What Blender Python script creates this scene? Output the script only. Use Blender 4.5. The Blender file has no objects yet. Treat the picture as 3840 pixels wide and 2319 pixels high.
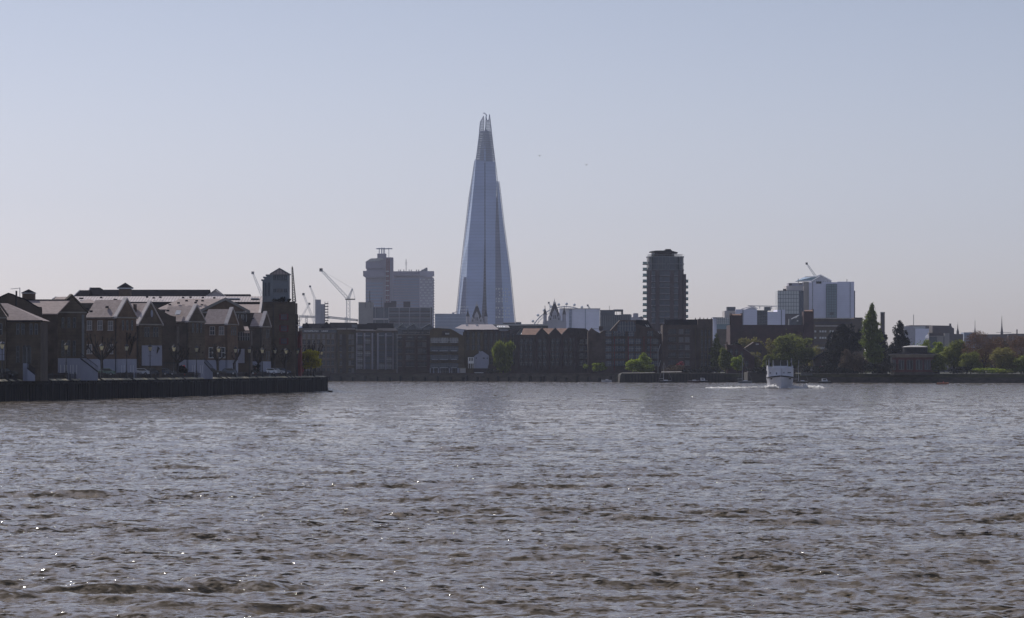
import bpy, math, random
import numpy as np
from mathutils import Vector, noise as mnoise

R = math.radians
sc = bpy.context.scene
COL = sc.collection

# ------------------------------------------------------------------ camera
CAM_H = 6.0          # eye height above the river
K = 13300.0          # focal length in photograph pixels (photograph is 3840 wide)
HY = 1378.0          # photograph row of the horizon
cam = bpy.data.cameras.new("camera")
cam.sensor_width = 36.0
cam.lens = K / 3840.0 * 36.0
cam.shift_y = (HY - 1159.5) / 3840.0
cam.clip_start = 1.0
cam.clip_end = 30000.0
cam_o = bpy.data.objects.new("camera", cam)
COL.objects.link(cam_o)
cam_o.location = (0, 0, CAM_H)
cam_o.rotation_euler = (R(90), 0, 0)
sc.camera = cam_o

# ------------------------------------------------------------------ sky, sun, exposure
SUN_AZ = 36.0        # degrees to the left of the view direction (+Y)
SUN_EL = 41.0
w = bpy.data.worlds.new("World")
sc.world = w
w.use_nodes = True
nt = w.node_tree
nt.nodes.clear()
out = nt.nodes.new('ShaderNodeOutputWorld')
bg = nt.nodes.new('ShaderNodeBackground')
sky = nt.nodes.new('ShaderNodeTexSky')
sky.sky_type = 'NISHITA'
sky.sun_disc = False
sky.sun_elevation = R(SUN_EL)
sky.sun_rotation = R(-SUN_AZ)
sky.air_density = 0.75
sky.dust_density = 1.2
sky.ozone_density = 4.0
sky.altitude = 0
hsv = nt.nodes.new('ShaderNodeHueSaturation')
hsv.inputs['Saturation'].default_value = 0.62
tint = nt.nodes.new('ShaderNodeMix')
tint.data_type = 'RGBA'
tint.blend_type = 'MULTIPLY'
tint.inputs['Factor'].default_value = 1.0
tint.inputs['B'].default_value = (0.985, 0.938, 1.0, 1)
nt.links.new(sky.outputs[0], hsv.inputs['Color'])
nt.links.new(hsv.outputs[0], tint.inputs['A'])
# a dusty lower sky: brightest at the horizon, deeper just above it
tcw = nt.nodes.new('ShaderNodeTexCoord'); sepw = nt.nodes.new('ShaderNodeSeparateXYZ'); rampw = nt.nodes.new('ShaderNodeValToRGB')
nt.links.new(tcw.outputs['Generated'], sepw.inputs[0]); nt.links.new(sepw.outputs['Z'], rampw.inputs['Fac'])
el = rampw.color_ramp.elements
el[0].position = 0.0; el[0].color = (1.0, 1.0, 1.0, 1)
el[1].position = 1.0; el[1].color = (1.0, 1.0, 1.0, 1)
for pos, c in ((0.035, (0.915, 0.925, 0.95)), (0.06, (0.86, 0.87, 0.88)), (0.103, (0.745, 0.775, 0.79)), (0.30, (1.02, 1.10, 1.20)), (0.7, (1.18, 1.28, 1.42))):  # upper stops brighten the unseen sky, added as fill for shaded faces
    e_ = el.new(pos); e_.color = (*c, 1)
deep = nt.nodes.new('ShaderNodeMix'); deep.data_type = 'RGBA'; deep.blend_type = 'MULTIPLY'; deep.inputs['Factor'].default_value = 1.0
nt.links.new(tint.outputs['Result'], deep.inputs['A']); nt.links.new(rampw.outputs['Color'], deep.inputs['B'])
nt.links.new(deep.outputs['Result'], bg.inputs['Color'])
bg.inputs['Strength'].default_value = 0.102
nt.links.new(bg.outputs[0], out.inputs[0])

sl = bpy.data.lights.new("sun", 'SUN')
sl.energy = 3.2
sl.angle = R(0.53)
sl.color = (1.0, 0.95, 0.88)
so = bpy.data.objects.new("sun", sl)
COL.objects.link(so)
_a, _e = R(SUN_AZ), R(SUN_EL)
SUN_DIR = Vector((-math.sin(_a) * math.cos(_e), math.cos(_a) * math.cos(_e), math.sin(_e)))
so.rotation_euler = (-SUN_DIR).to_track_quat('-Z', 'Y').to_euler()
so.location = (-200, 300, 400)

sc.view_settings.view_transform = 'Standard'
sc.view_settings.look = 'None'
sc.view_settings.exposure = 0.0
sc.view_settings.gamma = 1.0
sc.cycles.use_denoising = True
sc.cycles.denoising_input_passes = 'RGB_ALBEDO_NORMAL'
sc.cycles.denoising_prefilter = 'ACCURATE'
sc.cycles.max_bounces = 6
sc.cycles.diffuse_bounces = 2
sc.cycles.glossy_bounces = 3
sc.cycles.transmission_bounces = 3
sc.cycles.transparent_max_bounces = 8
sc.cycles.volume_bounces = 0
sc.cycles.sample_clamp_direct = 0
sc.cycles.sample_clamp_indirect = 4.0

# ------------------------------------------------------------------ placing
def X(px, D): return (px - 1920.0) * D / K
def Z(py, D): return CAM_H + (HY - py) * D / K
def lerp(a, b, t): return a + (b - a) * t
def interp(x, pts):
    if x <= pts[0][0]: return pts[0][1]
    for (x0, y0), (x1, y1) in zip(pts, pts[1:]):
        if x <= x1: return lerp(y0, y1, (x - x0) / (x1 - x0))
    return pts[-1][1]
def d_water(py): return CAM_H * K / (py - HY)
QUAY = [(-260, 1514), (0, 1506), (600, 1490), (1222, 1467)]
def Dq(px): return d_water(interp(px, QUAY))
BANK = [(900, 1429), (1230, 1430), (1750, 1431), (2300, 1433), (3000, 1435), (3840, 1437), (4400, 1438)]
def Db(px): return d_water(interp(px, BANK))
GZ = 3.3             # ground level of the far bank
QZ = 3.65            # promenade level of the near quay
RZ = 4.35            # road level behind the promenade

# ------------------------------------------------------------------ mesh collecting
ORIGIN = {}
class MB:
    def __init__(self, o=(0, 0, 0), ux=(1, 0), uy=None):
        self.v, self.f, self.mi, self.mats, self.cur = [], [], [], [], 0
        self.smooth = False
        self.frame(o, ux, uy)
    def frame(self, o, ux=(1, 0), uy=None):
        self.o = (o[0], o[1], o[2] if len(o) > 2 else 0.0)
        self.ux = ux
        self.uy = uy if uy is not None else (-ux[1], ux[0])
    def P(self, p):
        a, b, c = p
        return (self.o[0] + a * self.ux[0] + b * self.uy[0], self.o[1] + a * self.ux[1] + b * self.uy[1], self.o[2] + c)
    def mat(self, m):
        if m not in self.mats: self.mats.append(m)
        self.cur = self.mats.index(m)
        return self
    def add(self, vs, fs):
        n = len(self.v)
        self.v += [self.P(p) for p in vs]
        for f in fs:
            self.f.append([n + i for i in f]); self.mi.append(self.cur)
    def box(self, x0, x1, y0, y1, z0, z1):
        self.add([(x0,y0,z0),(x1,y0,z0),(x1,y1,z0),(x0,y1,z0),(x0,y0,z1),(x1,y0,z1),(x1,y1,z1),(x0,y1,z1)],
                 [(0,1,5,4),(1,2,6,5),(2,3,7,6),(3,0,4,7),(4,5,6,7),(3,2,1,0)])
        return self
    def cb(self, cx, cy, cz, sx, sy, sz):
        return self.box(cx-sx/2, cx+sx/2, cy-sy/2, cy+sy/2, cz-sz/2, cz+sz/2)
    def pxz(self, poly, y0, y1):
        """polygon in the x-z plane pushed from y0 to y1"""
        n = len(poly)
        vs = [(x, y0, z) for x, z in poly] + [(x, y1, z) for x, z in poly]
        fs = [list(range(n)), list(range(2*n-1, n-1, -1))]
        for i in range(n):
            j = (i+1) % n
            fs.append((i, i+n, j+n, j))
        self.add(vs, fs); return self
    def pxy(self, poly, z0, z1):
        n = len(poly)
        vs = [(x, y, z0) for x, y in poly] + [(x, y, z1) for x, y in poly]
        fs = [list(range(n-1, -1, -1)), list(range(n, 2*n))]
        for i in range(n):
            j = (i+1) % n
            fs.append((i, j, j+n, i+n))
        self.add(vs, fs); return self
    def tube(self, p, q, r0, r1=None, n=6, caps=True):
        r1 = r0 if r1 is None else r1
        p, q = Vector(p), Vector(q)
        d = q - p
        if d.length < 1e-6: return self
        d.normalize()
        a = d.cross(Vector((0, 0, 1)))
        if a.length < 1e-3: a = Vector((1, 0, 0))
        a.normalize(); b = d.cross(a)
        vs = []
        for c, r in ((p, r0), (q, r1)):
            for i in range(n):
                t = 2*math.pi*i/n
                s = c + a*(r*math.cos(t)) + b*(r*math.sin(t))
                vs.append((s.x, s.y, s.z))
        fs = [(i, (i+1) % n, n+(i+1) % n, n+i) for i in range(n)]
        if caps: fs += [list(range(n-1, -1, -1)), list(range(n, 2*n))]
        self.add(vs, fs); return self
    def lathe(self, prof, cx=0, cy=0, n=10, a0=0.0):
        vs, fs = [], []
        for r, z in prof:
            for i in range(n):
                t = a0 + 2*math.pi*i/n
                vs.append((cx + r*math.cos(t), cy + r*math.sin(t), z))
        for k in range(len(prof)-1):
            for i in range(n):
                j = (i+1) % n
                fs.append((k*n+i, k*n+j, (k+1)*n+j, (k+1)*n+i))
        fs.append(list(range(n-1, -1, -1)))
        fs.append(list(range((len(prof)-1)*n, len(prof)*n)))
        self.add(vs, fs); return self
    def pyramid(self, x0, x1, y0, y1, z0, z1, apex=None):
        ax, ay = apex or ((x0+x1)/2, (y0+y1)/2)
        self.add([(x0,y0,z0),(x1,y0,z0),(x1,y1,z0),(x0,y1,z0),(ax,ay,z1)], [(0,1,4),(1,2,4),(2,3,4),(3,0,4),(3,2,1,0)])
        return self
    def hip(self, x0, x1, y0, y1, z0, z1, hl, hr):
        """roof with the ridge along x, hipped by hl / hr at its ends (0 = gable)"""
        ym = (y0+y1)/2
        self.add([(x0,y0,z0),(x1,y0,z0),(x1,y1,z0),(x0,y1,z0),(x0+hl,ym,z1),(x1-hr,ym,z1)],
                 [(0,1,5,4),(1,2,5),(2,3,4,5),(3,0,4),(3,2,1,0)])
        return self
    def lattice(self, p, q, w0, w1, r, n, up=(0, 0, 1)):
        """square lattice truss from p to q with side w0..w1"""
        p, q = Vector(p), Vector(q); d = (q-p).normalized()
        a = d.cross(Vector(up))
        if a.length < 0.05: a = d.cross(Vector((0, 1, 0)))
        a.normalize(); b = d.cross(a).normalized()
        def ring(t):
            c = p.lerp(q, t); h = lerp(w0, w1, t)/2
            return [c + a*h*s1 + b*h*s2 for s1, s2 in ((-1,-1),(1,-1),(1,1),(-1,1))]
        prev = ring(0)
        for i in range(1, n+1):
            cur = ring(i/n)
            for k in range(4):
                self.tube(prev[k], cur[k], r, r, 4, False)
                self.tube(prev[k] if i % 2 else prev[(k+1) % 4], cur[(k+1) % 4] if i % 2 else cur[k], r*0.7, r*0.7, 4, False)
            prev = cur
        return self
    def build(self, name, mat=None, parent=None, origin=None, smooth=False):
        o = origin if origin is not None else (ORIGIN.get(parent.name, (0, 0, 0)) if parent else (0, 0, 0))
        me = bpy.data.meshes.new(name)
        me.from_pydata([(x-o[0], y-o[1], z-o[2]) for x, y, z in self.v], [], self.f)
        if mat is not None and not self.mats: me.materials.append(mat)
        for m in self.mats: me.materials.append(m)
        if self.mats: me.polygons.foreach_set('material_index', self.mi)
        if smooth: me.polygons.foreach_set('use_smooth', [True]*len(self.f))
        me.update()
        ob = bpy.data.objects.new(name, me)
        COL.objects.link(ob)
        if parent is not None:
            ob.parent = parent
        else:
            ob.location = o
        ORIGIN[ob.name] = o
        return ob

def tag(o, label=None, cat=None, group=None, kind=None):
    if label: o['label'] = label
    if cat: o['category'] = cat
    if group: o['group'] = group
    if kind: o['kind'] = kind
    return o
def thing(name, label, cat, loc, group=None):
    o = bpy.data.objects.new(name, None)
    o.empty_display_size = 1.0
    COL.objects.link(o)
    o.location = loc
    ORIGIN[o.name] = tuple(loc)
    return tag(o, label, cat, group)
def inst(src, parent, loc, rz=0.0, scale=None):
    """another copy of a part (shares its mesh), placed at world loc"""
    c = src.copy()
    COL.objects.link(c)
    c.parent = parent
    o = ORIGIN.get(parent.name, (0, 0, 0)) if parent else (0, 0, 0)
    c.location = (loc[0]-o[0], loc[1]-o[1], loc[2]-o[2])
    c.rotation_euler = (0, 0, rz)
    if scale: c.scale = scale
    return c
def copy_tree(o, parent=None):
    c = o.copy()
    COL.objects.link(c)
    c.parent = parent
    for ch in [k for k in bpy.data.objects if k.parent == o]:
        copy_tree(ch, c)
    return c

# ------------------------------------------------------------------ materials
MATS = {}
def material(name, color, rough=0.8, var=0.25, scale=0.5, metallic=0.0, spec=0.3, stretch=(1, 1, 1), color2=None,
             bump=0.0, bscale=4.0, trans=0.0, bands=None, pieces=0.0):
    """a procedural material: two noises at different sizes mottle the colour"""
    m = bpy.data.materials.new(name)
    m.use_nodes = True
    t = m.node_tree; N = t.nodes; L = t.links
    b = N['Principled BSDF']
    tc = N.new('ShaderNodeTexCoord'); mp = N.new('ShaderNodeMapping')
    mp.inputs['Scale'].default_value = stretch
    L.new(tc.outputs['Object'], mp.inputs['Vector'])
    n1 = N.new('ShaderNodeTexNoise'); n1.inputs['Scale'].default_value = scale; n1.inputs['Detail'].default_value = 6
    n1.inputs['Roughness'].default_value = 0.65
    L.new(mp.outputs[0], n1.inputs['Vector'])
    cr = N.new('ShaderNodeValToRGB')
    c2 = color2 or tuple(c*(1-var) for c in color)
    c1 = tuple(min(1, c*(1+var*0.6)) for c in color)
    cr.color_ramp.elements[0].position = 0.33; cr.color_ramp.elements[0].color = (*c2, 1)
    cr.color_ramp.elements[1].position = 0.67; cr.color_ramp.elements[1].color = (*c1, 1)
    L.new(n1.outputs['Fac'], cr.inputs['Fac'])
    col = cr.outputs['Color']
    if bands:
        # courses or seams: fine lines repeating along one axis
        axis, step, dark, width = bands
        sep = N.new('ShaderNodeSeparateXYZ'); L.new(tc.outputs['Object'], sep.inputs[0])
        a = N.new('ShaderNodeMath'); a.operation = 'PINGPONG'; a.inputs[1].default_value = step/2
        L.new(sep.outputs[axis], a.inputs[0])
        l = N.new('ShaderNodeMath'); l.operation = 'LESS_THAN'; l.inputs[1].default_value = width/2
        L.new(a.outputs[0], l.inputs[0])
        mx = N.new('ShaderNodeMix'); mx.data_type = 'RGBA'; mx.blend_type = 'MULTIPLY'
        mx.inputs['B'].default_value = (dark, dark, dark, 1)
        L.new(l.outputs[0], mx.inputs['Factor']); L.new(col, mx.inputs['A'])
        col = mx.outputs['Result']
    if pieces:
        at = N.new('ShaderNodeNewGeometry')
        mr = N.new('ShaderNodeMapRange'); mr.inputs['To Min'].default_value = 1-pieces; mr.inputs['To Max'].default_value = 1+pieces
        L.new(at.outputs['Random Per Island'], mr.inputs['Value'])
        vm = N.new('ShaderNodeVectorMath'); vm.operation = 'SCALE'
        L.new(col, vm.inputs[0]); L.new(mr.outputs[0], vm.inputs['Scale'])
        col = vm.outputs[0]
    L.new(col, b.inputs['Base Color'])
    b.inputs['Roughness'].default_value = rough
    b.inputs['Metallic'].default_value = metallic
    b.inputs['Specular IOR Level'].default_value = spec
    if bump:
        bn = N.new('ShaderNodeBump'); bn.inputs['Strength'].default_value = bump
        n2 = N.new('ShaderNodeTexNoise'); n2.inputs['Scale'].default_value = bscale; n2.inputs['Detail'].default_value = 4
        L.new(mp.outputs[0], n2.inputs['Vector']); L.new(n2.outputs['Fac'], bn.inputs['Height'])
        L.new(bn.outputs[0], b.inputs['Normal'])
    if trans:
        tr = N.new('ShaderNodeBsdfTranslucent'); L.new(col, tr.inputs['Color'])
        ms = N.new('ShaderNodeMixShader'); ms.inputs[0].default_value = trans
        L.new(b.outputs[0], ms.inputs[1]); L.new(tr.outputs[0], ms.inputs[2])
        L.new(ms.outputs[0], N['Material Output'].inputs['Surface'])
    MATS[name] = m
    return m

M = {}
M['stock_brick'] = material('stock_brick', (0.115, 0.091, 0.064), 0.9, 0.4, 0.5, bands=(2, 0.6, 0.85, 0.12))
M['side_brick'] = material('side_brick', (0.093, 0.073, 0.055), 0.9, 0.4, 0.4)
M['orange_brick'] = material('orange_brick', (0.150, 0.100, 0.064), 0.9, 0.35, 0.5)
M['dark_brick'] = material('dark_brick', (0.085, 0.061, 0.049), 0.9, 0.45, 0.25)
M['sooty_brick'] = material('sooty_brick', (0.058, 0.045, 0.040), 0.9, 0.45, 0.25)
M['olive_brick'] = material('olive_brick', (0.108, 0.082, 0.044), 0.9, 0.4, 0.25)
M['red_brick'] = material('red_brick', (0.10, 0.035, 0.03), 0.9, 0.3, 0.4)
M['maroon_brick'] = material('maroon_brick', (0.06, 0.03, 0.03), 0.9, 0.4, 0.3)
M['tower_brick'] = material('tower_brick', (0.110, 0.086, 0.088), 0.85, 0.2, 0.2)
M['grey_brick'] = material('grey_brick', (0.125, 0.098, 0.072), 0.9, 0.35, 0.2)
M['white_render'] = material('white_render', (0.30, 0.31, 0.37), 0.7, 0.15, 0.4, stretch=(1, 1, 0.4))
M['white_paint'] = material('white_paint', (0.72, 0.72, 0.70), 0.5, 0.08, 1.0)
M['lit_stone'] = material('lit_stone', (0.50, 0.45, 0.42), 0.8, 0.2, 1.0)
M['stone'] = material('stone', (0.28, 0.26, 0.23), 0.85, 0.3, 0.4)
M['pale_stone'] = material('pale_stone', (0.42, 0.40, 0.38), 0.85, 0.25, 0.3)
M['wall_stone'] = material('wall_stone', (0.075, 0.068, 0.055), 0.9, 0.5, 0.35, stretch=(1, 1, 2.5), bands=(2, 0.45, 0.6, 0.07))
M['weedy_stone'] = material('weedy_stone', (0.07, 0.07, 0.035), 0.95, 0.5, 0.3, stretch=(1, 1, 3))
M['piles'] = material('piles', (0.010, 0.010, 0.012), 0.75, 0.6, 0.8, stretch=(3, 3, 0.35))
M['roof_tile'] = material('roof_tile', (0.335, 0.265, 0.238), 0.85, 0.22, 1.4, bands=(2, 0.32, 0.82, 0.07))
M['brown_tile'] = material('brown_tile', (0.24, 0.14, 0.10), 0.85, 0.3, 0.6)
M['lead_roof'] = material('lead_roof', (0.30, 0.26, 0.255), 0.7, 0.12, 0.3)
M['corrugated'] = material('corrugated', (0.42, 0.36, 0.345), 0.7, 0.15, 0.3, bands=(0, 0.75, 0.6, 0.2))
M['slate'] = material('slate', (0.016, 0.016, 0.020), 0.95, 0.3, 0.5, spec=0.0)
M['dark_metal'] = material('dark_metal', (0.015, 0.015, 0.017), 0.6, 0.2, 1.0)
M['iron'] = material('iron', (0.02, 0.02, 0.022), 0.45, 0.2, 2.0, spec=0.5)
M['grey_metal'] = material('grey_metal', (0.18, 0.19, 0.20), 0.5, 0.2, 0.5, metallic=0.3)
M['light_metal'] = material('light_metal', (0.45, 0.45, 0.46), 0.4, 0.15, 0.5, metallic=0.3)
M['grey_panel'] = material('grey_panel', (0.125, 0.138, 0.148), 0.6, 0.2, 0.4)
M['concrete'] = material('concrete', (0.38, 0.36, 0.39), 0.85, 0.2, 0.15, stretch=(1, 1, 0.4))
M['dark_concrete'] = material('dark_concrete', (0.10, 0.085, 0.085), 0.85, 0.25, 0.1)
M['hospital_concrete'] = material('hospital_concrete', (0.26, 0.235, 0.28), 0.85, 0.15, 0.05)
M['hospital_concrete_lit'] = material('hospital_concrete_lit', (0.40, 0.36, 0.40), 0.85, 0.12, 0.05)  # slab's brighter face: paler copy of the concrete, light put into the colour
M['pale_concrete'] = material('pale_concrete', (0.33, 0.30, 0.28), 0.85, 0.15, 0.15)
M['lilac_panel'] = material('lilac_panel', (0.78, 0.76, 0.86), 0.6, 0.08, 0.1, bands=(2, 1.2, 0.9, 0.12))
M['tan_panel'] = material('tan_panel', (0.52, 0.47, 0.45), 0.7, 0.1, 0.1)
M['red_paint'] = material('red_paint', (0.42, 0.02, 0.03), 0.5, 0.15, 1.0)
M['red_frame'] = material('red_frame', (0.16, 0.02, 0.025), 0.6, 0.2, 1.0)
M['tower_panel'] = material('tower_panel', (0.21, 0.23, 0.245), 0.6, 0.2, 0.4)
M['pier_stone'] = material('pier_stone', (0.048, 0.044, 0.036), 0.95, 0.5, 0.3)
M['asphalt'] = material('asphalt', (0.05, 0.05, 0.052), 0.9, 0.2, 0.5)
M['paving'] = material('paving', (0.22, 0.20, 0.18), 0.85, 0.2, 0.4)
M['ground'] = material('ground', (0.08, 0.08, 0.05), 0.95, 0.3, 0.02)
M['bark'] = material('bark', (0.045, 0.036, 0.03), 0.9, 0.35, 1.5, stretch=(1, 1, 0.4))
M['pale_bark'] = material('pale_bark', (0.075, 0.06, 0.045), 0.9, 0.35, 1.5, stretch=(1, 1, 0.4))
def leaf(name, c, tr=0.35):
    M[name] = material(name, c, 0.75, 0.4, 0.35, trans=tr, spec=0.15, pieces=0.35)
leaf('lime_leaf', (0.6, 0.54, 0.04), 0.6)
leaf('green_leaf', (0.19, 0.21, 0.05), 0.5)
leaf('fresh_leaf', (0.26, 0.32, 0.045), 0.5)
leaf('olive_leaf', (0.26, 0.23, 0.07), 0.4)
leaf('willow_leaf', (0.19, 0.225, 0.03), 0.5)
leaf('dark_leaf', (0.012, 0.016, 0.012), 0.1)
leaf('poplar_leaf', (0.16, 0.20, 0.045), 0.45)
leaf('red_leaf', (0.15, 0.085, 0.05), 0.4)
leaf('brown_leaf', (0.11, 0.085, 0.06), 0.35)
leaf('pink_leaf', (0.35, 0.08, 0.10), 0.3)

def glass_mat(name, c, rough=0.12, spec=0.5, var=0.3, scale=0.2, stretch=(1, 1, 1), bands=None):
    M[name] = material(name, c, rough, var, scale, spec=spec, stretch=stretch, bands=bands)
glass_mat('pane', (0.02, 0.022, 0.028), 0.15, 0.5)
glass_mat('pane_blue', (0.06, 0.075, 0.10), 0.2, 0.5)
glass_mat('curtained', (0.17, 0.16, 0.15), 0.4, 0.4, 0.5, 1.5)
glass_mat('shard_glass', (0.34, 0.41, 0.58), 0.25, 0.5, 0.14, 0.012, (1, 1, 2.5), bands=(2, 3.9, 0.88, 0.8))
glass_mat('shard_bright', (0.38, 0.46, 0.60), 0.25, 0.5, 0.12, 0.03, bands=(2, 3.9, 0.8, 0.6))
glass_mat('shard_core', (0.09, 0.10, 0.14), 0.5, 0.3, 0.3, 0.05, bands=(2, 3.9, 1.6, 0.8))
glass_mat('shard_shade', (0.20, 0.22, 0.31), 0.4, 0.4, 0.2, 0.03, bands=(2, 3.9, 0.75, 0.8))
glass_mat('shard_frame', (0.32, 0.35, 0.42), 0.5, 0.3, 0.1, 0.1)
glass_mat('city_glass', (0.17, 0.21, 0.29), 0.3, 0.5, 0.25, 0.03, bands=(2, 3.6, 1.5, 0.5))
glass_mat('green_glass', (0.22, 0.30, 0.33), 0.2, 0.5, 0.15, 0.05)
glass_mat('dark_glass', (0.07, 0.082, 0.10), 0.2, 0.5, 0.3, 0.08)
glass_mat('pale_glass', (0.60, 0.60, 0.58), 0.3, 0.5, 0.12, 0.08)
glass_mat('green_balustrade', (0.30, 0.42, 0.40), 0.2, 0.5, 0.1, 1)
M['lantern_glass'] = material('lantern_glass', (0.85, 0.80, 0.62), 0.3, 0.1, 4, trans=0.6)
# ------------------------------------------------------------------ the river
def wave_tile(n, size, seed, lp, wind_deg, spread, chop):
    rs = np.random.RandomState(seed)
    k1 = np.fft.fftfreq(n, d=size/n)*2*np.pi
    kx, ky = np.meshgrid(k1, k1)
    k = np.hypot(kx, ky); k[0, 0] = 1
    wd = np.radians(wind_deg)
    c = (kx*np.cos(wd) + ky*np.sin(wd))/k
    kp = 2*np.pi/lp
    S = np.exp(-1.2*(kp/k)**2) / k**3.65 * (spread*np.clip(k/6, 0.2, 1) + (1-spread)*np.abs(c)**5) * np.exp(-(k*0.035)**2)
    S[0, 0] = 0
    A = np.sqrt(S)*(rs.normal(size=(n, n)) + 1j*rs.normal(size=(n, n)))
    h = np.fft.ifft2(A).real
    s = h.std()
    dx = np.fft.ifft2(1j*A*kx/k).real
    dy = np.fft.ifft2(1j*A*ky/k).real
    sx = np.fft.ifft2(1j*A*kx).real
    sy = np.fft.ifft2(1j*A*ky).real
    return h/s, dx/s*chop, dy/s*chop, sx/s, sy/s

def bilinear(t, u, v):
    n = t.shape[0]
    u = (u % 1.0)*n; v = (v % 1.0)*n
    i = np.floor(u).astype(int); j = np.floor(v).astype(int)
    fu = u-i; fv = v-j
    i1 = (i+1) % n; j1 = (j+1) % n; i %= n; j %= n
    return t[j, i]*(1-fu)*(1-fv) + t[j, i1]*fu*(1-fv) + t[j1, i]*(1-fu)*fv + t[j1, i1]*fu*fv

def make_water():
    A = wave_tile(1024, 97.0, 5, 6.6, 97, 0.10, 0.75)
    B = wave_tile(512, 41.0, 11, 2.2, 72, 0.25, 0.7)
    C = wave_tile(256, 230.0, 3, 26.0, 90, 0.3, 0.0)      # slow changes of strength
    inv0, inv1 = 1/62.0, 1/1750.0
    step = 1/(CAM_H*3547)/2.7
    nr = int((inv0-inv1)/step)
    inv = np.linspace(inv0, inv1, nr)
    D = 1/inv
    D = np.concatenate(([2.0, 20.0, 40.0], D))
    outer = np.concatenate((np.linspace(0.165, 0.5, 170)[1:], np.linspace(0.5, 3.0, 30)[1:]))
    us = np.concatenate((-outer[::-1], np.linspace(-0.165, 0.165, 1080), outer))
    U, DD = np.meshgrid(us, D)
    x = U*DD; y = DD.copy()
    th = R(17)
    xa, ya = x*np.cos(th)-y*np.sin(th), x*np.sin(th)+y*np.cos(th)
    amp = 0.066*(1 + 0.35*bilinear(C[0], x/230, y/230))
    amp = np.clip(amp, 0.03, 0.12)
    # the farther grid rows cannot carry short waves: the height stays, the sideways push fades
    fade = np.clip(1.15-DD/900, 0.25, 1)
    h = amp*bilinear(A[0], x/180, y/97) + 0.024*bilinear(B[0], xa/41, ya/41)
    dx = amp*bilinear(A[1], x/180, y/97) + 0.024*bilinear(B[1], xa/41, ya/41)
    dy = amp*bilinear(A[2], x/180, y/97) + 0.024*bilinear(B[2], xa/41, ya/41)
    sx = amp*bilinear(A[3], x/180, y/97)*0.54
    sy = amp*bilinear(A[4], x/180, y/97)
    bx, by = bilinear(B[3], xa/41, ya/41), bilinear(B[4], xa/41, ya/41)
    sx += 0.024*(bx*np.cos(th)+by*np.sin(th)); sy += 0.024*(-bx*np.sin(th)+by*np.cos(th))
    x2 = x - dx*fade; y2 = y - dy*fade; z = h*fade
    n, m = U.shape
    co = np.stack([x2, y2, z], -1).reshape(-1, 3).astype(np.float32)
    idx = np.arange(n*m).reshape(n, m)
    q = np.stack([idx[:-1, :-1], idx[:-1, 1:], idx[1:, 1:], idx[1:, :-1]], -1).reshape(-1, 4).astype(np.int32)
    me = bpy.data.meshes.new('river_water')
    me.vertices.add(len(co)); me.vertices.foreach_set('co', co.ravel())
    me.loops.add(q.size); me.loops.foreach_set('vertex_index', q.ravel())
    me.polygons.add(len(q)); me.polygons.foreach_set('loop_start', np.arange(0, q.size, 4, dtype=np.int32))
    me.polygons.foreach_set('use_smooth', np.ones(len(q), bool))
    me.update(calc_edges=True)
    at = me.attributes.new('slope', 'FLOAT_VECTOR', 'POINT')
    at.data.foreach_set('vector', np.stack([-sx, -sy, np.ones_like(sx)], -1).astype(np.float32).ravel())
    ob = bpy.data.objects.new('river_water', me)
    COL.objects.link(ob)
    ob['kind'] = 'structure'
    ob['label'] = 'choppy grey-brown river water with small sun glints'
    m_ = bpy.data.materials.new('river_water'); m_.use_nodes = True
    t = m_.node_tree; N = t.nodes; L = t.links
    b = N['Principled BSDF']
    b.inputs['Base Color'].default_value = (0.145, 0.113, 0.072, 1)
    b.inputs['Roughness'].default_value = 0.10
    b.inputs['IOR'].default_value = 1.333
    b.inputs['Specular IOR Level'].default_value = 0.215
    geo = N.new('ShaderNodeNewGeometry')
    at = N.new('ShaderNodeAttribute'); at.attribute_name = 'slope'
    ad = N.new('ShaderNodeVectorMath'); ad.operation = 'ADD'; ad.inputs[1].default_value = (0, 0, 1e-3)
    L.new(at.outputs['Vector'], ad.inputs[0]); bn = ad.outputs[0]
    def slopes(scale, sx, sy, detail, amt):
        mp = N.new('ShaderNodeMapping'); mp.inputs['Scale'].default_value = (sx, sy, 1)
        L.new(geo.outputs['Position'], mp.inputs['Vector'])
        nz = N.new('ShaderNodeTexNoise'); nz.inputs['Scale'].default_value = scale; nz.inputs['Detail'].default_value = detail
        nz.inputs['Roughness'].default_value = 0.6
        L.new(mp.outputs[0], nz.inputs['Vector'])
        s = N.new('ShaderNodeVectorMath'); s.operation = 'SUBTRACT'; s.inputs[1].default_value = (0.5, 0.5, 0.5)
        L.new(nz.outputs['Color'], s.inputs[0])
        k = N.new('ShaderNodeVectorMath'); k.operation = 'MULTIPLY'; k.inputs[1].default_value = (amt*0.6, amt, 0)
        L.new(s.outputs[0], k.inputs[0])
        return k.outputs[0]
    # ripples too small for the mesh, in metres on the water
    r1 = slopes(1.0, 0.8, 1.6, 3, RIP1)
    r2 = slopes(1.0, 4.0, 7.5, 3, RIP2)
    def steep(scale, sx, sy, k):
        # rare steep facets: the cube of a centred noise
        v = slopes(scale, sx, sy, 2, 1.0)
        d = N.new('ShaderNodeVectorMath'); d.operation = 'DOT_PRODUCT'; L.new(v, d.inputs[0]); L.new(v, d.inputs[1])
        m1 = N.new('ShaderNodeMath'); m1.operation = 'MULTIPLY'; m1.inputs[1].default_value = k; L.new(d.outputs['Value'], m1.inputs[0])
        s = N.new('ShaderNodeVectorMath'); s.operation = 'SCALE'; L.new(v, s.inputs[0]); L.new(m1.outputs[0], s.inputs['Scale'])
        return s.outputs[0]
    r3 = steep(1.0, 3.4, 6.0, 210.0)
    r4 = steep(1.0, 1.5, 2.6, 125.0)
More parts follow.
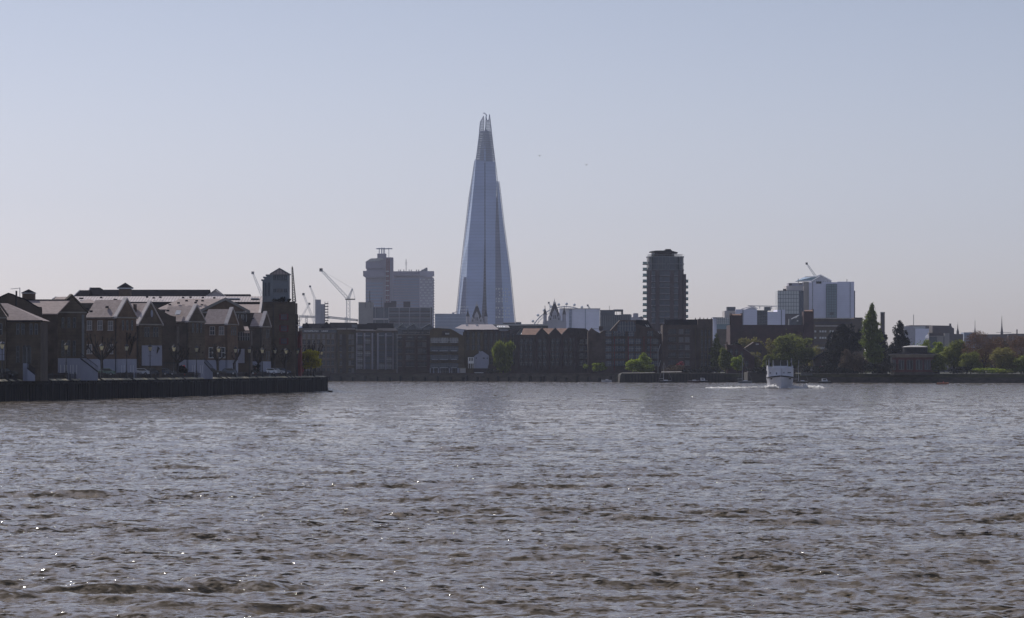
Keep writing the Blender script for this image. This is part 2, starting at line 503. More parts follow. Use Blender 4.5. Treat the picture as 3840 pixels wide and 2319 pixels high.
    # the glints come in patches, where gusts roughen the water
    gp = N.new('ShaderNodeMapping'); gp.inputs['Scale'].default_value = (0.10, 0.05, 1); L.new(geo.outputs['Position'], gp.inputs['Vector'])
    gn = N.new('ShaderNodeTexNoise'); gn.inputs['Scale'].default_value = 1.0; gn.inputs['Detail'].default_value = 5; gn.inputs['Roughness'].default_value = 0.7; L.new(gp.outputs[0], gn.inputs['Vector'])
    gr = N.new('ShaderNodeMapRange'); gr.inputs['From Min'].default_value = 0.42; gr.inputs['From Max'].default_value = 0.68; gr.inputs['To Min'].default_value = 0.35; gr.inputs['To Max'].default_value = 1.5
    L.new(gn.outputs['Fac'], gr.inputs['Value'])
    a9 = N.new('ShaderNodeVectorMath'); a9.operation = 'ADD'; L.new(r3, a9.inputs[0]); L.new(r4, a9.inputs[1])
    a0 = N.new('ShaderNodeVectorMath'); a0.operation = 'SCALE'; L.new(a9.outputs[0], a0.inputs[0]); L.new(gr.outputs[0], a0.inputs['Scale'])
    a1 = N.new('ShaderNodeVectorMath'); a1.operation = 'ADD'; L.new(r1, a1.inputs[0]); L.new(a0.outputs[0], a1.inputs[1])
    a = N.new('ShaderNodeVectorMath'); a.operation = 'ADD'; L.new(a1.outputs[0], a.inputs[0]); L.new(r2, a.inputs[1])
    a2 = N.new('ShaderNodeVectorMath'); a2.operation = 'ADD'; L.new(a.outputs[0], a2.inputs[0]); L.new(bn, a2.inputs[1])
    nn = N.new('ShaderNodeVectorMath'); nn.operation = 'NORMALIZE'; L.new(a2.outputs[0], nn.inputs[0])
    L.new(nn.outputs[0], b.inputs['Normal'])
    me.materials.append(m_)
    # the wide calm sheet round the modelled waves
    mb = MB()
    mb.add([(-3000, -60, -0.45), (3000, -60, -0.45), (3000, 2600, -0.45), (-3000, 2600, -0.45)], [(0, 1, 2, 3)])
    s = mb.build('river_bed_water', m_)
    s['kind'] = 'structure'
    return ob
RIP1, RIP2 = 0.40, 0.85
make_water()

# ------------------------------------------------------------------ ground and quay
def make_ground():
    pts = [(px, Db(px)) for px in (900, 1230, 1750, 2300, 3000, 3840, 4400)]
    front = [(X(p, d+1.0), d+1.0) for p, d in pts]
    poly = [(-3400, front[0][1])] + front + [(3400, front[-1][1]), (3400, 6400), (-3400, 6400)]
    mb = MB(); mb.add([(x, y, GZ) for x, y in poly], [list(range(len(poly)))])
    g = mb.build('ground', M['ground']); g['kind'] = 'structure'
make_ground()
# ------------------------------------------------------------------ plants
def leaf_cloud(blobs, count, size, seed, up=0.0, droop=0.0):
    """many small leaf clumps spread through a set of ellipsoids (cx,cy,cz,rx,ry,rz)"""
    rs = np.random.RandomState(seed)
    count = int(count*3.2); size = size*1.25
    vol = np.array([b[3]*b[4]*b[5] for b in blobs])**0.6
    which = rs.choice(len(blobs), count, p=vol/vol.sum())
    B = np.array(blobs)[which]
    d = rs.normal(size=(count, 3)); d /= np.linalg.norm(d, axis=1)[:, None]
    r = rs.uniform(0.35, 1.0, count)**0.45
    r *= 1 + 0.15*rs.normal(size=count)
    c = B[:, :3] + d*B[:, 3:]*r[:, None]
    # gaps: drop leaves where a coarse noise is low
    s = 1.0/max(0.6, np.mean(B[:, 3])*0.55)
    keep = np.array([mnoise.noise(Vector((p[0]*s+seed, p[1]*s, p[2]*s*1.1))) > -0.2 for p in c])
    c = c[keep]; d = d[keep]; n = len(c)
    nrm = rs.normal(size=(n, 3)) + d*0.8; nrm /= np.linalg.norm(nrm, axis=1)[:, None]
    t = np.cross(nrm, rs.normal(size=(n, 3))); t /= np.linalg.norm(t, axis=1)[:, None]
    if droop:
        t = np.tile([0, 0, -1.0], (n, 1)) + rs.normal(size=(n, 3))*0.25; t /= np.linalg.norm(t, axis=1)[:, None]
    b = np.cross(nrm, t); b /= np.linalg.norm(b, axis=1)[:, None]
    L = size*rs.uniform(0.6, 1.5, n)[:, None]*(2.2 if droop else 1.0); W = size*rs.uniform(0.5, 1.0, n)[:, None]*(0.5 if droop else 0.8)
    v = np.stack([c-t*L*0.5, c+b*W*0.5+t*L*0.05, c+t*L*0.5, c-b*W*0.5+t*L*0.02], 1).reshape(-1, 3)
    return v, n
def leaf_mesh(name, v, n, mat, parent, o):
    me = bpy.data.meshes.new(name)
    v = (v - np.array(o)).astype(np.float32)
    me.vertices.add(4*n); me.vertices.foreach_set('co', v.ravel())
    me.loops.add(4*n); me.loops.foreach_set('vertex_index', np.arange(4*n, dtype=np.int32))
    me.polygons.add(n); me.polygons.foreach_set('loop_start', np.arange(0, 4*n, 4, dtype=np.int32))
    me.update(calc_edges=True)
    me.materials.append(M[mat])
    ob = bpy.data.objects.new(name, me); COL.objects.link(ob); ob.parent = parent
    return ob
TREE_N = [0]
def limbs(mb, p, d, r, ln, depth, rnd, tips, spread=0.6, up=0.15, n=5, ratio=0.72):
    q = p + d*ln
    mb.tube(p, q, r, r*0.72, n, False)
    if depth == 0:
        tips.append(q); return
    for k in range(rnd.choice((2, 3))):
        nd = (d + Vector((rnd.uniform(-1, 1), rnd.uniform(-1, 1), rnd.uniform(-0.4, 0.7)+up))*spread).normalized()
        limbs(mb, q, nd, r*0.68, ln*ratio*rnd.uniform(0.8, 1.15), depth-1, rnd, tips, spread, up, max(3, n-1), ratio)
def tree(label, px, ytop, ybase, D, width_px, mat, count=2200, leafsize=0.5, shape='round', group=None, name='tree', cat='tree', zbase=None, trunk=0.35,
         bark='bark', twigs=False, lean=0.0, low=0.25):
    TREE_N[0] += 1; seed = TREE_N[0]*7+1; rnd = random.Random(seed)
    zb = Z(ybase, D) if zbase is None else zbase
    zt = Z(ytop, D); x = X(px, D); Wd = width_px*D/K; Ht = zt-zb
    root = thing(name, label, cat, (x, D, zb), group)
    mb = MB()
    tips = []
    th = Ht*low
    limbs(mb, Vector((x, D, zb-0.3)), Vector((lean, 0, 1)).normalized(), trunk, th+0.3, 3 if not twigs else 4, rnd, tips, 0.65, 0.25, 6, 0.6 if not twigs else 0.75)
    mb.build('trunk', M[bark], root)
    blobs = []
    if shape == 'round':
        zc = zb+Ht*(1+low*0.7)/2; rz = zt-zc
        blobs.append((x, D, zc-rz*0.05, Wd*0.37, Wd*0.36, rz*0.80))
        for i in range(17):
            a = rnd.uniform(0, 6.28); e = rnd.uniform(-0.9, 1.0)
            rr = rnd.uniform(0.13, 0.32)
            k = math.sqrt(max(0, 1-e*e*0.8))
            blobs.append((x+math.cos(a)*Wd*(0.54-rr*0.8)*k, D+math.sin(a)*Wd*(0.42-rr*0.8)*k, zc+e*rz*(1-rr), Wd*rr*0.8, Wd*rr*0.8, rz*rr*1.1))
    elif shape == 'column':
        for i in range(22):
            t = i/21; zc = zb+Ht*(0.08+0.88*t); wv = Wd*0.5*interp(t, [(0, 0.6), (0.2, 0.95), (0.55, 0.92), (0.75, 0.72), (0.9, 0.42), (1, 0.2)])
            ofs = rnd.uniform(-0.35, 0.35)*wv
            blobs.append((x+ofs+lean*Ht*t, D+rnd.uniform(-0.3, 0.3)*wv, zc, wv*rnd.uniform(0.75, 1.0), wv*0.8, Ht*0.06))
    elif shape == 'conifer':
        for i in range(26):
            t = (i % 13)/12; zc = zb+Ht*(0.06+0.82*t); wv = Wd*0.5*interp(t, [(0, 1.0), (0.4, 1.0), (0.7, 0.8), (1, 0.35)])
            ofs = rnd.uniform(-0.62, 0.62)*wv
            blobs.append((x+ofs, D+rnd.uniform(-0.5, 0.5)*wv, zc, wv*0.55, wv*0.5, Ht*0.11))
        for i in range(7):
            ofs = rnd.uniform(-0.35, 0.35)*Wd; blobs.append((x+ofs, D, zb+Ht*(0.97-abs(ofs)/Wd*0.55), Wd*0.06, Wd*0.06, Ht*0.07))
    elif shape == 'willow':
        blobs.append((x, D, zb+Ht*0.55, Wd*0.33, Wd*0.33, Ht*0.40)); blobs.append((x, D, zb+Ht*0.35, Wd*0.36, Wd*0.36, Ht*0.28))
        for i in range(16):
            a = rnd.uniform(0, 6.28); rr = Wd*0.32*rnd.uniform(0.5, 1)
            zz = rnd.uniform(0.25, 0.84)
            blobs.append((x+math.cos(a)*rr, D+math.sin(a)*rr, zb+Ht*zz, Wd*0.2, Wd*0.2, Ht*rnd.uniform(0.16, 0.28) if zz < 0.6 else Ht*0.15))
    elif shape == 'airy':
        for p in tips:
            blobs.append((p.x, p.y, p.z, Wd*0.10, Wd*0.10, Ht*0.09))
    v, n = leaf_cloud(blobs, count, leafsize, seed, droop=1 if shape == 'willow' else 0)
    leaf_mesh('crown', v, n, mat, root, (x, D, zb))
    return root
def shrub(name, label, x, y, z, wd, ht, mat, count=300, size=0.3, group=None):
    TREE_N[0] += 1; seed = TREE_N[0]*7+1; rnd = random.Random(seed)
    root = thing(name, label, 'shrub', (x, y, z), group)
    mb = MB(); tips = []
    limbs(mb, Vector((x, y, z-0.1)), Vector((0, 0, 1)), 0.06, ht*0.4, 2, rnd, tips, 0.8, 0.2, 4)
    mb.build('stem', M['bark'], root)
    blobs = [(x, y, z+ht*0.5, wd*0.42, wd*0.4, ht*0.42)] + [(x+rnd.uniform(-.4, .4)*wd, y+rnd.uniform(-.3, .3)*wd, z+ht*rnd.uniform(.3, .8), wd*.2, wd*.2, ht*.2) for _ in range(6)]
    v, n = leaf_cloud(blobs, count, size, seed)
    leaf_mesh('foliage', v, n, mat, root, (x, y, z))
    return root
def pollard(label, px, ytop, D, wpx, zbase, seed, lean=0.0, nl=6, group='pollarded bare trees along the quay'):
    """bare plane tree cut back to fists: bent limbs that end in knobs with a few short shoots"""
    rnd = random.Random(seed)
    x = X(px, D); Ht = Z(ytop, D)-zbase; Wd = wpx*D/K
    root = thing('pollarded_tree', label, 'tree', (x, D, zbase), group)
    mb = MB()
    fork = Vector((x+lean*Ht*0.35, D, zbase+Ht*rnd.uniform(0.34, 0.44)))
    mid = Vector((x+lean*Ht*0.2+rnd.uniform(-.1, .1), D, zbase+Ht*0.2))
    mb.tube((x, D, zbase-0.3), mid, 0.34, 0.28, 7, False); mb.tube(mid, fork, 0.28, 0.27, 7, False)
    mb.build('trunk', M['bark'], root)
    lb = MB()
    kn = lb
    for i in range(nl):
        a = 6.28*i/nl + rnd.uniform(-0.4, 0.4)
        reach = rnd.uniform(0.55, 1.0)
        e = Vector((math.cos(a)*Wd*0.5*reach, math.sin(a)*Wd*0.45*reach, Ht*rnd.uniform(0.30, 0.58)))
        m1 = fork + Vector((e.x*0.45, e.y*0.45, e.z*0.30)) + Vector((rnd.uniform(-.2, .2), 0, rnd.uniform(-.1, .25)))
        m2 = fork + Vector((e.x*0.85, e.y*0.85, e.z*0.68)) + Vector((rnd.uniform(-.25, .25), 0, 0))
        end = fork + e
        lb.tube(fork, m1, 0.19, 0.15, 5, False); lb.tube(m1, m2, 0.15, 0.12, 5, False); lb.tube(m2, end, 0.12, 0.09, 5, False)
        ends = [end]
        for s in range(rnd.choice((1, 2, 2))):
            b = m1.lerp(m2, rnd.uniform(0.3, 1)); q = b + Vector((rnd.uniform(-1, 1)*Wd*0.2, rnd.uniform(-.5, .5), Ht*rnd.uniform(0.10, 0.26)))
            h = b.lerp(q, 0.5) + Vector((rnd.uniform(-.2, .2), 0, -0.1))
            lb.tube(b, h, 0.10, 0.085, 4, False); lb.tube(h, q, 0.085, 0.065, 4, False); ends.append(q)
        for q in ends:
            kr = rnd.uniform(0.13, 0.2)
            kn.lathe([(kr*0.4, q.z-kr), (kr, q.z-kr*0.3), (kr*0.9, q.z+kr*0.5), (kr*0.3, q.z+kr)], q.x, q.y, 6)
            for s in range(3):
                kn.tube(q, q + Vector((rnd.uniform(-.25, .25), rnd.uniform(-.2, .2), rnd.uniform(0.15, 0.4))), 0.03, 0.012, 3, False)
    lb.build('limbs', M['bark'], root)
    return root
# ================================================================== NEAR LEFT BANK
def on_line(P, d, px):
    """distance along d from P where the line meets the sight line of photograph column px"""
    s = (px - 1920.0) / K
    return (P[0] - s * P[1]) / (s * d[1] - d[0])
def solve_dir(P, W, px):
    """unit direction so that P + W*dir is seen at column px, running away from the river viewer"""
    best = None
    for i in range(0, 890):
        a = R(i/10)
        q = (P[0] + W*math.cos(a), P[1] + W*math.sin(a))
        e = abs(q[0]/q[1]*K + 1920 - px)
        if best is None or e < best[0]: best = (e, a)
    return math.cos(best[1]), math.sin(best[1])

# window masters: local x along the wall, -y out of the wall, origin at the centre of the opening
def sash_window(wd, ht, frame='white_paint', glass='pane', cols=2, rows=2, sill=True, bar=0.07, arch=False):
    """returns (window mesh with glass, frame mesh)"""
    g = MB().mat(M[glass])
    if arch:
        pts = [(-wd/2, -ht/2), (wd/2, -ht/2), (wd/2, ht/2-wd/2)] + \
              [(wd/2*math.cos(R(a)), ht/2-wd/2+wd/2*math.sin(R(a))*1.3) for a in (30, 60, 90, 120, 150)] + [(-wd/2, ht/2-wd/2)]
        g.pxz(pts, -0.02, 0.05)
    else:
        g.box(-wd/2, wd/2, -0.02, 0.05, -ht/2, ht/2)
    f = MB().mat(M[frame])
    for s in (-1, 1): f.box(s*wd/2-bar/2, s*wd/2+bar/2, -0.07, 0.02, -ht/2, ht/2-(wd*0.3 if arch else 0))
    if not arch: f.box(-wd/2-bar/2, wd/2+bar/2, -0.075, 0.02, ht/2, ht/2+bar)
    for k in range(1, rows): f.box(-wd/2+bar/2, wd/2-bar/2, -0.06, 0.0, -ht/2+ht*k/rows-bar/2, -ht/2+ht*k/rows+bar/2)
    for k in range(1, cols): f.box(-wd/2+wd*k/cols-bar/3, -wd/2+wd*k/cols+bar/3, -0.055, 0.0, -ht/2, ht/2)
    if sill: f.box(-wd/2-0.12, wd/2+0.12, -0.16, 0.02, -ht/2-0.12, -ht/2)
    return g, f
WIN = {}
def window_at(key, parent, loc, rz, args):
    """first time builds the pane and frame meshes, afterwards copies them"""
    if key not in WIN:
        g, f = sash_window(*args[:2], **(args[2] if len(args) > 2 else {}))
        me = []
        for mb in (g, f):
            m = bpy.data.meshes.new('window')
            m.from_pydata(mb.v, [], mb.f)
            for mt in mb.mats: m.materials.append(mt)
            me.append(m)
        WIN[key] = me
    a = bpy.data.objects.new('window', WIN[key][0]); COL.objects.link(a)
    b = bpy.data.objects.new('window_frame', WIN[key][1]); COL.objects.link(b)
    a.parent = parent; o = ORIGIN.get(parent.name, (0, 0, 0))
    a.location = (loc[0]-o[0], loc[1]-o[1], loc[2]-o[2]); a.rotation_euler = (0, 0, rz)
    b.parent = a
    return a

def wall_window(P, d, px, py, key, args, root, z=None):
    """window on the vertical wall through P with direction d (seen left to right)"""
    t = on_line(P, d, px)
    x, y = P[0] + t*d[0], P[1] + t*d[1]
    nx, ny = d[1], -d[0]
    return window_at(key, root, (x + nx*0.02, y + ny*0.02, Z(py, y) if z is None else z), math.atan2(d[1], d[0]), args)

SLIT = ('slit', (0.46, 1.9, dict(cols=1, rows=2, bar=0.09, frame='grey_metal', sill=False)))
SASH = ('sash', (1.15, 1.75, dict(cols=2, rows=2, bar=0.09, frame='lit_stone', glass='curtained')))
SASHP = ('sashp', (1.15, 1.75, dict(cols=2, rows=2, bar=0.09, frame='lit_stone')))
ARCHW = ('archw', (0.8, 2.0, dict(cols=1, rows=1, bar=0.09, arch=True, sill=False)))
TALLW = ('tallw', (0.5, 2.9, dict(cols=1, rows=3, bar=0.07, frame='grey_metal', sill=False)))

def terrace_house(label, pxA, pxB, pxC, yE, yR, W, D, side_wins=(), gable_wins=(), brick='stock_brick', white=None,
                  coping='lit_stone', roof='roof_tile', extra=None, oval=None, pads=0.35, white_gable=False):
    """wing with its ridge running away from a gable B-C; its long side A-B faces the camera"""
    B = (X(pxB, D), D)
    u = solve_dir(B, W, pxC)
    n = (-u[1], u[0])
    L = min(on_line(B, n, pxA), 16.0) if abs(n[0]) > 0.25 else 9.0
    if L < 3: L = 9.0
    zE, zR = Z(yE, D), Z(yR, D + W*u[1]/2)
    root = thing('terraced_house', label, 'house', (B[0], B[1], RZ-0.8), 'brick river terrace houses')
    zb = RZ - 0.8
    mb = MB(B, u, n)
    mb.mat(M[brick])
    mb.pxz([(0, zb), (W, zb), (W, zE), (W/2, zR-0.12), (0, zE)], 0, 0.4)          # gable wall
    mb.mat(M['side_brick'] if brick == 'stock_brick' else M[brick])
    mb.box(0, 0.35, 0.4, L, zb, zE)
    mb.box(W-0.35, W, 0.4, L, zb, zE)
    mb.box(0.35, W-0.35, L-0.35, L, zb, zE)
    mb.build('wall', None, root)
    # roof slopes, a little proud of the walls
    r = MB(B, u, n)
    e, k = 0.35, (zR-zE)/(W/2)
    r.mat(M[roof])
    for s in (0, 1):
        x0, x1 = (-e, W/2) if s == 0 else (W+e, W/2)
        za, zb2 = zE-e*k+0.1, zR+0.02
        r.add([(x0, 0.45, za), (x1, 0.45, zb2), (x1, L, zb2), (x0, L, za),
               (x0, 0.45, za-0.16), (x1, 0.45, zb2-0.16), (x1, L, zb2-0.16), (x0, L, za-0.16)],
              [(0,1,2,3), (4,7,6,5), (0,3,7,4), (1,5,6,2), (0,4,5,1), (3,2,6,7)])
    rf = r.build('roof', None, root)
    c = MB(B, u, n).mat(M[coping])
    # raised gable parapet with a broad coping
    for s in (0, 1):
        x0 = -0.45 if s == 0 else W+0.45
        c.add([(x0, -0.12, zE-0.45*k+0.05), (W/2, -0.12, zR+0.05), (W/2, 0.75, zR+0.05), (x0, 0.75, zE-0.45*k+0.05),
               (x0, -0.12, zE-0.45*k+0.42), (W/2, -0.12, zR+0.5), (W/2, 0.75, zR+0.5), (x0, 0.75, zE-0.45*k+0.42)],
              [(0,1,5,4), (4,5,6,7), (3,7,6,2), (0,4,7,3), (0,3,2,1), (1,2,6,5)])
    c.build('gable_coping', None, root)
    b = MB(B, u, n).mat(M['stone'])
    b.box(-0.1, W+0.1, -0.14, -0.003, zE-0.35, zE-0.1)
    b.build('string_course', None, root)
    g = MB(B, u, n).mat(M['dark_metal'])
    g.tube((-0.42, 0.5, zE-0.22), (-0.42, L, zE-0.22), 0.09, n=5)
    g.tube((-0.14, 0.35, zE-0.2), (-0.14, 0.35, zb), 0.07, n=5)
    g.build('gutter', None, root)
    if white is not None:
        zw = Z(white, D)
        wm = MB(B, u, n).mat(M['white_render'])
        wm.box(-0.05, -0.003, -0.05, L*0.92, zb+0.002, zw)
        wm.box(-0.05, W+0.05, -0.053, -0.004, zb+0.002, zw)
        wm.build('rendered_plinth', None, root)
    sd = (-n[0], -n[1]); sP = (B[0]+n[0]*L, B[1]+n[1]*L)
    for px, py, kind in side_wins:
        wall_window(sP, sd, px, py, kind[0], kind[1], root)
    for px, py, kind in gable_wins:
        wall_window(B, u, px, py, kind[0], kind[1], root)
    if oval:
        t = on_line(B, u, oval[0]); o = MB((B[0]+u[0]*t, B[1]+u[1]*t, Z(oval[1], D)), u, n).mat(M['white_render'])
        o.pxz([(0.35*math.cos(R(a)), 0.75*math.sin(R(a))) for a in range(0, 360, 30)], -0.06, -0.003)
        o.build('oval_plaque', None, root)
    if extra: extra(root, B, u, n, L, W, zE, zR)
    return root, B, u, n, L

def party_wall(root, pts, D, thick=0.5, mat='side_brick', cop='slate'):
    mb = MB().mat(M[mat]); mb.pxz([(X(px, D), Z(py, D)) for px, py in pts], D, D+thick)
    o = mb.build('party_wall', None, root)
    return o

def roof_vents(mb, spots):
    for px, py, D in spots:
        mb.mat(M['dark_metal']); mb.box(X(px, D)-0.3, X(px, D)+0.3, D-0.5, D, Z(py, D)-0.1, Z(py, D)+0.28)

def stair(root, px0, py0, px1, py1, D, yb):
    """outside stair: solid white flank with dark treads and a railing above"""
    m = MB().mat(M['white_render'])
    x0, x1, z0, z1 = X(px0, D), X(px1, D), Z(py0, D), Z(py1, D)
    m.pxz([(x0, RZ-0.8), (x1, RZ-0.8), (x1, z1-0.1), (x0, z0-0.1)], D-1.4, D-1.2)
    m.mat(M['dark_metal'])
    m.pxz([(x0, z0-0.1), (x1, z1-0.1), (x1, z1+0.12), (x0, z0+0.12)], D-1.45, D-0.2)
    st = m.build('outside_stair', None, root)
    r = MB().mat(M['iron'])
    r.tube((x0, D-1.4, z0+1.0), (x1, D-1.4, z1+1.0), 0.05, n=4)
    for k in range(15):
        t = k/14; x = lerp(x0, x1, t); z = lerp(z0, z1, t)
        r.tube((x, D-1.4, z), (x, D-1.4, z+1.0), 0.03, n=4)
    r.build('stair_rail', None, st)

def H(px, back=12.0): return Dq(px) + back

# --- leftmost house, cut by the picture's edge
def house_edge():
    D = H(20, 9)
    root = thing('terraced_house', 'leftmost brick terrace house with a hipped lit roof and white doorway', 'house', (X(70, D), D, RZ-0.8), 'brick river terrace houses')
    zb = RZ-0.8
    zE, zR = Z(1201, D), Z(1138, D+5)
    m = MB().mat(M['stock_brick']); m.box(X(22, D), X(152, D), D, D+0.4, zb, zE)
    m.mat(M['side_brick']); m.box(X(152, D)-0.4, X(152, D), D+0.4, D+10, zb, zE)
    m.mat(M['stock_brick']); 
    xg0, xg1, zg = X(-60, D-1.2), X(22, D-1.2), Z(1187, D)
    m.pxz([(xg0, zb), (xg1, zb), (xg1, zg), ((xg0+xg1)/2, Z(1122, D)), (xg0, zg)], D-1.2, D-0.8)
    m.mat(M['side_brick']); m.box(xg1-0.35, xg1, D-0.8, D-0.003, zb, zg)
    m.build('wall', None, root)
    r = MB().mat(M['roof_tile'])
    x0, x1 = X(-70, D), X(156, D)+0.2
    r.hip(x0, x1, D-0.5, D+10.5, zE-0.1, zR, 0.0, x1-X(28, D+5))
    r.mat(M['slate'])
    r.add([(x0, D-0.6, zE-0.02), (x1+0.06, D-0.6, zE-0.02), (x1+0.06, D-0.6, zE-0.3), (x0, D-0.6, zE-0.3)], [(0, 1, 2, 3)])
    r.build('roof', None, root)
    c = MB().mat(M['side_brick'])
    c.pxz([(xg1+0.4, zg-0.15), (xg1+0.4, zg+0.3), ((xg0+xg1)/2, Z(1122, D)+0.5), ((xg0+xg1)/2, Z(1122, D)+0.05)], D-1.4, D-0.5)
    c.mat(M['stone']); c.box(xg0, xg1+0.2, D-1.35, D-1.203, zg-0.4, zg-0.15)
    c.build('gable_coping', None, root)
    wm = MB().mat(M['white_render']); wm.box(xg0, X(20, D), D-1.25, D-1.204, Z(1352, D), Z(1283, D))
    wm.build('rendered_panel', None, root)
    wm = MB().mat(M['white_render']); wm.box(X(86, D), X(108, D), D-0.05, D-0.003, zb, Z(1363, D)); wm.build('rendered_plinth', None, root)
    for px in (67, 86, 117, 136): wall_window((X(0, D), D), (1, 0), px, 1236, SLIT[0], SLIT[1], root)
    wall_window((X(0, D-1.2), D-1.2), (1, 0), 3, 1236, SLIT[0], SLIT[1], root)
    for px in (67,): wall_window((X(0, D), D), (1, 0), px, 1330, TALLW[0], TALLW[1], root)
    for px in (94, 108): wall_window((X(0, D), D), (1, 0), px, 1330, 'archtall', (0.75, 3.2, dict(cols=1, rows=1, bar=0.08, arch=True, sill=False, frame='grey_metal')), root)
    stair(root, 106, 1382, 135, 1405, D, 0)
house_edge()

# --- second house: big plain party wall, lit roof, chimney, turret; gable wing nearly facing us
def house_second():
    D = H(150)
    root = thing('terraced_house', 'brick terrace house with a tall blank parapet wall, square turret and lit roof behind it', 'house', (X(120, D), D, RZ-0.8), 'brick river terrace houses')
    curve = [(-40, 1137), (0, 1118), (33, 1103), (50, 1108), (66, 1116), (95, 1125), (112, 1136), (128, 1147), (143, 1155), (157, 1157), (157, 1420), (-40, 1420)]
    party_wall(root, curve[::-1], D-0.6)
    c = MB().mat(M['slate'])
    for (a, b) in zip(curve[:9], curve[1:10]):
        c.pxz([(X(a[0], D), Z(a[1], D)+0.01), (X(b[0], D), Z(b[1], D)+0.01), (X(b[0], D), Z(b[1], D)+0.22), (X(a[0], D), Z(a[1], D)+0.22)], D-0.8, D+0.1)
    c.build('gable_coping', None, root)
    D2 = D+1.5
    m = MB().mat(M['side_brick']); m.box(X(157.5, D2), X(216, D2), D2, D2+0.5, RZ-0.8, Z(1175, D2)); m.build('wall', None, root)
    r = MB().mat(M['roof_tile'])
    zE, zR = Z(1175, D2), Z(1127, D2+6.5)
    xa, xb, xc, xd = X(150, D2), X(216, D2), X(262, D2+6.5), X(70, D2+6.5)
    r.add([(xa, D2-0.4, zE-0.1), (xb, D2-0.4, zE-0.1), (xc, D2+6.5, zR), (xd, D2+6.5, zR), (xa, D2-0.4, zE-0.3), (xb, D2-0.4, zE-0.3), (xc, D2+6.5, zR-0.2), (xd, D2+6.5, zR-0.2)],
          [(0,1,2,3), (7,6,5,4), (0,4,5,1), (1,5,6,2), (2,6,7,3), (3,7,4,0)])
    r.mat(M['slate']); r.tube((xd, D2+6.5, zR+0.05), (xc, D2+6.5, zR+0.05), 0.14, n=5)
    r.build('roof', None, root)
    D3 = D2+7.2
    t = MB().mat(M['orange_brick']); t.box(X(83, D3), X(127, D3), D3, D3+2.3, Z(1135, D3), Z(1098, D3)); tu = t.build('turret', None, root)
    t = MB().mat(M['slate']); t.pyramid(X(79, D3), X(130, D3), D3-0.25, D3+2.6, Z(1098.5, D3), Z(1084.5, D3)); t.mat(M['white_paint']); t.box(X(80, D3), X(129, D3), D3-0.2, D3+2.5, Z(1101, D3), Z(1098.6, D3))
    t.build('turret_roof', None, tu)
    ch = MB().mat(M['dark_metal']); ch.box(X(58, D-2), X(62.5, D-2), D-2, D-1.6, Z(1150, D), Z(1092, D))
    ch.mat(M['red_frame']); ch.box(X(61, D-2), X(63, D-2), D-1.6, D-1.3, Z(1120, D), Z(1093, D)); ch.build('chimney_flue', None, root)
    a = MB().mat(M['light_metal']); xx = X(74.5, D+3); a.tube((xx, D+3, Z(1120, D)), (xx, D+3, Z(1078, D)), 0.07, n=4)
    a.tube((X(40, D+3), D+3, Z(1083, D)), (xx, D+3, Z(1079.5, D)), 0.05, n=4)
    for k in range(6): a.tube((X(42+k*5, D+3), D+2.6, Z(1082.5-k*0.4, D)), (X(42+k*5, D+3), D+3.4, Z(1082.5-k*0.4, D)), 0.025, n=3)
    a.build('aerial', None, root)
house_second()

def ext_h1(root, B, u, n, L, W, zE, zR):
    dp = MB().mat(M['grey_metal']); D = B[1]-0.1
    x = X(308, D); dp.box(x-0.22, x+0.22, D+1.2, D+1.4, Z(1340, D), Z(1180, D))
    dp.build('pale_pilaster', None, root)
    stair(root, 305, 1345, 370, 1395, D-1, 0)
terrace_house('brick terrace house with a steep dark coped gable above three arched windows',
    157, 215, 323, 1167, 1113, 6.2, H(215, 11), [], [(235, 1212, SLIT), (257.5, 1212, SLIT), (278.5, 1212, SLIT), (235, 1308, TALLW), (257, 1308, TALLW), (278, 1308, TALLW),
    (234, 1384, ARCHW), (257, 1384, ARCHW), (280, 1384, ARCHW)], white=1344, coping='side_brick', extra=ext_h1)
def ext_h2(root, B, u, n, L, W, zE, zR):
    m = MB(); D = B[1]+1.5
    roof_vents(m, [(328, 1161, D+1), (402, 1154, D+1.5), (342, 1170, D)]); m.build('roof_vent', None, root)
    d = MB().mat(M['white_render']); sP = (X(318, B[1]+4.8), B[1]+4.8)
    d.box(X(318, D-3), X(330, D-3), D-1.0, D-0.6, RZ-0.8, Z(1348, D)); d.build('plinth_return', None, root)
terrace_house('brick terrace house with three white framed windows in a row under its lit roof',
    322, 440, 511, 1187, 1125, 6.4, H(440), [(336, 1221, SASH), (375.5, 1221, SASH), (415, 1222, SASH), (336, 1310, SASH), (415, 1310, SASH)],
    [(460.5, 1222, SLIT), (477, 1222, SLIT), (495, 1222, SLIT), (460, 1385, ARCHW), (494, 1385, ARCHW)], brick='orange_brick', white=1347, extra=ext_h2)
def ext_h3(root, B, u, n, L, W, zE, zR):
    d = MB(B, u, n).mat(M['white_render']); a0, a1 = on_line(B, u, 531), on_line(B, u, 606)
    d.box(a0, a1, -0.12, -0.004, Z(1372, B[1]), Z(1296, B[1])); d.build('rendered_panel', None, root)
    party_wall(root, [(500, 1140), (512, 1142), (512, 1215), (500, 1215)], B[1]+3)
    m = MB().mat(M['iron'])
    for k in range(9): m.box(X(612+k*7, B[1]-2), X(612+k*7, B[1]-2)+0.08, B[1]-2, B[1]-1.9, RZ-0.3, Z(1362, B[1]))
    m.box(X(612, B[1]-2), X(672, B[1]-2), B[1]-2.02, B[1]-1.85, Z(1363, B[1]), Z(1360, B[1]))
    m.build('entrance_rail', None, root)
terrace_house('brick terrace house with an oval plaque in its gable',
    497, 523, 607, 1213, 1137, 6.6, H(523), [], [(545, 1247, SLIT), (556, 1247, SLIT), (578, 1247, SLIT), (589, 1247, SLIT),
    (545, 1330, TALLW), (568, 1330, TALLW), (590, 1330, TALLW)], oval=(569, 1176), extra=ext_h3)
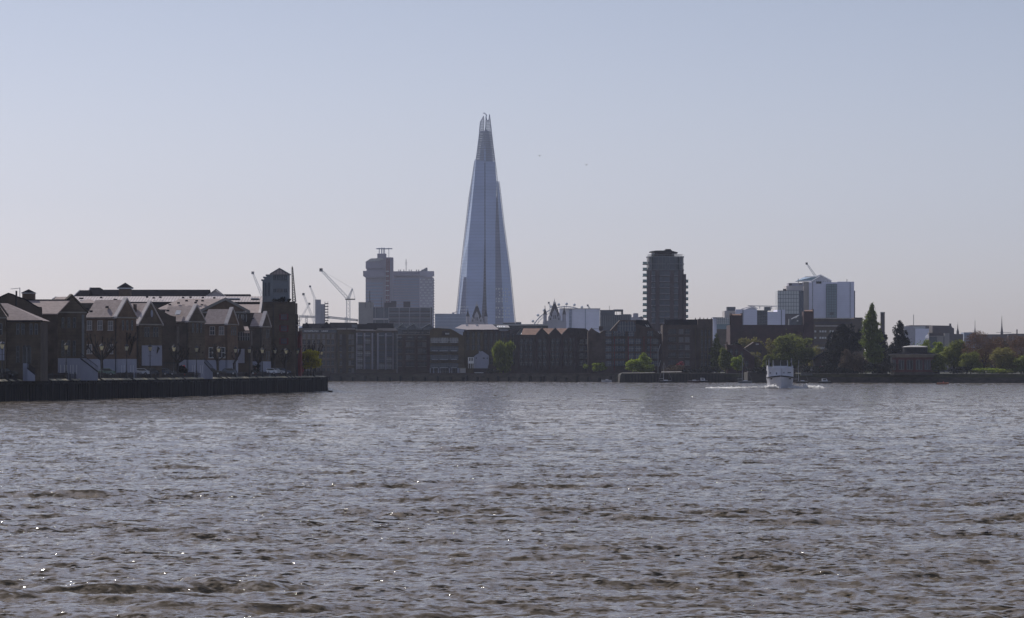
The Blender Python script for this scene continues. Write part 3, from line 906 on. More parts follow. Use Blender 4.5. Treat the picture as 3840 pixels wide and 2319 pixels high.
def recess(label, px0, px1, yE, D, wins, curve=None, name='terraced_house', roofpts=None, mat='side_brick', group='brick river terrace houses', sl=True):
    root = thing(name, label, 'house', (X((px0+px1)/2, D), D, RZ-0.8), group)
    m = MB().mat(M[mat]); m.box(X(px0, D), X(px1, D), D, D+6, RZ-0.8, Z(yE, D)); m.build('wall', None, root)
    for px, py, kind in wins: wall_window((X(px0, D), D), (1, 0), px, py, kind[0], kind[1], root)
    if roofpts:
        (ya, xa0, xa1), (yb, xb0, xb1), back = roofpts
        r = MB().mat(M['roof_tile'])
        za, zc = Z(ya, D), Z(yb, D+back)
        v = [(X(xa0, D), D-0.4, za), (X(xa1, D), D-0.4, za), (X(xb1, D+back), D+back, zc), (X(xb0, D+back), D+back, zc)]
        v += [(a, b, c-0.25) for a, b, c in v]
        r.add(v, [(0,1,2,3), (7,6,5,4), (0,4,5,1), (1,5,6,2), (2,6,7,3), (3,7,4,0)])
        r.build('roof', None, root)
    if curve: party_wall(root, curve, D-0.7)
    return root
recess('recessed brick house left of the gable with a skylight, in shadow with three slit windows', 600, 662, 1224, H(640, 16),
       [(613, 1246, SLIT), (634, 1246, SLIT), (646, 1246, SLIT)], curve=[(578, 1420), (659, 1420), (659, 1187), (652, 1187), (638, 1183), (622, 1174), (600, 1163), (583, 1150), (574, 1142), (572, 1150), (590, 1200)][::1],
       roofpts=((1224, 600, 655), (1196, 603, 660), 4))
def ext_h4(root, B, u, n, L, W, zE, zR):
    D = B[1]+2.4
    s = MB().mat(M['light_metal']); z = Z(1171, D); s.add([(X(657, D), D-1.0, z-0.45), (X(676, D), D-1.0, z-0.45), (X(679, D), D+0.3, z+0.4), (X(661, D), D+0.3, z+0.4)], [(0, 1, 2, 3)])
    s.add([(X(657, D), D-1.0, z-0.6), (X(676, D), D-1.0, z-0.6), (X(679, D), D+0.3, z+0.25), (X(661, D), D+0.3, z+0.25)], [(3, 2, 1, 0)])
    s.build('skylight', None, root)
    m = MB(); roof_vents(m, [(630, 1167, D)]); m.build('roof_vent', None, root)
    stair(root, 768, 1360, 800, 1395, B[1]-1, 0)
terrace_house('brick terrace house with a bright skylight in its lit roof',
    600, 708, 768, 1203, 1149, 6.3, H(708), [], [(723, 1232, SLIT), (739.5, 1232, SLIT), (754, 1232, SLIT), (724, 1384, ARCHW), (754, 1384, ARCHW)], white=1350, extra=ext_h4)
terrace_house('brick terrace house with two wide white framed windows below a plain lit roof',
    762, 854, 892, 1213, 1160, 6.3, H(854), [(796.5, 1241, SASHP), (831, 1241, SASH), (796, 1323, ('sashbig', (1.5, 2.2, dict(cols=2, rows=2, bar=0.08)))), (832, 1323, ('sashbig', (1.5, 2.2, {})))],
    [(868, 1243, SLIT), (876, 1243, SLIT), (883, 1243, SLIT)], brick='orange_brick', white=1351)
recess('narrow recessed brick house with a small gable and a white entrance panel', 889, 940, 1240, H(890, 17),
       [(895, 1262, SLIT), (905, 1262, SLIT), (914, 1262, SLIT), (923, 1262, SLIT), (932, 1262, SLIT)],
       curve=[(884, 1240), (918, 1240), (898, 1175)], roofpts=((1246, 915, 938), (1225, 912, 930), 3))
def ext_h7(root, B, u, n, L, W, zE, zR):
    D = B[1]+3.5
    party_wall(root, [(907, 1420), (939, 1420), (939, 1216), (930, 1213), (918, 1205), (906, 1195), (900, 1184), (903, 1200)], D-0.8)
    m = MB(); roof_vents(m, [(919, 1199, D-0.6), (948, 1197, D-0.8), (976, 1200, D-1)]); m.build('roof_vent', None, root)
terrace_house('brick terrace house nearest the tall warehouse, with a small narrow gable and white base',
    938, 984, 1015, 1222, 1175, 6.2, H(984), [], [(1000, 1252, SLIT), (1007, 1252, SLIT), (999, 1335, SLIT), (1008, 1335, SLIT)], white=1356, extra=ext_h7)
pn = MB().mat(M['white_render']); Dp = H(890, 16.2); pn.box(X(890, Dp), X(917, Dp), Dp, Dp+0.05, Z(1362, Dp), Z(1309, Dp))
pno = pn.build('rendered_panel', None, bpy.data.objects['terraced_house.007'] if 'terraced_house.007' in bpy.data.objects else None)

# --- buildings behind the terrace
def long_roof():
    D = 905
    root = thing('warehouse', 'long low warehouse under a pale corrugated roof behind the terrace', 'warehouse', (X(640, D), D, RZ))
    zE, zR = Z(1133, D), Z(1112, D+9)
    m = MB().mat(M['sooty_brick']); m.box(X(262, D), X(1022, D), D+0.3, D+18, RZ, zE-0.1); m.build('wall', None, root)
    r = MB().mat(M['corrugated'])
    x0, x1 = X(258, D), X(1024, D)
    r.add([(x0, D, zE), (x1, D, zE), (x1, D+9, zR), (x0, D+9, zR), (x1, D+18, zE), (x0, D+18, zE)], [(0,1,2,3), (3,2,4,5)])
    r.mat(M['slate']); r.box(x0, x1, D-0.15, D-0.02, zE-0.5, zE+0.03)
    r.build('roof', None, root)
    for px, py, wd in ((870, 1124, 1.6), (952, 1124, 1.0), (996, 1124, 1.0)):
        y = D+3.6; s = MB().mat(M['dark_metal']); s.box(X(px, D)-wd, X(px, D)+wd, y-0.3, y+1.2, Z(py, y)-0.5, Z(py, y)+0.15)
        s.mat(M['white_paint']); s.box(X(px, D)-wd, X(px, D)+wd, y-0.35, y+1.2, Z(py, y)+0.16, Z(py, y)+0.4)
        s.build('skylight', None, root)
    vm = MB(); 
    for px, py in ((302, 1121), (309, 1121), (380, 1118), (431, 1125), (436, 1126), (552, 1116), (577, 1119), (602, 1117), (687, 1118), (761, 1118), (804, 1119), (715, 1117)):
        roof_vents(vm, [(px, py, D+3)])
    vm.build('roof_vent', None, root)
long_roof()
def slate_blocks():
    def sb(label, px0, px1, yR, yE, D, hl=0, hr=0, lit=False, back=14):
        root = thing('apartment_block', label, 'building', (X((px0+px1)/2, D), D, RZ), 'slate roofed blocks behind the terrace')
        m = MB().mat(M['white_render']); m.box(X(px0, D)+0.3, X(px1, D)-0.3, D+0.3, D+back-0.3, RZ, Z(yE, D)); m.build('wall', None, root)
        r = MB().mat(M['slate']); r.hip(X(px0, D), X(px1, D), D, D+back, Z(yE, D), Z(yR, D+back/2), hl, hr); 
        r.mat(M['lit_stone'])
        r.tube((X(px0, D), D, Z(yE, D)), (X(px0, D)+hl, D+back/2, Z(yR, D+back/2)), 0.16, n=4)
        r.build('roof', None, root)
        return root
    sb('low dark slate roof end left of the corrugated roof', 197, 262, 1114, 1122, 925)
    sb('smaller stepped slate roof left of the higher one', 274, 330, 1089, 1113, 965, hl=1.0)
    sb('stepped slate roof block with the small hipped peak', 326, 412, 1079, 1113, 975, hr=3.5)
    sb('longest slate roof block stretching behind the corrugated roof', 360, 780, 1087, 1113, 985)
    r = sb('low slate roof end right of the pale pediment', 826, 932, 1104, 1114, 990)
    D = 980
    root = thing('pediment_building', 'pale rendered pediment gable rising over the corrugated roof', 'building', (X(810, D), D, RZ))
    m = MB().mat(M['tan_panel']); m.pxz([(X(775, D), RZ), (X(843, D), RZ), (X(843, D), Z(1114, D)), (X(810, D), Z(1090, D)), (X(775, D), Z(1114, D))], D, D+1); m.build('wall', None, root)
    c = MB().mat(M['lit_stone'])
    for a, b in (((773, 1116), (810, 1088)), ((810, 1088), (846, 1116))):
        c.pxz([(X(a[0], D), Z(a[1], D)), (X(b[0], D), Z(b[1], D)), (X(b[0], D), Z(b[1], D)+0.35), (X(a[0], D), Z(a[1], D)+0.35)], D-0.4, D+1.4)
    c.build('gable_coping', None, root)
    D = 970
    root = thing('roof_turret', 'square brick roof turret with a dark pyramid cap above the slate roofs', 'turret', (X(467, D), D, Z(1112, D)))
    m = MB().mat(M['orange_brick']); m.box(X(446, D), X(489, D), D, D+3, Z(1112, D), Z(1084, D)); m.build('wall', None, root)
    m = MB().mat(M['slate']); m.pyramid(X(438, D), X(497, D), D-0.5, D+3.7, Z(1079.5, D), Z(1060, D)); m.mat(M['white_paint']); m.box(X(440, D), X(495, D), D-0.4, D+3.6, Z(1083.9, D), Z(1079.6, D)); m.build('roof', None, root)
slate_blocks()
def pediment_house():
    D = 835
    root = thing('pediment_house', 'wide brick house with a broad stone edged pediment between the terrace roofs', 'house', (X(800, D), D, RZ))
    m = MB().mat(M['orange_brick'])
    xm, za, zb = X(850, D), Z(1124, D), Z(1168, D)
    m.pxz([(X(752, D), zb), (X(938, D), zb), (xm, za)], D-3, D-2.6)
    m.mat(M['side_brick']); m.box(X(752, D), X(985, D), D-2.9, D+10, RZ, zb-0.4)
    m.build('wall', None, root)
    c = MB().mat(M['stone'])
    for a, b in (((748, 1171), (850, 1122)), ((850, 1122), (942, 1171))):
        c.pxz([(X(a[0], D), Z(a[1], D)-0.35), (X(b[0], D), Z(b[1], D)-0.35), (X(b[0], D), Z(b[1], D)+0.3), (X(a[0], D), Z(a[1], D)+0.3)], D-3.6, D-3.01)
    c.box(X(750, D), X(940, D), D-3.5, D-3.02, zb-0.5, zb-0.1)
    c.build('pediment_moulding', None, root)
    r = MB().mat(M['roof_tile'])
    zr = Z(1121, D+8)
    def slab(p):
        r.add(p + [(a, b, c-0.2) for a, b, c in p], [tuple(range(len(p))), tuple(range(2*len(p)-1, len(p)-1, -1))] + [(i, i+len(p), (i+1) % len(p)+len(p), (i+1) % len(p)) for i in range(len(p))])
    D8 = D+8
    slab([(X(585, D), D-1, Z(1161, D)), (X(760, D), D-1, Z(1161, D)), (X(850, D8), D8, zr), (X(675, D8), D8, zr)])
    slab([(X(850, D), D-2.9, Z(1121.5, D)), (X(850, D8), D8, zr), (X(892, D8), D8, Z(1141, D8)), (X(930, D), D-2.9, Z(1161, D))])
    slab([(X(925, D), D-1, Z(1179, D)), (X(980, D), D-1, Z(1179, D)), (X(980, D8), D8, Z(1142, D8)), (X(890, D8), D8, Z(1142, D8))])
    r.build('roof', None, root)
    v = MB()
    for px, py in ((637, 1145), (663, 1150), (670, 1138), (688, 1148), (700, 1130), (738, 1130), (734, 1137), (760, 1130), (770, 1148), (758, 1146)): roof_vents(v, [(px, py, D+3)])
    v.build('roof_vent', None, root)
    c = MB().mat(M['lit_stone']); c.add([(X(970, D), D-1.5, Z(1178, D)), (X(979, D), D-1.5, Z(1178, D)), (X(984, D8), D8, Z(1131, D8)), (X(976, D8), D8, Z(1131, D8)),
        (X(970, D), D-1.5, Z(1178, D)-0.5), (X(979, D), D-1.5, Z(1178, D)-0.5), (X(984, D8), D8, Z(1131, D8)-0.5), (X(976, D8), D8, Z(1131, D8)-0.5)], [(0,1,2,3), (0,4,5,1), (1,5,6,2), (3,7,4,0)])
    c.build('gable_coping', None, root)
    for px in (880, 900, 918):
        wall_window((X(800, D), D-2.95), (1, 0), px, 1192, ARCHW[0], ARCHW[1], root)
    D = 890
    root = thing('hipped_roof_house', 'small dark hipped roof peeping over the second lit terrace roof', 'house', (X(330, D), D, RZ))
    m = MB().mat(M['side_brick']); m.box(X(290, D), X(362, D), D+0.2, D+7.8, RZ, Z(1137, D)); m.build('wall', None, root)
    m = MB().mat(M['roof_tile']); m.hip(X(285, D), X(366, D), D, D+8, Z(1137, D), Z(1123, D+4), 2.3, 2.3); m.build('roof', None, root)
pediment_house()

# --- the tall plain warehouse with the glazed tower
def warehouse_tower():
    D = 858.0
    root = thing('warehouse', 'tall plain brick warehouse block at the end of the terrace with red framed windows', 'warehouse', (X(1045, D), D, RZ))
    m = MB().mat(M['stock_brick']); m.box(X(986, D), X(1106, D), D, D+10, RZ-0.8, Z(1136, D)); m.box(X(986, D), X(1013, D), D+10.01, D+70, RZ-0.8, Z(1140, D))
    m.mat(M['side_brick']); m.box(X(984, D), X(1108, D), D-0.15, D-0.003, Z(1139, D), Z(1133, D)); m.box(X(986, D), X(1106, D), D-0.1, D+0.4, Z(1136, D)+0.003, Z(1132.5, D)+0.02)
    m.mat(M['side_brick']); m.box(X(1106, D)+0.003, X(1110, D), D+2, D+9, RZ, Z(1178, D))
    m.build('wall', None, root)
    for py, h in ((1189, 1.3), (1232, 1.4), (1280, 1.4)):
        k = ('redw', (1.5, 1.35, dict(cols=3, rows=2, bar=0.07, frame='red_frame', glass='pane_blue')))
        wall_window((X(1000, D), D), (1, 0), 1064.5, py, k[0], k[1], root)
        for s in (-1, 1):
            sh = MB().mat(M['red_frame']); x = X(1064.5, D)+s*0.95; sh.box(x-0.12, x+0.12, D-0.14, D-0.003, Z(py, D)-0.75, Z(py, D)+0.75); sh.build('shutter', None, root)
    dp = MB().mat(M['iron']); dp.box(X(1024, D), X(1026, D), D-0.2, D-0.003, RZ, Z(1140, D)); dp.build('drainpipe', None, root)
    pl = MB().mat(M['iron'])
    x = X(1108, D)
    for z in (Z(1190, D), Z(1202, D), Z(1215, D)):
        pl.box(x, X(1121, D), D+3, D+4.2, z, z+0.12)
    for px in (1111, 1120): pl.box(X(px, D)-0.05, X(px, D)+0.05, D+3, D+3.1, Z(1215, D), Z(1190, D))
    pl.tube((X(1111, D), D+3, Z(1215, D)), (X(1120, D), D+3, Z(1202, D)), 0.05, n=4)
    pl.mat(M['white_paint']); pl.box(x+0.1, X(1122, D), D+2.9, D+4.3, Z(1221, D), Z(1218.5, D))
    pl.build('steel_platform', None, root)
    # tower: long narrow glazed building whose gable end faces us
    D = 861; zg = Z(1135, D)
    t = thing('glazed_tower', 'narrow dark glazed tower with a corrugated gable on the warehouse roof', 'tower', (X(1048, D), D, zg))
    x0, x1 = X(1016, D), X(1081, D); zE, zA = Z(1030, D), Z(1010, D)
    m = MB().mat(M['tower_panel']); m.box(x0, x1, D, D+6.5, zg-2, zE)
    for k, (px, py) in enumerate(((1001, 1036), (991, 1044), (984, 1054))):
        d = D+6.5+k*18; m.box(X(px, d), X(px+40, d), d, d+19, zg-4, Z(py, d)); m.box(X(px, d)-0.3, X(px+40, d)+0.3, d-0.1, d+19, Z(py, d)+0.003, Z(py, d)+0.4)
    for px in (1016.5, 1022, 1080): m.box(X(px, D)-0.18, X(px, D)+0.18, D-0.25, D-0.003, zg, zE)
    wl = m.build('wall', None, t)
    g = MB().mat(M['corrugated']); g.pxz([(X(1013, D), zE), (X(1084, D), zE), (X(1048, D), zA)], D-0.35, D+6.5)
    g.mat(M['grey_metal'])
    for a, b in (((1012, 1030.5), (1048, 1009)), ((1048, 1009), (1085, 1030.5))):
        g.pxz([(X(a[0], D), Z(a[1], D)), (X(b[0], D), Z(b[1], D)), (X(b[0], D), Z(b[1], D)+0.25), (X(a[0], D), Z(a[1], D)+0.25)], D-0.5, D+6.7)
    g.build('roof', None, t)
    for py0, py1, gl in ((1033, 1051, 'pane_blue'), (1083, 1097, 'curtained')):
        for k in range(4):
            a = X(1025+k*13.2, D); b = X(1025+k*13.2+11, D)
            f = MB().mat(M[gl] if k % 3 else M['pane_blue']); f.box(a, b, D-0.08, D-0.004, Z(py1, D), Z(py0, D)); wv = f.build('window', None, t)
            f = MB().mat(M['grey_metal']); f.box((a+b)/2-0.05, (a+b)/2+0.05, D-0.14, D-0.084, Z(py1, D), Z(py0, D)); f.box(a, b, D-0.14, D-0.084, Z(py1, D)-0.06, Z(py1, D)+0.06); f.box(a, b, D-0.14, D-0.084, Z(py0, D)-0.06, Z(py0, D)+0.06); f.build('window_frame', None, wv)
    for k, px in enumerate((1008, 1012, 996, 987)):
        d = (D+6.4, D+6.4, D+24.4, D+42.4)[k]
        f = MB().mat(M['pane_blue']); f.box(X(px-2, d), X(px+1.2, d), d-0.1, d-0.004, Z(1110, d), Z(1060, d)); f.build('window', None, t)
    # roof planting
    for i, px in enumerate((1030, 1046, 1062, 1084)):
        shrub('roof_shrub', ['round dark shrub on the warehouse roof, left of the tower front', 'low dark shrub on the warehouse roof at the middle of the tower front', 'tallest dark shrub on the warehouse roof', 'small spiky shrub on the warehouse roof by the lattice mast'][i],
              X(px, D-1.5), D-1.5, Z(1135, D), (1.2, 1.0, 1.5, 0.8)[i], (0.9, 0.8, 1.5, 0.9)[i], 'dark_leaf', 100, group='shrubs on the warehouse roof')
    D = 863
    cm = MB().mat(M['iron']); p, q = (X(1103, D), D, Z(1134, D)), (X(1096, D), D, Z(1003, D))
    cm.lattice(p, q, 0.85, 0.2, 0.085, 20)
    cm.tube(q, (X(1095.5, D), D, Z(998, D)), 0.06, n=4)
    cm.build('lattice_mast', None, None, origin=p)
    tag(bpy.data.objects['lattice_mast'], 'thin black lattice mast leaning on the warehouse roof edge', 'mast')
    D = 864
    root = thing('red_building', 'dark red brick building strip right of the tall warehouse', 'building', (X(1120, D), D, RZ))
    m = MB().mat(M['red_frame']); m.box(X(1106, D), X(1128, D), D, D+6, RZ-0.8, Z(1262, D)); m.mat(M['red_brick']); m.box(X(1110, D), X(1127, D), D+0.5, D+5.5, Z(1262, D)+0.003, Z(1243, D)); m.build('wall', None, root)
    for k in range(3):
        b = MB().mat(M['red_frame']); b.box(X(1122, D), X(1130, D), D-1.2, D-0.01, Z(1262+k*22, D), Z(1259+k*22, D)+0.2); b.build('balcony', None, root)
    D = H(1118, 22)
    root = thing('rendered_shed', 'low pale grey building behind the yellow-green tree', 'building', (X(1170, D), D, RZ))
    m = MB().mat(M['pale_stone']); m.box(X(1118, D), X(1150, D), D, D+4, RZ-0.8, Z(1367, D)); m.mat(M['slate']); m.box(X(1116, D), X(1152, D), D-0.3, D+4.2, Z(1367, D)+0.003, Z(1364, D)); m.build('wall', None, root)
# ================================================================== THE QUAY
warehouse_tower()
def qpt(px, off=0.0):
    D = Dq(px)+off
    return X(px, D), D
def make_quay():
    pts = [qpt(px) for px in (-260, -130, 0, 150, 300, 450, 600, 760, 920, 1080, 1222)]
    e = pts[-1]; end = (e[0]*(1+60/e[1])+0.25, e[1]+60); end2 = (e[0]*(1+260/e[1])-4, e[1]+260)
    line = pts + [end, end2]
    # land behind the quay
    mb = MB()
    mb.add([(x, y+0.3, QZ) for x, y in line] + [(-700, line[-1][1], QZ), (-700, pts[0][1], QZ)], [list(range(len(line)+2))])
    g = mb.build('promenade', M['paving']); g['kind'] = 'structure'
    mb = MB()
    ro = [(x-2.0, y+6.5, RZ) for x, y in pts] + [(e[0]-4, e[1]+55, RZ), (-700, e[1]+200, RZ), (-700, pts[0][1], RZ)]
    mb.add(ro, [list(range(len(ro)))])
    g = mb.build('road', M['asphalt']); g['kind'] = 'structure'
    # river wall of dark timber piles
    root = thing('quay_wall', 'black timber piled river wall along the left bank', 'river wall', (pts[4][0], pts[4][1], -1.5))
    w_ = MB().mat(M['piles']); p_ = MB().mat(M['piles']); c_ = MB().mat(M['stone'])
    rnd = random.Random(4)
    for (a, b) in zip(line, line[1:]):
        d = Vector((b[0]-a[0], b[1]-a[1])); L = d.length; d.normalize()
        w_.frame((a[0], a[1], 0), (d.x, d.y)); w_.box(0, L, 0.15, 1.2, -1.5, QZ-0.12)
        w_.box(0, L, -0.12, 0.149, QZ-0.75, QZ-0.45)
        c_.frame((a[0], a[1], 0), (d.x, d.y))
        # weathered kerb, its front slope added to catch sunlight, lengths about two metres
        s = 0.0
        while s < L:
            ln = min(rnd.uniform(1.6, 2.3), L-s)
            j = rnd.uniform(-0.03, 0.03)
            if rnd.random() < 0.88:
                c_.add([(s, -0.1, QZ-0.1+j), (s+ln-0.25, -0.1, QZ-0.1+j), (s+ln-0.25, 0.5, QZ+0.22+j), (s, 0.5, QZ+0.22+j), (s, 0.8, QZ+0.22+j), (s+ln-0.25, 0.8, QZ+0.22+j),
                        (s, -0.1, QZ-0.119), (s+ln-0.25, -0.1, QZ-0.119)], [(0, 1, 2, 3), (3, 2, 5, 4), (6, 7, 1, 0)])
            s += ln
        p_.frame((a[0], a[1], 0), (d.x, d.y))
        n = max(1, int(L/0.75))
        for k in range(n):
            t = (k+0.5)*L/n; wd = rnd.uniform(0.22, 0.42); pr = rnd.uniform(0.12, 0.30)
            p_.box(t-wd/2, t+wd/2, -pr, 0.148, -1.5, QZ-rnd.uniform(0.15, 0.9))
    w_.build('wall_face', None, root); pp = p_.build('timber_piles', None, root)
    k_ = c_.build('kerb_stones', M['paving'], root)
    k_.data.materials.clear(); k_.data.materials.append(M['kerb'])
    # low wall that carries the road
    root = thing('parapet_wall', 'low dark brick parapet between the promenade and the road', 'wall', (pts[4][0], pts[4][1]+6, QZ))
    m = MB().mat(M['sooty_brick'])
    lw = [(x-1.2, y+5.0) for x, y in pts] + [(e[0]-1.4, e[1]+50)]
    for (a, b) in zip(lw, lw[1:]):
        d = Vector((b[0]-a[0], b[1]-a[1])); L = d.length; d.normalize()
        m.frame((a[0], a[1], 0), (d.x, d.y)); m.box(0, L, 0, 0.4, QZ-0.1, 4.85)
        m.box(0, L, -0.06, 0.46, 4.853, 4.95)
    m.build('wall_body', None, root)
    # railing at the edge
    root = thing('railing', 'dark iron railing along the top of the quay wall', 'railing', (pts[4][0], pts[4][1], QZ))
    r_ = MB().mat(M['iron']); b_ = MB().mat(M['iron'])
    for (a, b) in zip(line[:-1], line[1:]):
        d = Vector((b[0]-a[0], b[1]-a[1])); L = d.length; d.normalize()
        r_.frame((a[0], a[1], 0), (d.x, d.y)); b_.frame((a[0], a[1], 0), (d.x, d.y))
        for z in (QZ+0.35, QZ+1.05): r_.box(0, L, 0.98, 1.03, z, z+0.05)
        for k in range(int(L/0.32)+1): b_.box(k*0.32-0.014, k*0.32+0.014, 0.985, 1.02, QZ, QZ+1.15)
        for k in range(int(L/3.2)+1):
            b_.box(k*3.2-0.06, k*3.2+0.06, 0.94, 1.06, QZ, QZ+1.4)
    r_.build('rail', None, root); b_.build('balusters', None, root)
M['kerb'] = material('kerb', (0.50, 0.44, 0.30), 0.8, 0.45, 0.6)
make_quay()
for i, px in enumerate((330, 905)):
    x, y = qpt(px, -0.5); m = MB().mat(M['iron'])
    for s in (-0.22, 0.22): m.tube((x+s, y, -0.6), (x+s, y, QZ+0.5), 0.035, n=4)
    for k in range(14): m.tube((x-0.22, y, -0.4+k*0.3), (x+0.22, y, -0.4+k*0.3), 0.025, n=3)
    tag(m.build('ladder', None, None, origin=(x, y, 0)), ['iron ladder on the quay wall below the second terrace house', 'iron ladder on the quay wall below the eleventh lamp'][i], 'ladder')

# --- street lamps
LAMPS = [8, 142, 248, 381, 475, 563, 652, 737, 820, 883, 935, 984, 1031, 1073, 1115, 1154, 1177, 1197, 1206]
def lamp_master(label, x, y):
    root = thing('street_lamp', label, 'street lamp', (x, y, QZ), 'lantern street lamps along the quay')
    h = 5.5
    p = MB().mat(M['iron'])
    p.lathe([(0.24, QZ), (0.24, QZ+0.7), (0.15, QZ+0.8), (0.15, QZ+1.6), (0.10, QZ+1.75), (0.085, QZ+3.2), (0.12, QZ+3.25), (0.075, QZ+3.35), (0.065, QZ+h)], x, y, 8)
    p.box(x-0.45, x+0.45, y-0.03, y+0.03, QZ+4.6, QZ+4.66)
    p.lathe([(0.07, QZ+h), (0.20, QZ+h+0.06), (0.22, QZ+h+0.12)], x, y, 8)
    p.build('post', None, root)
    g = MB().mat(M['lantern_glass']); g.lathe([(0.21, QZ+h+0.13), (0.40, QZ+h+0.92)], x, y, 6); ln = g.build('lantern', None, root)
    c = MB().mat(M['iron'])
    c.lathe([(0.46, QZ+h+0.93), (0.40, QZ+h+1.02), (0.24, QZ+h+1.22), (0.20, QZ+h+1.24), (0.12, QZ+h+1.36), (0.04, QZ+h+1.40), (0.035, QZ+h+1.75)], x, y, 8)
    for k in range(6):
        a = 6.283*k/6; c.tube((x+0.215*math.cos(a), y+0.215*math.sin(a), QZ+h+0.12), (x+0.405*math.cos(a), y+0.405*math.sin(a), QZ+h+0.93), 0.018, n=3)
    c.build('lantern_cap', None, ln)
    return root
def make_lamps():
    words = ['first', 'second', 'third', 'fourth', 'fifth', 'sixth', 'seventh', 'eighth', 'ninth', 'tenth', 'eleventh', 'twelfth', 'thirteenth', 'fourteenth', 'fifteenth', 'sixteenth', 'seventeenth', 'eighteenth', 'last']
    place = ['at the picture edge', 'by the leftmost house', 'before three arched windows', 'before the widest bare tree', 'before the house with three white windows', 'before the white arched panel',
             'right of the parked car row', 'before the skylight house', 'before the two window house', 'beside the white entrance panel', 'left of the person in white', 'before the narrow white base',
             'before the warehouse edge', 'below the red framed windows', 'at the warehouse right corner', 'in front of the yellow-green tree', 'before the tree middle', 'at the tree right edge', 'right of the yellow-green tree']
    master = None
    for i, px in enumerate(LAMPS):
        off = 2.2 if px < 1190 else 10+(px-1190)*1.3
        D = Dq(px)+off
        lab = f"{words[i]} black lantern post from the left, {place[i]}"
        if master is None: master = lamp_master(lab, X(px, D), D)
        else:
            c = copy_tree(master); c.location = (X(px, D), D, QZ); c['label'] = lab
make_lamps()
def road_sign():
    D = Dq(142)+1.9
    m = MB().mat(M['white_paint']); m.box(X(138, D), X(147.5, D), D-0.04, D, Z(1361, D), Z(1348, D))
    m.mat(M['iron']); m.box(X(141, D), X(144, D), D-0.06, D-0.042, Z(1359, D), Z(1351, D))
    o = m.build('notice_board', None, None, origin=(X(142, D), D, Z(1361, D)))
    tag(o, 'small white notice fixed to the second lamp post', 'sign')
road_sign()

# --- pollarded trees
POL = [(40, 1285, 100), (150, 1255, 95), (288, 1252, 80), (385, 1238, 120), (483, 1250, 78), (567, 1290, 60), (665, 1290, 80), (738, 1285, 60), (818, 1275, 70), (876, 1295, 72), (925, 1300, 60),
       (970, 1290, 70), (1022, 1280, 52), (1070, 1300, 60), (1098, 1285, 70), (1140, 1285, 70), (1182, 1270, 70)]
plabel = ['at the picture edge', 'behind the second lamp', 'beside three arched windows', 'with the widest crown', 'before the steep narrow gable', 'before the white arched panel', 'right of the dark car row',
          'before the skylight house', 'left of two wide windows', 'before the white entrance panel', 'beside the person in white', 'before the narrow white base', 'at the warehouse edge',
          'below the red framed windows', 'at the warehouse right corner', 'left of the yellow-green tree', 'rising over the yellow-green tree']
for i, (px, yt, wpx) in enumerate(POL):
    pollard('knobbly bare pollarded tree ' + plabel[i], px, yt, Dq(min(px, 1222))+(9 if px < 1100 else 14), wpx, 4.2, 40+i*3, nl=(9 if wpx > 110 else 7), lean=random.Random(i).uniform(-0.12, 0.12))
tree('bright yellow-green leafy tree at the tip of the quay', 1166, 1312, 1418, 873.0, 78, 'lime_leaf', 2400, 0.32, 'round', zbase=4.2, trunk=0.2, low=0.28)

# --- cars
def car(label, px, D, z, paint, heading=0.0, van=False, master=None, group='cars parked behind the quay', top=1.45):
    x = X(px, D)
    root = thing('parked_van' if van else 'parked_car', label, 'van' if van else 'car', (x, D, z), group)
    c, s = math.cos(heading), math.sin(heading)
    def fr(mb): mb.frame((x, D, z), (c, s)); return mb
    Lh = 2.15 if not van else 2.4; wd = 0.87
    b = fr(MB()).mat(paint)
    if van: prof = [(-Lh, 0.35), (Lh, 0.35), (Lh, 0.9), (Lh-0.5, 1.1), (Lh-0.95, 1.95), (-Lh, 2.0)]
    else: prof = [(-Lh, 0.32), (Lh, 0.32), (Lh, 0.72), (Lh-0.15, 0.84), (Lh-1.15, 0.95), (0.35, top), (-1.1, top), (-1.75, 1.0), (-Lh, 0.92)]
    n = len(prof)
    hw = [wd if zz < 1.0 else wd*0.84 for _, zz in prof]
    vs = [(xx, -h, zz) for (xx, zz), h in zip(prof, hw)] + [(xx, h, zz) for (xx, zz), h in zip(prof, hw)]
    b.add(vs, [list(range(n)), list(range(2*n-1, n-1, -1))] + [(i, i+n, (i+1) % n+n, (i+1) % n) for i in range(n)])
    b.build('body', None, root)
    g = fr(MB()).mat(M['pane'])
    if van: g.pxz([(Lh-1.4, 1.15), (Lh-0.62, 1.15), (Lh-0.95, 1.75), (Lh-1.4, 1.75)], -wd*0.9, wd*0.9)
    else:
        g.add([(Lh-1.1, -0.70, 0.99), (Lh-1.1, 0.70, 0.99), (0.42, 0.66, top-0.03), (0.42, -0.66, top-0.03)], [(0, 1, 2, 3)])
        g.pxz([(-1.55, 1.0), (0.85, 1.0), (0.28, top-0.1), (-1.05, top-0.1)], -wd*0.93, wd*0.93)
    g.build('windows', None, root)
    for wx in (-1.3, 1.3):
        for wy in (-1, 1):
            w_ = fr(MB()).mat(M['iron'])
            y0 = wy*wd; w_.tube((wx, y0-0.1*wy, 0.32), (wx, y0+0.04*wy, 0.32), 0.32, n=10); wh = w_.build('wheel', None, root)
            r_ = fr(MB()).mat(M['light_metal']); r_.tube((wx, y0+0.041*wy, 0.32), (wx, y0+0.05*wy, 0.32), 0.19, n=8); r_.build('rim', None, wh)
    return root
pm = {k: material('paint_'+k, c, 0.25, 0.05, 1, spec=0.7) for k, c in dict(silver=(0.45, 0.46, 0.48), black=(0.02, 0.02, 0.022), blue=(0.03, 0.05, 0.10), grey=(0.10, 0.11, 0.12), white=(0.7, 0.7, 0.7), green=(0.12, 0.18, 0.13)).items()}
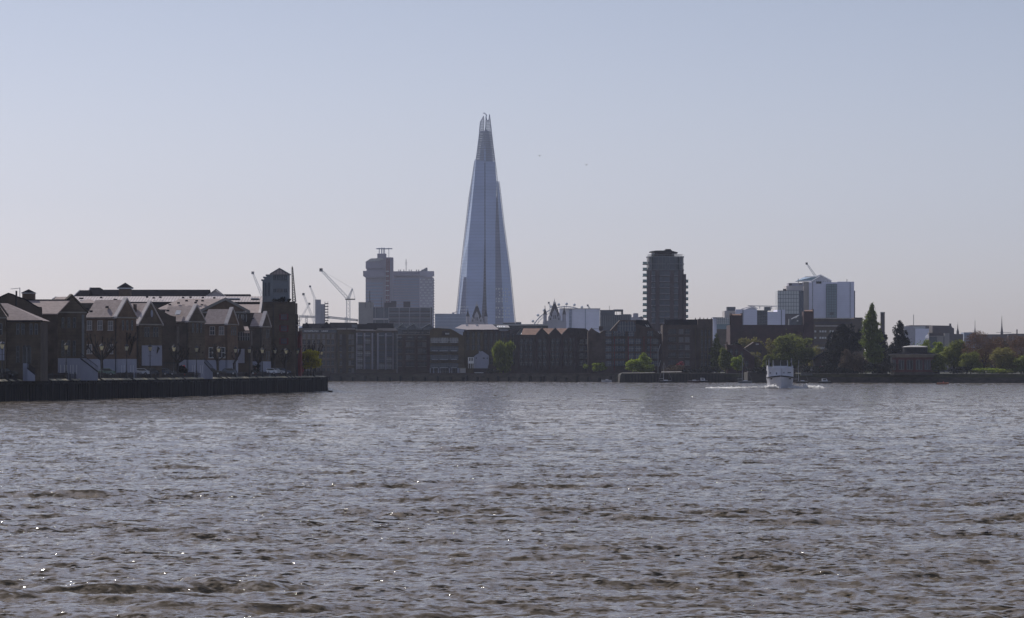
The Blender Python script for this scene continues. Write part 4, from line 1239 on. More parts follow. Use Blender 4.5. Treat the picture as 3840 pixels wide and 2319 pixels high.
CARS = [(20, 'dark car half hidden at the picture edge', 'black', 1), (388, 'pale green car behind the widest bare tree', 'green', -1), (519, 'silver car leftmost of the close row of three', 'silver', -1), (556, 'black car in the middle of the close row', 'black', -1), (593, 'blue car with a bright windscreen at the right of the close row', 'blue', 1),
        (620, 'grey car behind the row of three', 'grey', 1), (792, 'dark car below the two window house', 'black', 1), (850, 'grey car before the white base right of the stair', 'grey', -1), (925, 'black car left of the red post box', 'black', 1), (1004, 'white car with bright roof bars near the person', 'white', -1), (1033, 'silver car nearest the warehouse', 'silver', 1), (1056, 'dark blue car below the warehouse wall', 'blue', 1)]
for i, (px, lab, pc, hd) in enumerate(CARS):
    car(lab, px, Dq(px)+8.6+(i % 2)*0.5, RZ, pm[pc], 0.25 if hd > 0 else math.pi+0.25, top=1.45)
# --- red boxes, bushes
for px, yt, lab in ((329, 1373, 'red box beside the small bush near the arched windows'), (689, 1371, 'red box below the skylight house'), (955, 1373, 'red box beside the person in white'), (1135, 1376, 'red box behind the yellow-green tree')):
    D = Dq(px)+9
    root = thing('post_box', lab, 'post box', (X(px, D), D, RZ), 'red boxes along the road')
    m = MB().mat(M['red_paint']); m.lathe([(0.36, RZ), (0.36, RZ+0.15), (0.30, RZ+0.2), (0.30, Z(yt, D)-0.2), (0.36, Z(yt, D)-0.15), (0.3, Z(yt, D)-0.03), (0.1, Z(yt, D)+0.04)], X(px, D), D, 10); bd = m.build('body', None, root)
    m = MB().mat(M['iron']); m.box(X(px, D)-0.16, X(px, D)+0.16, D-0.32, D-0.28, Z(yt, D)-0.45, Z(yt, D)-0.38); m.build('slot', None, root)
for px, w_, h_, mt, lab in ((65, 3.6, 1.8, 'dark_leaf', 'dark bush before the leftmost house'), (306, 1.6, 1.5, 'fresh_leaf', 'small bright bush left of the red box'), (680, 2.6, 2.0, 'dark_leaf', 'dark bush below the skylight house'), (945, 3.4, 2.4, 'dark_leaf', 'large dark bush behind the red box'), (335, 1.8, 0.9, 'fresh_leaf', 'low light bush right of the first red box')):
    D = Dq(px)+10; shrub('bush', lab, X(px, D), D, RZ, w_, h_, mt, 420, 0.28, 'bushes along the road')
# --- person on the promenade road
def person(label, x, y, z, h=1.72, top='white_paint', heading=0.0, sit=False):
    s = h/1.72
    J = {'pelvis': (0, 0, .93), 'chest': (0, 0, 1.25), 'neck': (0, 0, 1.46), 'head': (0, -.02, 1.56), 'crown': (0, -.01, 1.70),
         'shl': (-.19, 0, 1.40), 'ell': (-.25, .02, 1.12), 'hal': (-.22, -.10, .88), 'shr': (.19, 0, 1.40), 'elr': (.25, .02, 1.12), 'har': (.23, -.10, .88),
         'hl': (-.10, 0, .90), 'kl': (-.11, -.08, .50), 'al': (-.11, .02, .08), 'tl': (-.11, -.16, .04), 'hr': (.10, 0, .90), 'kr': (.11, .04, .50), 'ar': (.11, .14, .08), 'tr': (.11, -.03, .04)}
    if sit:
        J.update(kl=(-.12, -.45, .88), al=(-.12, -.45, .45), tl=(-.12, -.62, .42), kr=(.12, -.45, .88), ar=(.12, -.45, .45), tr=(.12, -.62, .42))
    names = list(J); idx = {n: i for i, n in enumerate(names)}
    E = [('pelvis', 'chest'), ('chest', 'neck'), ('neck', 'head'), ('head', 'crown'), ('chest', 'shl'), ('shl', 'ell'), ('ell', 'hal'), ('chest', 'shr'), ('shr', 'elr'), ('elr', 'har'),
         ('pelvis', 'hl'), ('hl', 'kl'), ('kl', 'al'), ('al', 'tl'), ('pelvis', 'hr'), ('hr', 'kr'), ('kr', 'ar'), ('ar', 'tr')]
    rad = dict(pelvis=.15, chest=.16, neck=.055, head=.085, crown=.06, shl=.07, ell=.045, hal=.035, shr=.07, elr=.045, har=.035, hl=.09, kl=.06, al=.045, tl=.04, hr=.09, kr=.06, ar=.045, tr=.04)
    me = bpy.data.meshes.new('person')
    c_, s_ = math.cos(heading), math.sin(heading)
    me.from_pydata([((p[0]*c_-p[1]*s_)*s, (p[0]*s_+p[1]*c_)*s, p[2]*s) for p in J.values()], [(idx[a], idx[b]) for a, b in E], [])
    ob = bpy.data.objects.new('person', me); COL.objects.link(ob)
    ob.location = (x, y, z)
    sk = ob.modifiers.new('skin', 'SKIN')
    for i, n in enumerate(names):
        me.skin_vertices[0].data[i].radius = (rad[n]*s, rad[n]*s)
    me.skin_vertices[0].data[idx['pelvis']].use_root = True
    ob.modifiers.new('sub', 'SUBSURF').levels = 1
    me.materials.append(M[top])
    tag(ob, label, 'person')
    return ob
person('person in a white top standing on the quay road beside the red box', X(965, Dq(965)+7.8), Dq(965)+7.8, RZ+0.15)
person('person in dark clothes on the quay road left of the tenth lamp', X(868, Dq(868)+7.8), Dq(868)+7.8, RZ, top='grey_metal')
# ================================================================== FAR BANK (WAPPING SIDE)
def far_window(wd, ht, glass='pane', frame=None, sill=True, cols=1, arch=False):
    m = MB().mat(M[glass]); 
    if arch:
        m.pxz([(-wd/2, -ht/2), (wd/2, -ht/2), (wd/2, ht/2-wd/3), (wd/4, ht/2), (-wd/4, ht/2), (-wd/2, ht/2-wd/3)], -0.05, 0.02)
    else: m.box(-wd/2, wd/2, -0.05, 0.02, -ht/2, ht/2)
    m.mat(M[frame or 'grey_metal'])
    for k in range(1, cols+1): m.box(-wd/2+wd*k/(cols+1)-0.05, -wd/2+wd*k/(cols+1)+0.05, -0.09, -0.051, -ht/2, ht/2)
    m.box(-wd/2, wd/2, -0.09, -0.051, ht*0.05-0.05, ht*0.05+0.05)
    if sill:
        m.mat(M['stone']); m.box(-wd/2-0.15, wd/2+0.15, -0.22, 0.02, -ht/2-0.18, -ht/2)
    return m
FW = {}
def fwin(root, px, py, D, kind, y=None, name='window'):
    if kind not in FW:
        m = far_window(*FKIND[kind][0], **FKIND[kind][1])
        me = bpy.data.meshes.new('window'); me.from_pydata(m.v, [], m.f)
        for mt in m.mats: me.materials.append(mt)
        me.polygons.foreach_set('material_index', m.mi)
        FW[kind] = me
    o = bpy.data.objects.new(name, FW[kind]); COL.objects.link(o); o.parent = root
    g = ORIGIN[root.name]; o.location = (X(px, D)-g[0], D-0.012-g[1], Z(py, D)-g[2])
    return o
FKIND = {
 'small': ((1.15, 2.0), dict(sill=True)),
 'pale': ((1.15, 2.0), dict(sill=True, glass='curtained')),
 'wide': ((2.0, 2.0), dict(cols=2)),
 'widepale': ((2.0, 2.0), dict(cols=2, glass='curtained')),
 'dark': ((1.3, 2.4), dict(sill=False)),
 'slot': ((0.8, 2.6), dict(sill=False)),
 'door': ((2.6, 2.3), dict(cols=3, glass='pane_blue', sill=False)),
 'doorpale': ((2.6, 2.3), dict(cols=3, glass='curtained', frame='white_paint', sill=False)),
 'tri': ((2.5, 2.2), dict(cols=3, glass='pane_blue', frame='pale_concrete', sill=False)),
 'archbig': ((4.4, 4.2), dict(cols=3, glass='pane_blue', frame='pale_concrete', sill=False, arch=True)),
 'shop': ((3.6, 5.0), dict(cols=2, sill=False)),
}
def fbalcony(root, px, py, D, wpx, deep=1.3, mat='iron', top=None):
    """slab with thin bars; top gives the handrail colour"""
    m = MB().mat(M[mat]); x0, x1 = X(px-wpx/2, D), X(px+wpx/2, D); z = Z(py, D)
    m.box(x0, x1, D-deep, D-0.004, z, z+0.14)
    n = int((x1-x0)/0.35)+1
    for k in range(n+1):
        x = lerp(x0, x1, k/n); m.box(x-0.03, x+0.03, D-deep, D-deep+0.05, z+0.14, z+1.05)
    m.mat(M[top or mat]); m.box(x0, x1, D-deep-0.04, D-deep+0.07, z+1.05, z+1.16)
    return m.build('balcony', None, root)
def fblock(label, px0, px1, py, D, mat, depth=22, name='warehouse', cat='warehouse', parapet=True, group=None, base=None):
    root = thing(name, label, cat, (X((px0+px1)/2, D), D, GZ), group)
    m = MB().mat(M[mat]); b = GZ-0.5 if base is None else base
    m.box(X(px0, D), X(px1, D), D, D+depth, b, Z(py, D))
    if parapet: m.mat(M['stone']); m.box(X(px0, D)-0.1, X(px1, D)+0.1, D-0.2, D+depth+0.1, Z(py, D)+0.003, Z(py, D)+0.35)
    return root, m
def pipe(m, px, D, y0, y1, mat='iron', r=0.12):
    m.mat(M[mat]); m.box(X(px, D)-r, X(px, D)+r, D-0.3, D-0.004, Z(y1, D), Z(y0, D))

FONT = {'M': ("10001", "11011", "10101", "10001", "10001"), 'E': ("111", "100", "110", "100", "111"), 'T': ("111", "010", "010", "010", "010"), 'R': ("110", "101", "110", "101", "101"),
        'O': ("111", "101", "101", "101", "111"), 'P': ("111", "101", "111", "100", "100"), 'L': ("100", "100", "100", "100", "111"), 'I': ("1", "1", "1", "1", "1"), 'A': ("010", "101", "111", "101", "101"),
        'N': ("1001", "1101", "1011", "1001", "1001"), 'W': ("10001", "10001", "10101", "11011", "10001"), 'H': ("101", "101", "111", "101", "101"), 'F': ("111", "100", "110", "100", "100"), ' ': ("000", "000", "000", "000", "000")}
def letters(text, x0, x1, z0, z1, D, mat, parent):
    cols = sum(len(FONT[c][0])+1 for c in text)-1
    cw = (x1-x0)/cols; rh = (z1-z0)/5
    m = MB().mat(M[mat]); x = x0
    for c in text:
        g = FONT[c]
        for r, row in enumerate(g):
            k = 0
            while k < len(row):
                if row[k] == '1':
                    e = k
                    while e+1 < len(row) and row[e+1] == '1': e += 1
                    m.box(x+k*cw, x+(e+1)*cw, D-0.12, D-0.03, z1-(r+1)*rh+rh*0.02, z1-r*rh)
                    k = e
                k += 1
        x += (len(g[0])+1)*cw
    return m.build('lettering', None, parent)

def far_bank():
    rnd = random.Random(9)
    # ---- river wall, one thing along the whole bank
    pts = [(px, Db(px)) for px in (1000, 1230, 1500, 1750, 2040, 2320)]
    root = thing('embankment_wall', 'dark stained river wall along the far bank under the warehouses', 'river wall', (X(1700, Db(1700)), Db(1700), -1.5))
    m = MB()
    for (a, b) in zip(pts, pts[1:]):
        A, B = (X(a[0], a[1]), a[1]), (X(b[0], b[1]), b[1])
        d = Vector((B[0]-A[0], B[1]-A[1])); L = d.length; d.normalize(); m.frame((A[0], A[1], 0), (d.x, d.y))
        m.mat(M['wall_stone']); m.box(0, L, 0, 2.5, -1.5, GZ-0.2)
        m.mat(M['sooty_brick']); m.box(0, L, -0.15, 2.4, GZ-0.197, GZ+0.25)
        m.mat(M['piles'])
        k = 0
        while k*6 < L:
            m.box(k*6, k*6+0.8, -0.45, -0.004, -1.5, GZ-1.0-(k % 3)*0.3); k += 1
    m.build('wall_body', None, root)
    # right hand park wall
    pts = [(px, Db(px)) for px in (2700, 2900, 3150, 3400, 3620, 3900, 4300)]
    root = thing('park_embankment', 'dark river wall of the park on the right with a weedy stone face', 'river wall', (X(3300, Db(3300)), Db(3300), -1.5))
    m = MB()
    for (a, b) in zip(pts, pts[1:]):
        A, B = (X(a[0], a[1]), a[1]), (X(b[0], b[1]), b[1])
        d = Vector((B[0]-A[0], B[1]-A[1])); L = d.length; d.normalize(); m.frame((A[0], A[1], 0), (d.x, d.y))
        m.mat(M['wall_stone']); m.box(0, L, 0, 2.5, -1.5, GZ-1.2)
        m.mat(M['weedy_stone']); m.box(0, L, 0.25, 2.6, GZ-1.197, GZ+0.1)
        m.mat(M['stone']); m.box(0, L, 0.1, 2.65, GZ+0.103, GZ+0.22)
    m.build('wall_body', None, root)
    root = thing('park_railing', 'dark railing on the park wall at the far right', 'railing', (X(3620, 1362), 1362, GZ))
    m = MB().mat(M['iron'])
    D0 = 1364
    for k in range(160):
        x = X(3490+k*5, D0); m.box(x-0.04, x+0.04, D0, D0+0.08, GZ+0.2, GZ+1.5)
    m.box(X(3490, D0), X(4300, D0), D0-0.04, D0+0.1, GZ+1.5, GZ+1.62); m.box(X(3490, D0), X(4300, D0), D0-0.02, D0+0.1, GZ+0.5, GZ+0.6)
    m.build('bars', None, root)

    # ---- 1. wharf with the painted name
    D = 1548
    root, m = fblock('grey-brown wharf with METROPOLITAN WHARF written in white below two gables', 1120, 1262, 1236, D, 'grey_brick')
    m.mat(M['slate'])
    for ax, l, r_ in ((1150, 1133, 1168), (1224, 1200, 1248)):
        m.pxz([(X(l, D), Z(1236, D)+0.36), (X(r_, D), Z(1236, D)+0.36), (X(ax, D), Z(1209 if ax < 1200 else 1206, D))], D-0.1, D+0.5)
    m.build('wall', None, root)
    r = MB().mat(M['slate']); r.add([(X(1120, D), D+0.6, Z(1236, D)+0.36), (X(1265, D), D+0.6, Z(1236, D)+0.36), (X(1262, D), D+9, Z(1214, D+9)), (X(1135, D), D+9, Z(1216, D+9))], [(0,1,2,3)])
    r.box(X(1130, D), X(1265, D), D+9.1, D+12, Z(1238, D), Z(1214, D+9)); r.build('roof', None, root)
    s = MB().mat(M['city_glass']); s.add([(X(1121, D), D+0.7, Z(1234, D)), (X(1134, D), D+0.7, Z(1234, D)), (X(1131, D), D+4, Z(1224, D)), (X(1119, D), D+4, Z(1224, D))], [(0,1,2,3)]); s.build('skylight', None, root)
    sg = MB().mat(M['dark_glass']); sg.box(X(1134, D), X(1262, D), D-0.03, D-0.004, Z(1248, D), Z(1237, D)); sgo = sg.build('sign_board', None, root)
    letters('METROPOLITAN', X(1140, D), X(1194, D), Z(1245, D), Z(1239.5, D), D, 'white_paint', sgo)
    letters('WHARF', X(1206, D), X(1231, D), Z(1245, D), Z(1239.5, D), D, 'white_paint', sgo)
    for py, cols in ((1262, 1), (1284, 0), (1309, 0), (1334, 0), (1361, 0), (1390, 0)):
        for px in (1141, 1159, 1175, 1195, 1214, 1231, 1248):
            fwin(root, px, py, D, 'pale' if (cols or rnd.random() < 0.15) else 'small')
    # ---- 2. wharf section right of it
    root, m = fblock('plain grey-brown wharf between the lettered wharf and the balcony blocks', 1263, 1334, 1236, D, 'olive_brick')
    pipe(m, 1264, D, 1240, 1405); pipe(m, 1290, D, 1255, 1405, 'sooty_brick', 0.9); pipe(m, 1331, D, 1250, 1400)
    m.build('wall', None, root)
    r = MB().mat(M['slate']); r.add([(X(1262, D), D+0.6, Z(1236, D)+0.36), (X(1336, D), D+0.6, Z(1236, D)+0.36), (X(1336, D), D+9, Z(1211, D+9)), (X(1232, D), D+9, Z(1210, D+9))], [(0,1,2,3)])
    r.box(X(1232, D), X(1336, D), D+9.1, D+12, Z(1238, D), Z(1211, D+9)); r.build('roof', None, root)
    for a, b in ((1264, 1298), (1303, 1332)):
        s = MB().mat(M['lit_stone']); s.box(X(a, D), X(b, D), D-0.9, D-0.2, Z(1236.5, D), Z(1235, D)); s.box(X(a, D), X(b, D), D-0.7, D-0.2, Z(1233.5, D), Z(1232, D)); s.build('roof_terrace_edge', None, root)
    for py in (1263, 1284, 1309, 1334, 1361, 1390):
        for px in (1279, 1312, 1323):
            fwin(root, px, py, D, 'pale' if py < 1270 or rnd.random() < 0.2 else 'small')
        if py < 1300: fbalcony(root, 1280, py+12, D, 12)
    # ---- 3. balcony block with pale piers
    D = 1545
    root, m = fblock('brown wharf with two dark balcony bays between pale brick piers', 1335, 1488, 1241, D, 'grey_brick')
    for px, wv in ((1338, 5), (1367, 6), (1396, 5), (1417, 6), (1447, 6), (1474, 4)):
        m.mat(M['concrete']); m.box(X(px-wv/2, D), X(px+wv/2, D), D-0.25, D-0.004, Z(1386, D), Z(1250, D))
    pipe(m, 1411, D, 1250, 1400, 'iron', 0.15)
    m.mat(M['dark_metal']); m.box(X(1375, D), X(1475, D), D+4, D+12, Z(1241, D), Z(1212, D)); m.box(X(1335, D), X(1376, D), D+6, D+14, Z(1241, D), Z(1215, D))
    m.mat(M['grey_metal']); m.box(X(1317, D), X(1338, D), D+5, D+9, Z(1238, D), Z(1217, D))
    m.build('wall', None, root)
    for a, b, y in ((1334, 1400, 1238), (1352, 1410, 1241), (1412, 1488, 1237), (1436, 1488, 1240), (1415, 1486, 1234)):
        s = MB().mat(M['lit_stone']); s.box(X(a, D), X(b, D), D-1.2+0.2*(y % 3), D-0.3, Z(y, D)-0.05, Z(y-1, D)+0.08); s.build('roof_terrace_edge', None, root)
    rows = (1257, 1280, 1303, 1327, 1350, 1374)
    for i, py in enumerate(rows):
        for px in (1349, 1378, 1431, 1459):
            fwin(root, px, py, D, 'door' if rnd.random() < 0.6 else 'doorpale')
            fbalcony(root, px, py+12, D, 21, 1.4, 'iron', 'white_paint' if i == 0 else None)
        for px in (1402, 1483): fwin(root, px, py, D, 'dark')
    # ---- 4. block with saw-tooth dormers
    D = 1540
    root, m = fblock('brown wharf block topped by three white sloping roof lights over arched dormers', 1490, 1614, 1256, D, 'dark_brick')
    m.mat(M['grey_panel']); m.box(X(1492, D), X(1622, D), D+2.5, D+14, Z(1256, D), Z(1231, D))
    m.mat(M['light_metal']); m.box(X(1488, D), X(1490, D), D-0.3, D+1, GZ, Z(1252, D))
    m.mat(M['maroon_brick']); m.box(X(1517, D), X(1522, D), D-0.2, D-0.004, Z(1390, D), Z(1262, D)); m.box(X(1560, D), X(1566, D), D-0.2, D-0.004, Z(1390, D), Z(1262, D)); m.box(X(1600, D), X(1612, D), D-0.2, D-0.004, Z(1390, D), Z(1262, D))
    m.build('wall', None, root)
    for x0, x1 in ((1491, 1507), (1526, 1551), (1585, 1610)):
        s = MB().mat(M['grey_panel']); s.pxz([(X(x0, D), Z(1229.5, D)), (X(x1+18, D), Z(1229.5, D)), (X(x1, D), Z(1215, D))], D+3, D+12)
        s.mat(M['white_paint']); s.pxz([(X(x0-1, D), Z(1230, D)), (X(x1-1, D), Z(1215, D)), (X(x1+1, D), Z(1213, D)), (X(x0-1, D), Z(1228, D))], D+1.6, D+12.2)
        s.build('roof_light', None, root)
    for px in (1518, 1543, 1570, 1598):
        s = MB().mat(M['grey_metal'])
        s.pxz([(X(px, D)+1.6*math.cos(R(a)), Z(1237, D)+1.0*math.sin(R(a))) for a in range(0, 181, 20)], D+1.2, D+2.4)
        s.mat(M['pane']); s.box(X(px-10, D), X(px+10, D), D+1.9, D+2.48, Z(1252, D), Z(1238, D)); s.build('dormer', None, root)
    for a, b in ((1511, 1526), (1532, 1574), (1579, 1591), (1601, 1616)):
        s = MB().mat(M['lit_stone']); s.box(X(a, D), X(b, D), D-0.3, D+0.1, Z(1247.5, D), Z(1246, D)); s.build('terrace_rail', None, root)
    rows = (1268, 1292, 1316, 1341, 1366)
    for i, py in enumerate(rows):
        for px in (1499, 1530, 1545, 1575, 1590):
            fwin(root, px, py, D, 'wide' if rnd.random() < 0.75 else 'widepale')
        for px in (1499, 1538, 1575):
            fbalcony(root, px, py+7, D, 16, 1.3, 'iron', 'white_paint' if i == 0 and px != 1590 else None)
    # ---- 5. gabled block with big windows and white ground floor
    D = 1530
    root = thing('warehouse', 'olive brick gabled warehouse with white balcony rails and white ground floor pillars', 'warehouse', (X(1680, D), D, GZ))
    m = MB().mat(M['olive_brick'])
    m.pxz([(X(1612, D), GZ-0.5), (X(1742, D), GZ-0.5), (X(1742, D), Z(1262, D)), (X(1724, D), Z(1253, D)), (X(1704, D), Z(1241, D)), (X(1690, D), Z(1234, D)), (X(1625, D), Z(1230, D)), (X(1612, D), Z(1240, D))], D, D+20)
    m.mat(M['sooty_brick']); m.box(X(1658, D), X(1686, D), D-0.12, D-0.004, Z(1259, D), Z(1242, D))
    m.mat(M['white_paint'])
    for px in (1671, 1675, 1679, 1683): m.box(X(px-1.0, D), X(px+1.0, D), D-0.2, D-0.124, Z(1255, D), Z(1249, D))
    m.mat(M['lit_stone']); m.box(X(1640, D), X(1682, D), D-0.3, D+0.3, Z(1228.5, D), Z(1227, D))
    m.build('wall', None, root)
    g = MB().mat(M['white_render'])
    for px, wv in ((1613.5, 3), (1626, 5), (1644, 4), (1651, 3), (1686, 4), (1694, 3), (1719, 8)):
        g.box(X(px-wv/2, D), X(px+wv/2, D), D-0.5, D-0.004, Z(1406, D), Z(1381, D))
    g.box(X(1612, D), X(1724, D), D-0.7, D-0.504, Z(1408, D), Z(1406, D))
    g.build('ground_floor_pillars', None, root)
    for px in (1634, 1666, 1703): fwin(root, px, 1395, D, 'shop', name='shop_window')
    for i, py in enumerate((1277, 1309, 1341, 1372)):
        for px, wv in ((1631, 22), (1664, 30), (1702, 22)):
            for q in ((-6, 6) if wv < 25 else (-9, 0, 9)): fwin(root, px+q, py, D, 'door' if i else 'doorpale')
            fbalcony(root, px, py+17, D, wv, 1.3, 'iron', 'white_paint')
    # ---- low link with pillars, then 6. wide dark block under the lead roof
    D = 1538
    root, m = fblock('wide dark brick wharf under a pinkish flat pitched roof', 1740, 1936, 1238, D, 'dark_brick', parapet=False, depth=26)
    m.mat(M['olive_brick']); m.box(X(1736, D), X(1812, D), D-2, D-0.004, GZ-0.5, Z(1246, D))
    m.build('wall', None, root)
    r = MB().mat(M['lead_roof'])
    r.add([(X(1752, D), D-2.3, Z(1237, D)), (X(1872, D), D-0.6, Z(1236, D)), (X(1846, D+10), D+10, Z(1217, D+10)), (X(1733, D+10), D+10, Z(1217.5, D+10)), (X(1705, D+2), D+2, Z(1231, D+2))], [(0,1,2,3,4)])
    r.mat(M['slate']); r.box(X(1752, D), X(1872, D), D-2.4, D-2.32, Z(1239, D), Z(1237, D))
    r.mat(M['pale_stone']); r.add([(X(1868, D), D, Z(1229, D)), (X(1912, D), D, Z(1229, D)), (X(1905, D), D+4, Z(1220, D)), (X(1863, D), D+4, Z(1220, D))], [(0,1,2,3)])
    r.add([(X(1870, D), D-0.5, Z(1241, D)), (X(1907, D), D-0.5, Z(1241, D)), (X(1900, D), D+1, Z(1235, D)), (X(1874, D), D+1, Z(1235, D))], [(0,1,2,3)])
    r.build('roof', None, root)
    for px in (1740+0, 1778):
        s = MB().mat(M['white_paint']); d = D+7; s.box(X(px+6, D), X(px+14, D), d, d+1, Z(1222, d), Z(1217, d)); s.build('skylight', None, root)
    for py in (1257, 1280, 1303, 1330, 1356):
        for px in (1755, 1775, 1795, 1822, 1842, 1862, 1885, 1905, 1925): 
            if py < 1310 or px > 1840: fwin(root, px, py, D-2.0 if px < 1812 else D, 'dark')
    for k, (a, b) in enumerate(((1864, 1868), (1872, 1877), (1880, 1884), (1888, 1895))):
        s = MB().mat(M['white_paint']); s.add([(X(a, D), D+0.2, Z(1228, D)), (X(b, D), D+0.2, Z(1228, D)), (X(b-2, D), D+2.6, Z(1223, D)), (X(a-2, D), D+2.6, Z(1223, D))], [(0,1,2,3)]); s.build('skylight', None, root)
    # ---- white pub-like house
    D = 1508
    root = thing('white_house', 'small whitewashed gabled house with a timber bay over the river', 'house', (X(1800, D), D, GZ))
    m = MB().mat(M['white_render'])
    m.pxz([(X(1777, D), Z(1382, D)), (X(1828, D), Z(1382, D)), (X(1833, D), Z(1365, D)), (X(1833, D), Z(1334, D)), (X(1807, D), Z(1316, D)), (X(1803, D), Z(1319, D)), (X(1795, D), Z(1315, D)), (X(1795, D), Z(1325, D)), (X(1777, D), Z(1337, D))], D, D+9)
    m.mat(M['sooty_brick']); m.box(X(1776, D), X(1834, D), D+0.2, D+9, GZ-0.5, Z(1382, D)-0.003)
    m.build('wall', None, root)
    b = MB().mat(M['white_paint']); b.box(X(1755, D), X(1777, D)-0.003, D-0.8, D+3, Z(1364, D), Z(1340, D))
    b.mat(M['slate']); b.box(X(1754, D), X(1778, D), D-1, D+3.2, Z(1339.8, D), Z(1337.5, D)); 
    b.mat(M['white_paint'])
    for px in (1756, 1763, 1770, 1776): b.box(X(px, D), X(px, D)+0.18, D-0.7, D-0.5, Z(1382, D), Z(1364.2, D))
    bo = b.build('bay', None, root)
    for px in (1761, 1766.5, 1772):
        w_ = MB().mat(M['pane']); w_.box(X(px-1.6, D), X(px+1.6, D), D-0.86, D-0.804, Z(1354, D), Z(1342, D)); w_.build('window', None, bo)
    for px, py in ((1786, 1343.5), (1812, 1344), (1816, 1344), (1827, 1344)): 
        w_ = MB().mat(M['pane']); w_.box(X(px-1.6, D), X(px+1.6, D), D-0.05, D-0.004, Z(py+2.4, D), Z(py-2.4, D)); w_.build('window', None, root)
    rf = MB().mat(M['slate'])
    for a, b2 in (((1775.5, 1338), (1807, 1315.5)), ((1807, 1315.5), (1835, 1335))):
        rf.pxz([(X(a[0], D), Z(a[1], D)+0.003), (X(b2[0], D), Z(b2[1], D)+0.003), (X(b2[0], D), Z(b2[1], D)+0.2), (X(a[0], D), Z(a[1], D)+0.2)], D+0.1, D+9.3)
    rf.build('roof', None, root)
    root, m = fblock('low pale boundary house between the gabled warehouse and the white house', 1725, 1746, 1383, D+3, 'pale_stone', 6, 'outbuilding', 'building'); m.build('wall', None, root)
    D = 1503
    m = MB().mat(M['white_paint'])
    for k in range(10): m.box(X(1780+k*3.5, D), X(1780+k*3.5, D)+0.2, D-0.1, D, GZ-0.7, Z(1398, D))
    for py in (1398, 1403, 1409): m.box(X(1779, D), X(1813, D), D-0.06, D+0.06, Z(py, D)-0.08, Z(py, D)+0.08)
    o = m.build('picket_fence', None, None, origin=(X(1796, D), D, GZ)); tag(o, 'white paling fence on the river wall below the white house', 'fence')
    D = 1500
    m = MB().mat(M['wall_stone']); m.box(X(1885, D), X(2150, D), D-4, D+3, -1.5, Z(1402, D)); m.mat(M['lit_stone']); m.box(X(1885, D), X(1995, D), D-4.2, D-2.5, Z(1402, D)+0.003, Z(1400.5, D)); m.box(X(1893, D), X(1943, D), D-4.6, D-4.003, Z(1411.5, D), Z(1410.3, D))
    o = m.build('jetty', None, None, origin=(X(2000, D), D, -1.5)); tag(o, 'dark timber jetty with sunlit deck edges right of the willow', 'jetty')

    # ---- 7. saw-toothed brick wharf: four gables with tiled roofs
    D = 1520
    root = thing('warehouse', 'dark brick wharf with a saw-tooth row of gables and brown tiled roofs between', 'warehouse', (X(2030, D), D, GZ))
    m = MB().mat(M['sooty_brick'])
    m.pxz([(X(1930, D), GZ-0.5), (X(2290, D), GZ-0.5), (X(2290, D), Z(1250, D)), (X(2215, D), Z(1250, D)), (X(2205, D), Z(1239, D)), (X(2195, D), Z(1232, D)), (X(2132, D), Z(1230, D)),
           (X(2107, D), Z(1256, D)), (X(2083, D), Z(1230, D)), (X(2058, D), Z(1256, D)), (X(2032, D), Z(1230, D)), (X(2010, D), Z(1256, D)), (X(1938, D), Z(1256, D)), (X(1930, D), Z(1250, D))], D, D+1)
    m.box(X(1930, D), X(2290, D), D+1, D+24, GZ-0.5, Z(1256, D))
    m.mat(M['maroon_brick'])
    for px in (1945, 2012, 2060, 2108, 2160, 2230): m.box(X(px-2, D), X(px+2, D), D-0.25, D-0.004, Z(1385, D), Z(1262, D))
    m.build('wall', None, root)
    r = MB().mat(M['brown_tile'])
    for x0, x1, xt0, xt1 in ((1955, 2012, 1962, 2030), (2040, 2058, 2036, 2083), (2089, 2108, 2086, 2132)):
        r.add([(X(x0, D), D+1.1, Z(1256, D)), (X(x1, D), D+1.1, Z(1256, D)), (X(xt1, D+9), D+9, Z(1232, D+9)), (X(xt0, D+9), D+9, Z(1232, D+9))], [(0,1,2,3)])
    r.mat(M['slate']); r.add([(X(1912, D), D+1.1, Z(1252, D)), (X(1940, D), D+1.1, Z(1254, D)), (X(1958, D+9), D+9, Z(1232, D+9)), (X(1915, D+9), D+9, Z(1236, D+9))], [(0,1,2,3)])
    r.build('roof', None, root)
    cpn = MB().mat(M['stone'])
    for a, b in (((1937, 1257), (1959, 1229)), ((2010, 1257), (2032, 1229)), ((2058, 1257), (2083, 1229)), ((2107, 1257), (2132, 1229))):
        cpn.pxz([(X(a[0], D), Z(a[1], D)), (X(b[0], D), Z(b[1], D)), (X(b[0], D)+0.1, Z(b[1], D)+0.35), (X(a[0], D)-0.1, Z(a[1], D)+0.35)], D-0.3, D+1.3)
    cpn.build('gable_coping', None, root)
    for k in range(4):
        s = MB().mat(M['white_paint']); px = 1952+k*9; s.add([(X(px, D), D+1.6, Z(1254.5, D)), (X(px+4, D), D+1.6, Z(1254.5, D)), (X(px+8, D), D+4.2, Z(1248, D)), (X(px+4, D), D+4.2, Z(1248, D))], [(0,1,2,3)]); s.build('skylight', None, root)
    for py in (1281, 1307, 1334, 1361):
        for px in (1955, 1973, 1990, 2025, 2042, 2073, 2090, 2122, 2140, 2182, 2204, 2228, 2262):
            fwin(root, px, py, D, 'widepale' if (px > 2140 and rnd.random() < 0.2) else ('wide' if px > 2140 else 'dark'))
    # ---- 8. big barn gable with arched windows
    D = 1505
    root = thing('warehouse', 'large dark brick wharf with a broad flat topped gable and two arched windows', 'warehouse', (X(2370, D), D, GZ))
    m = MB().mat(M['dark_brick'])
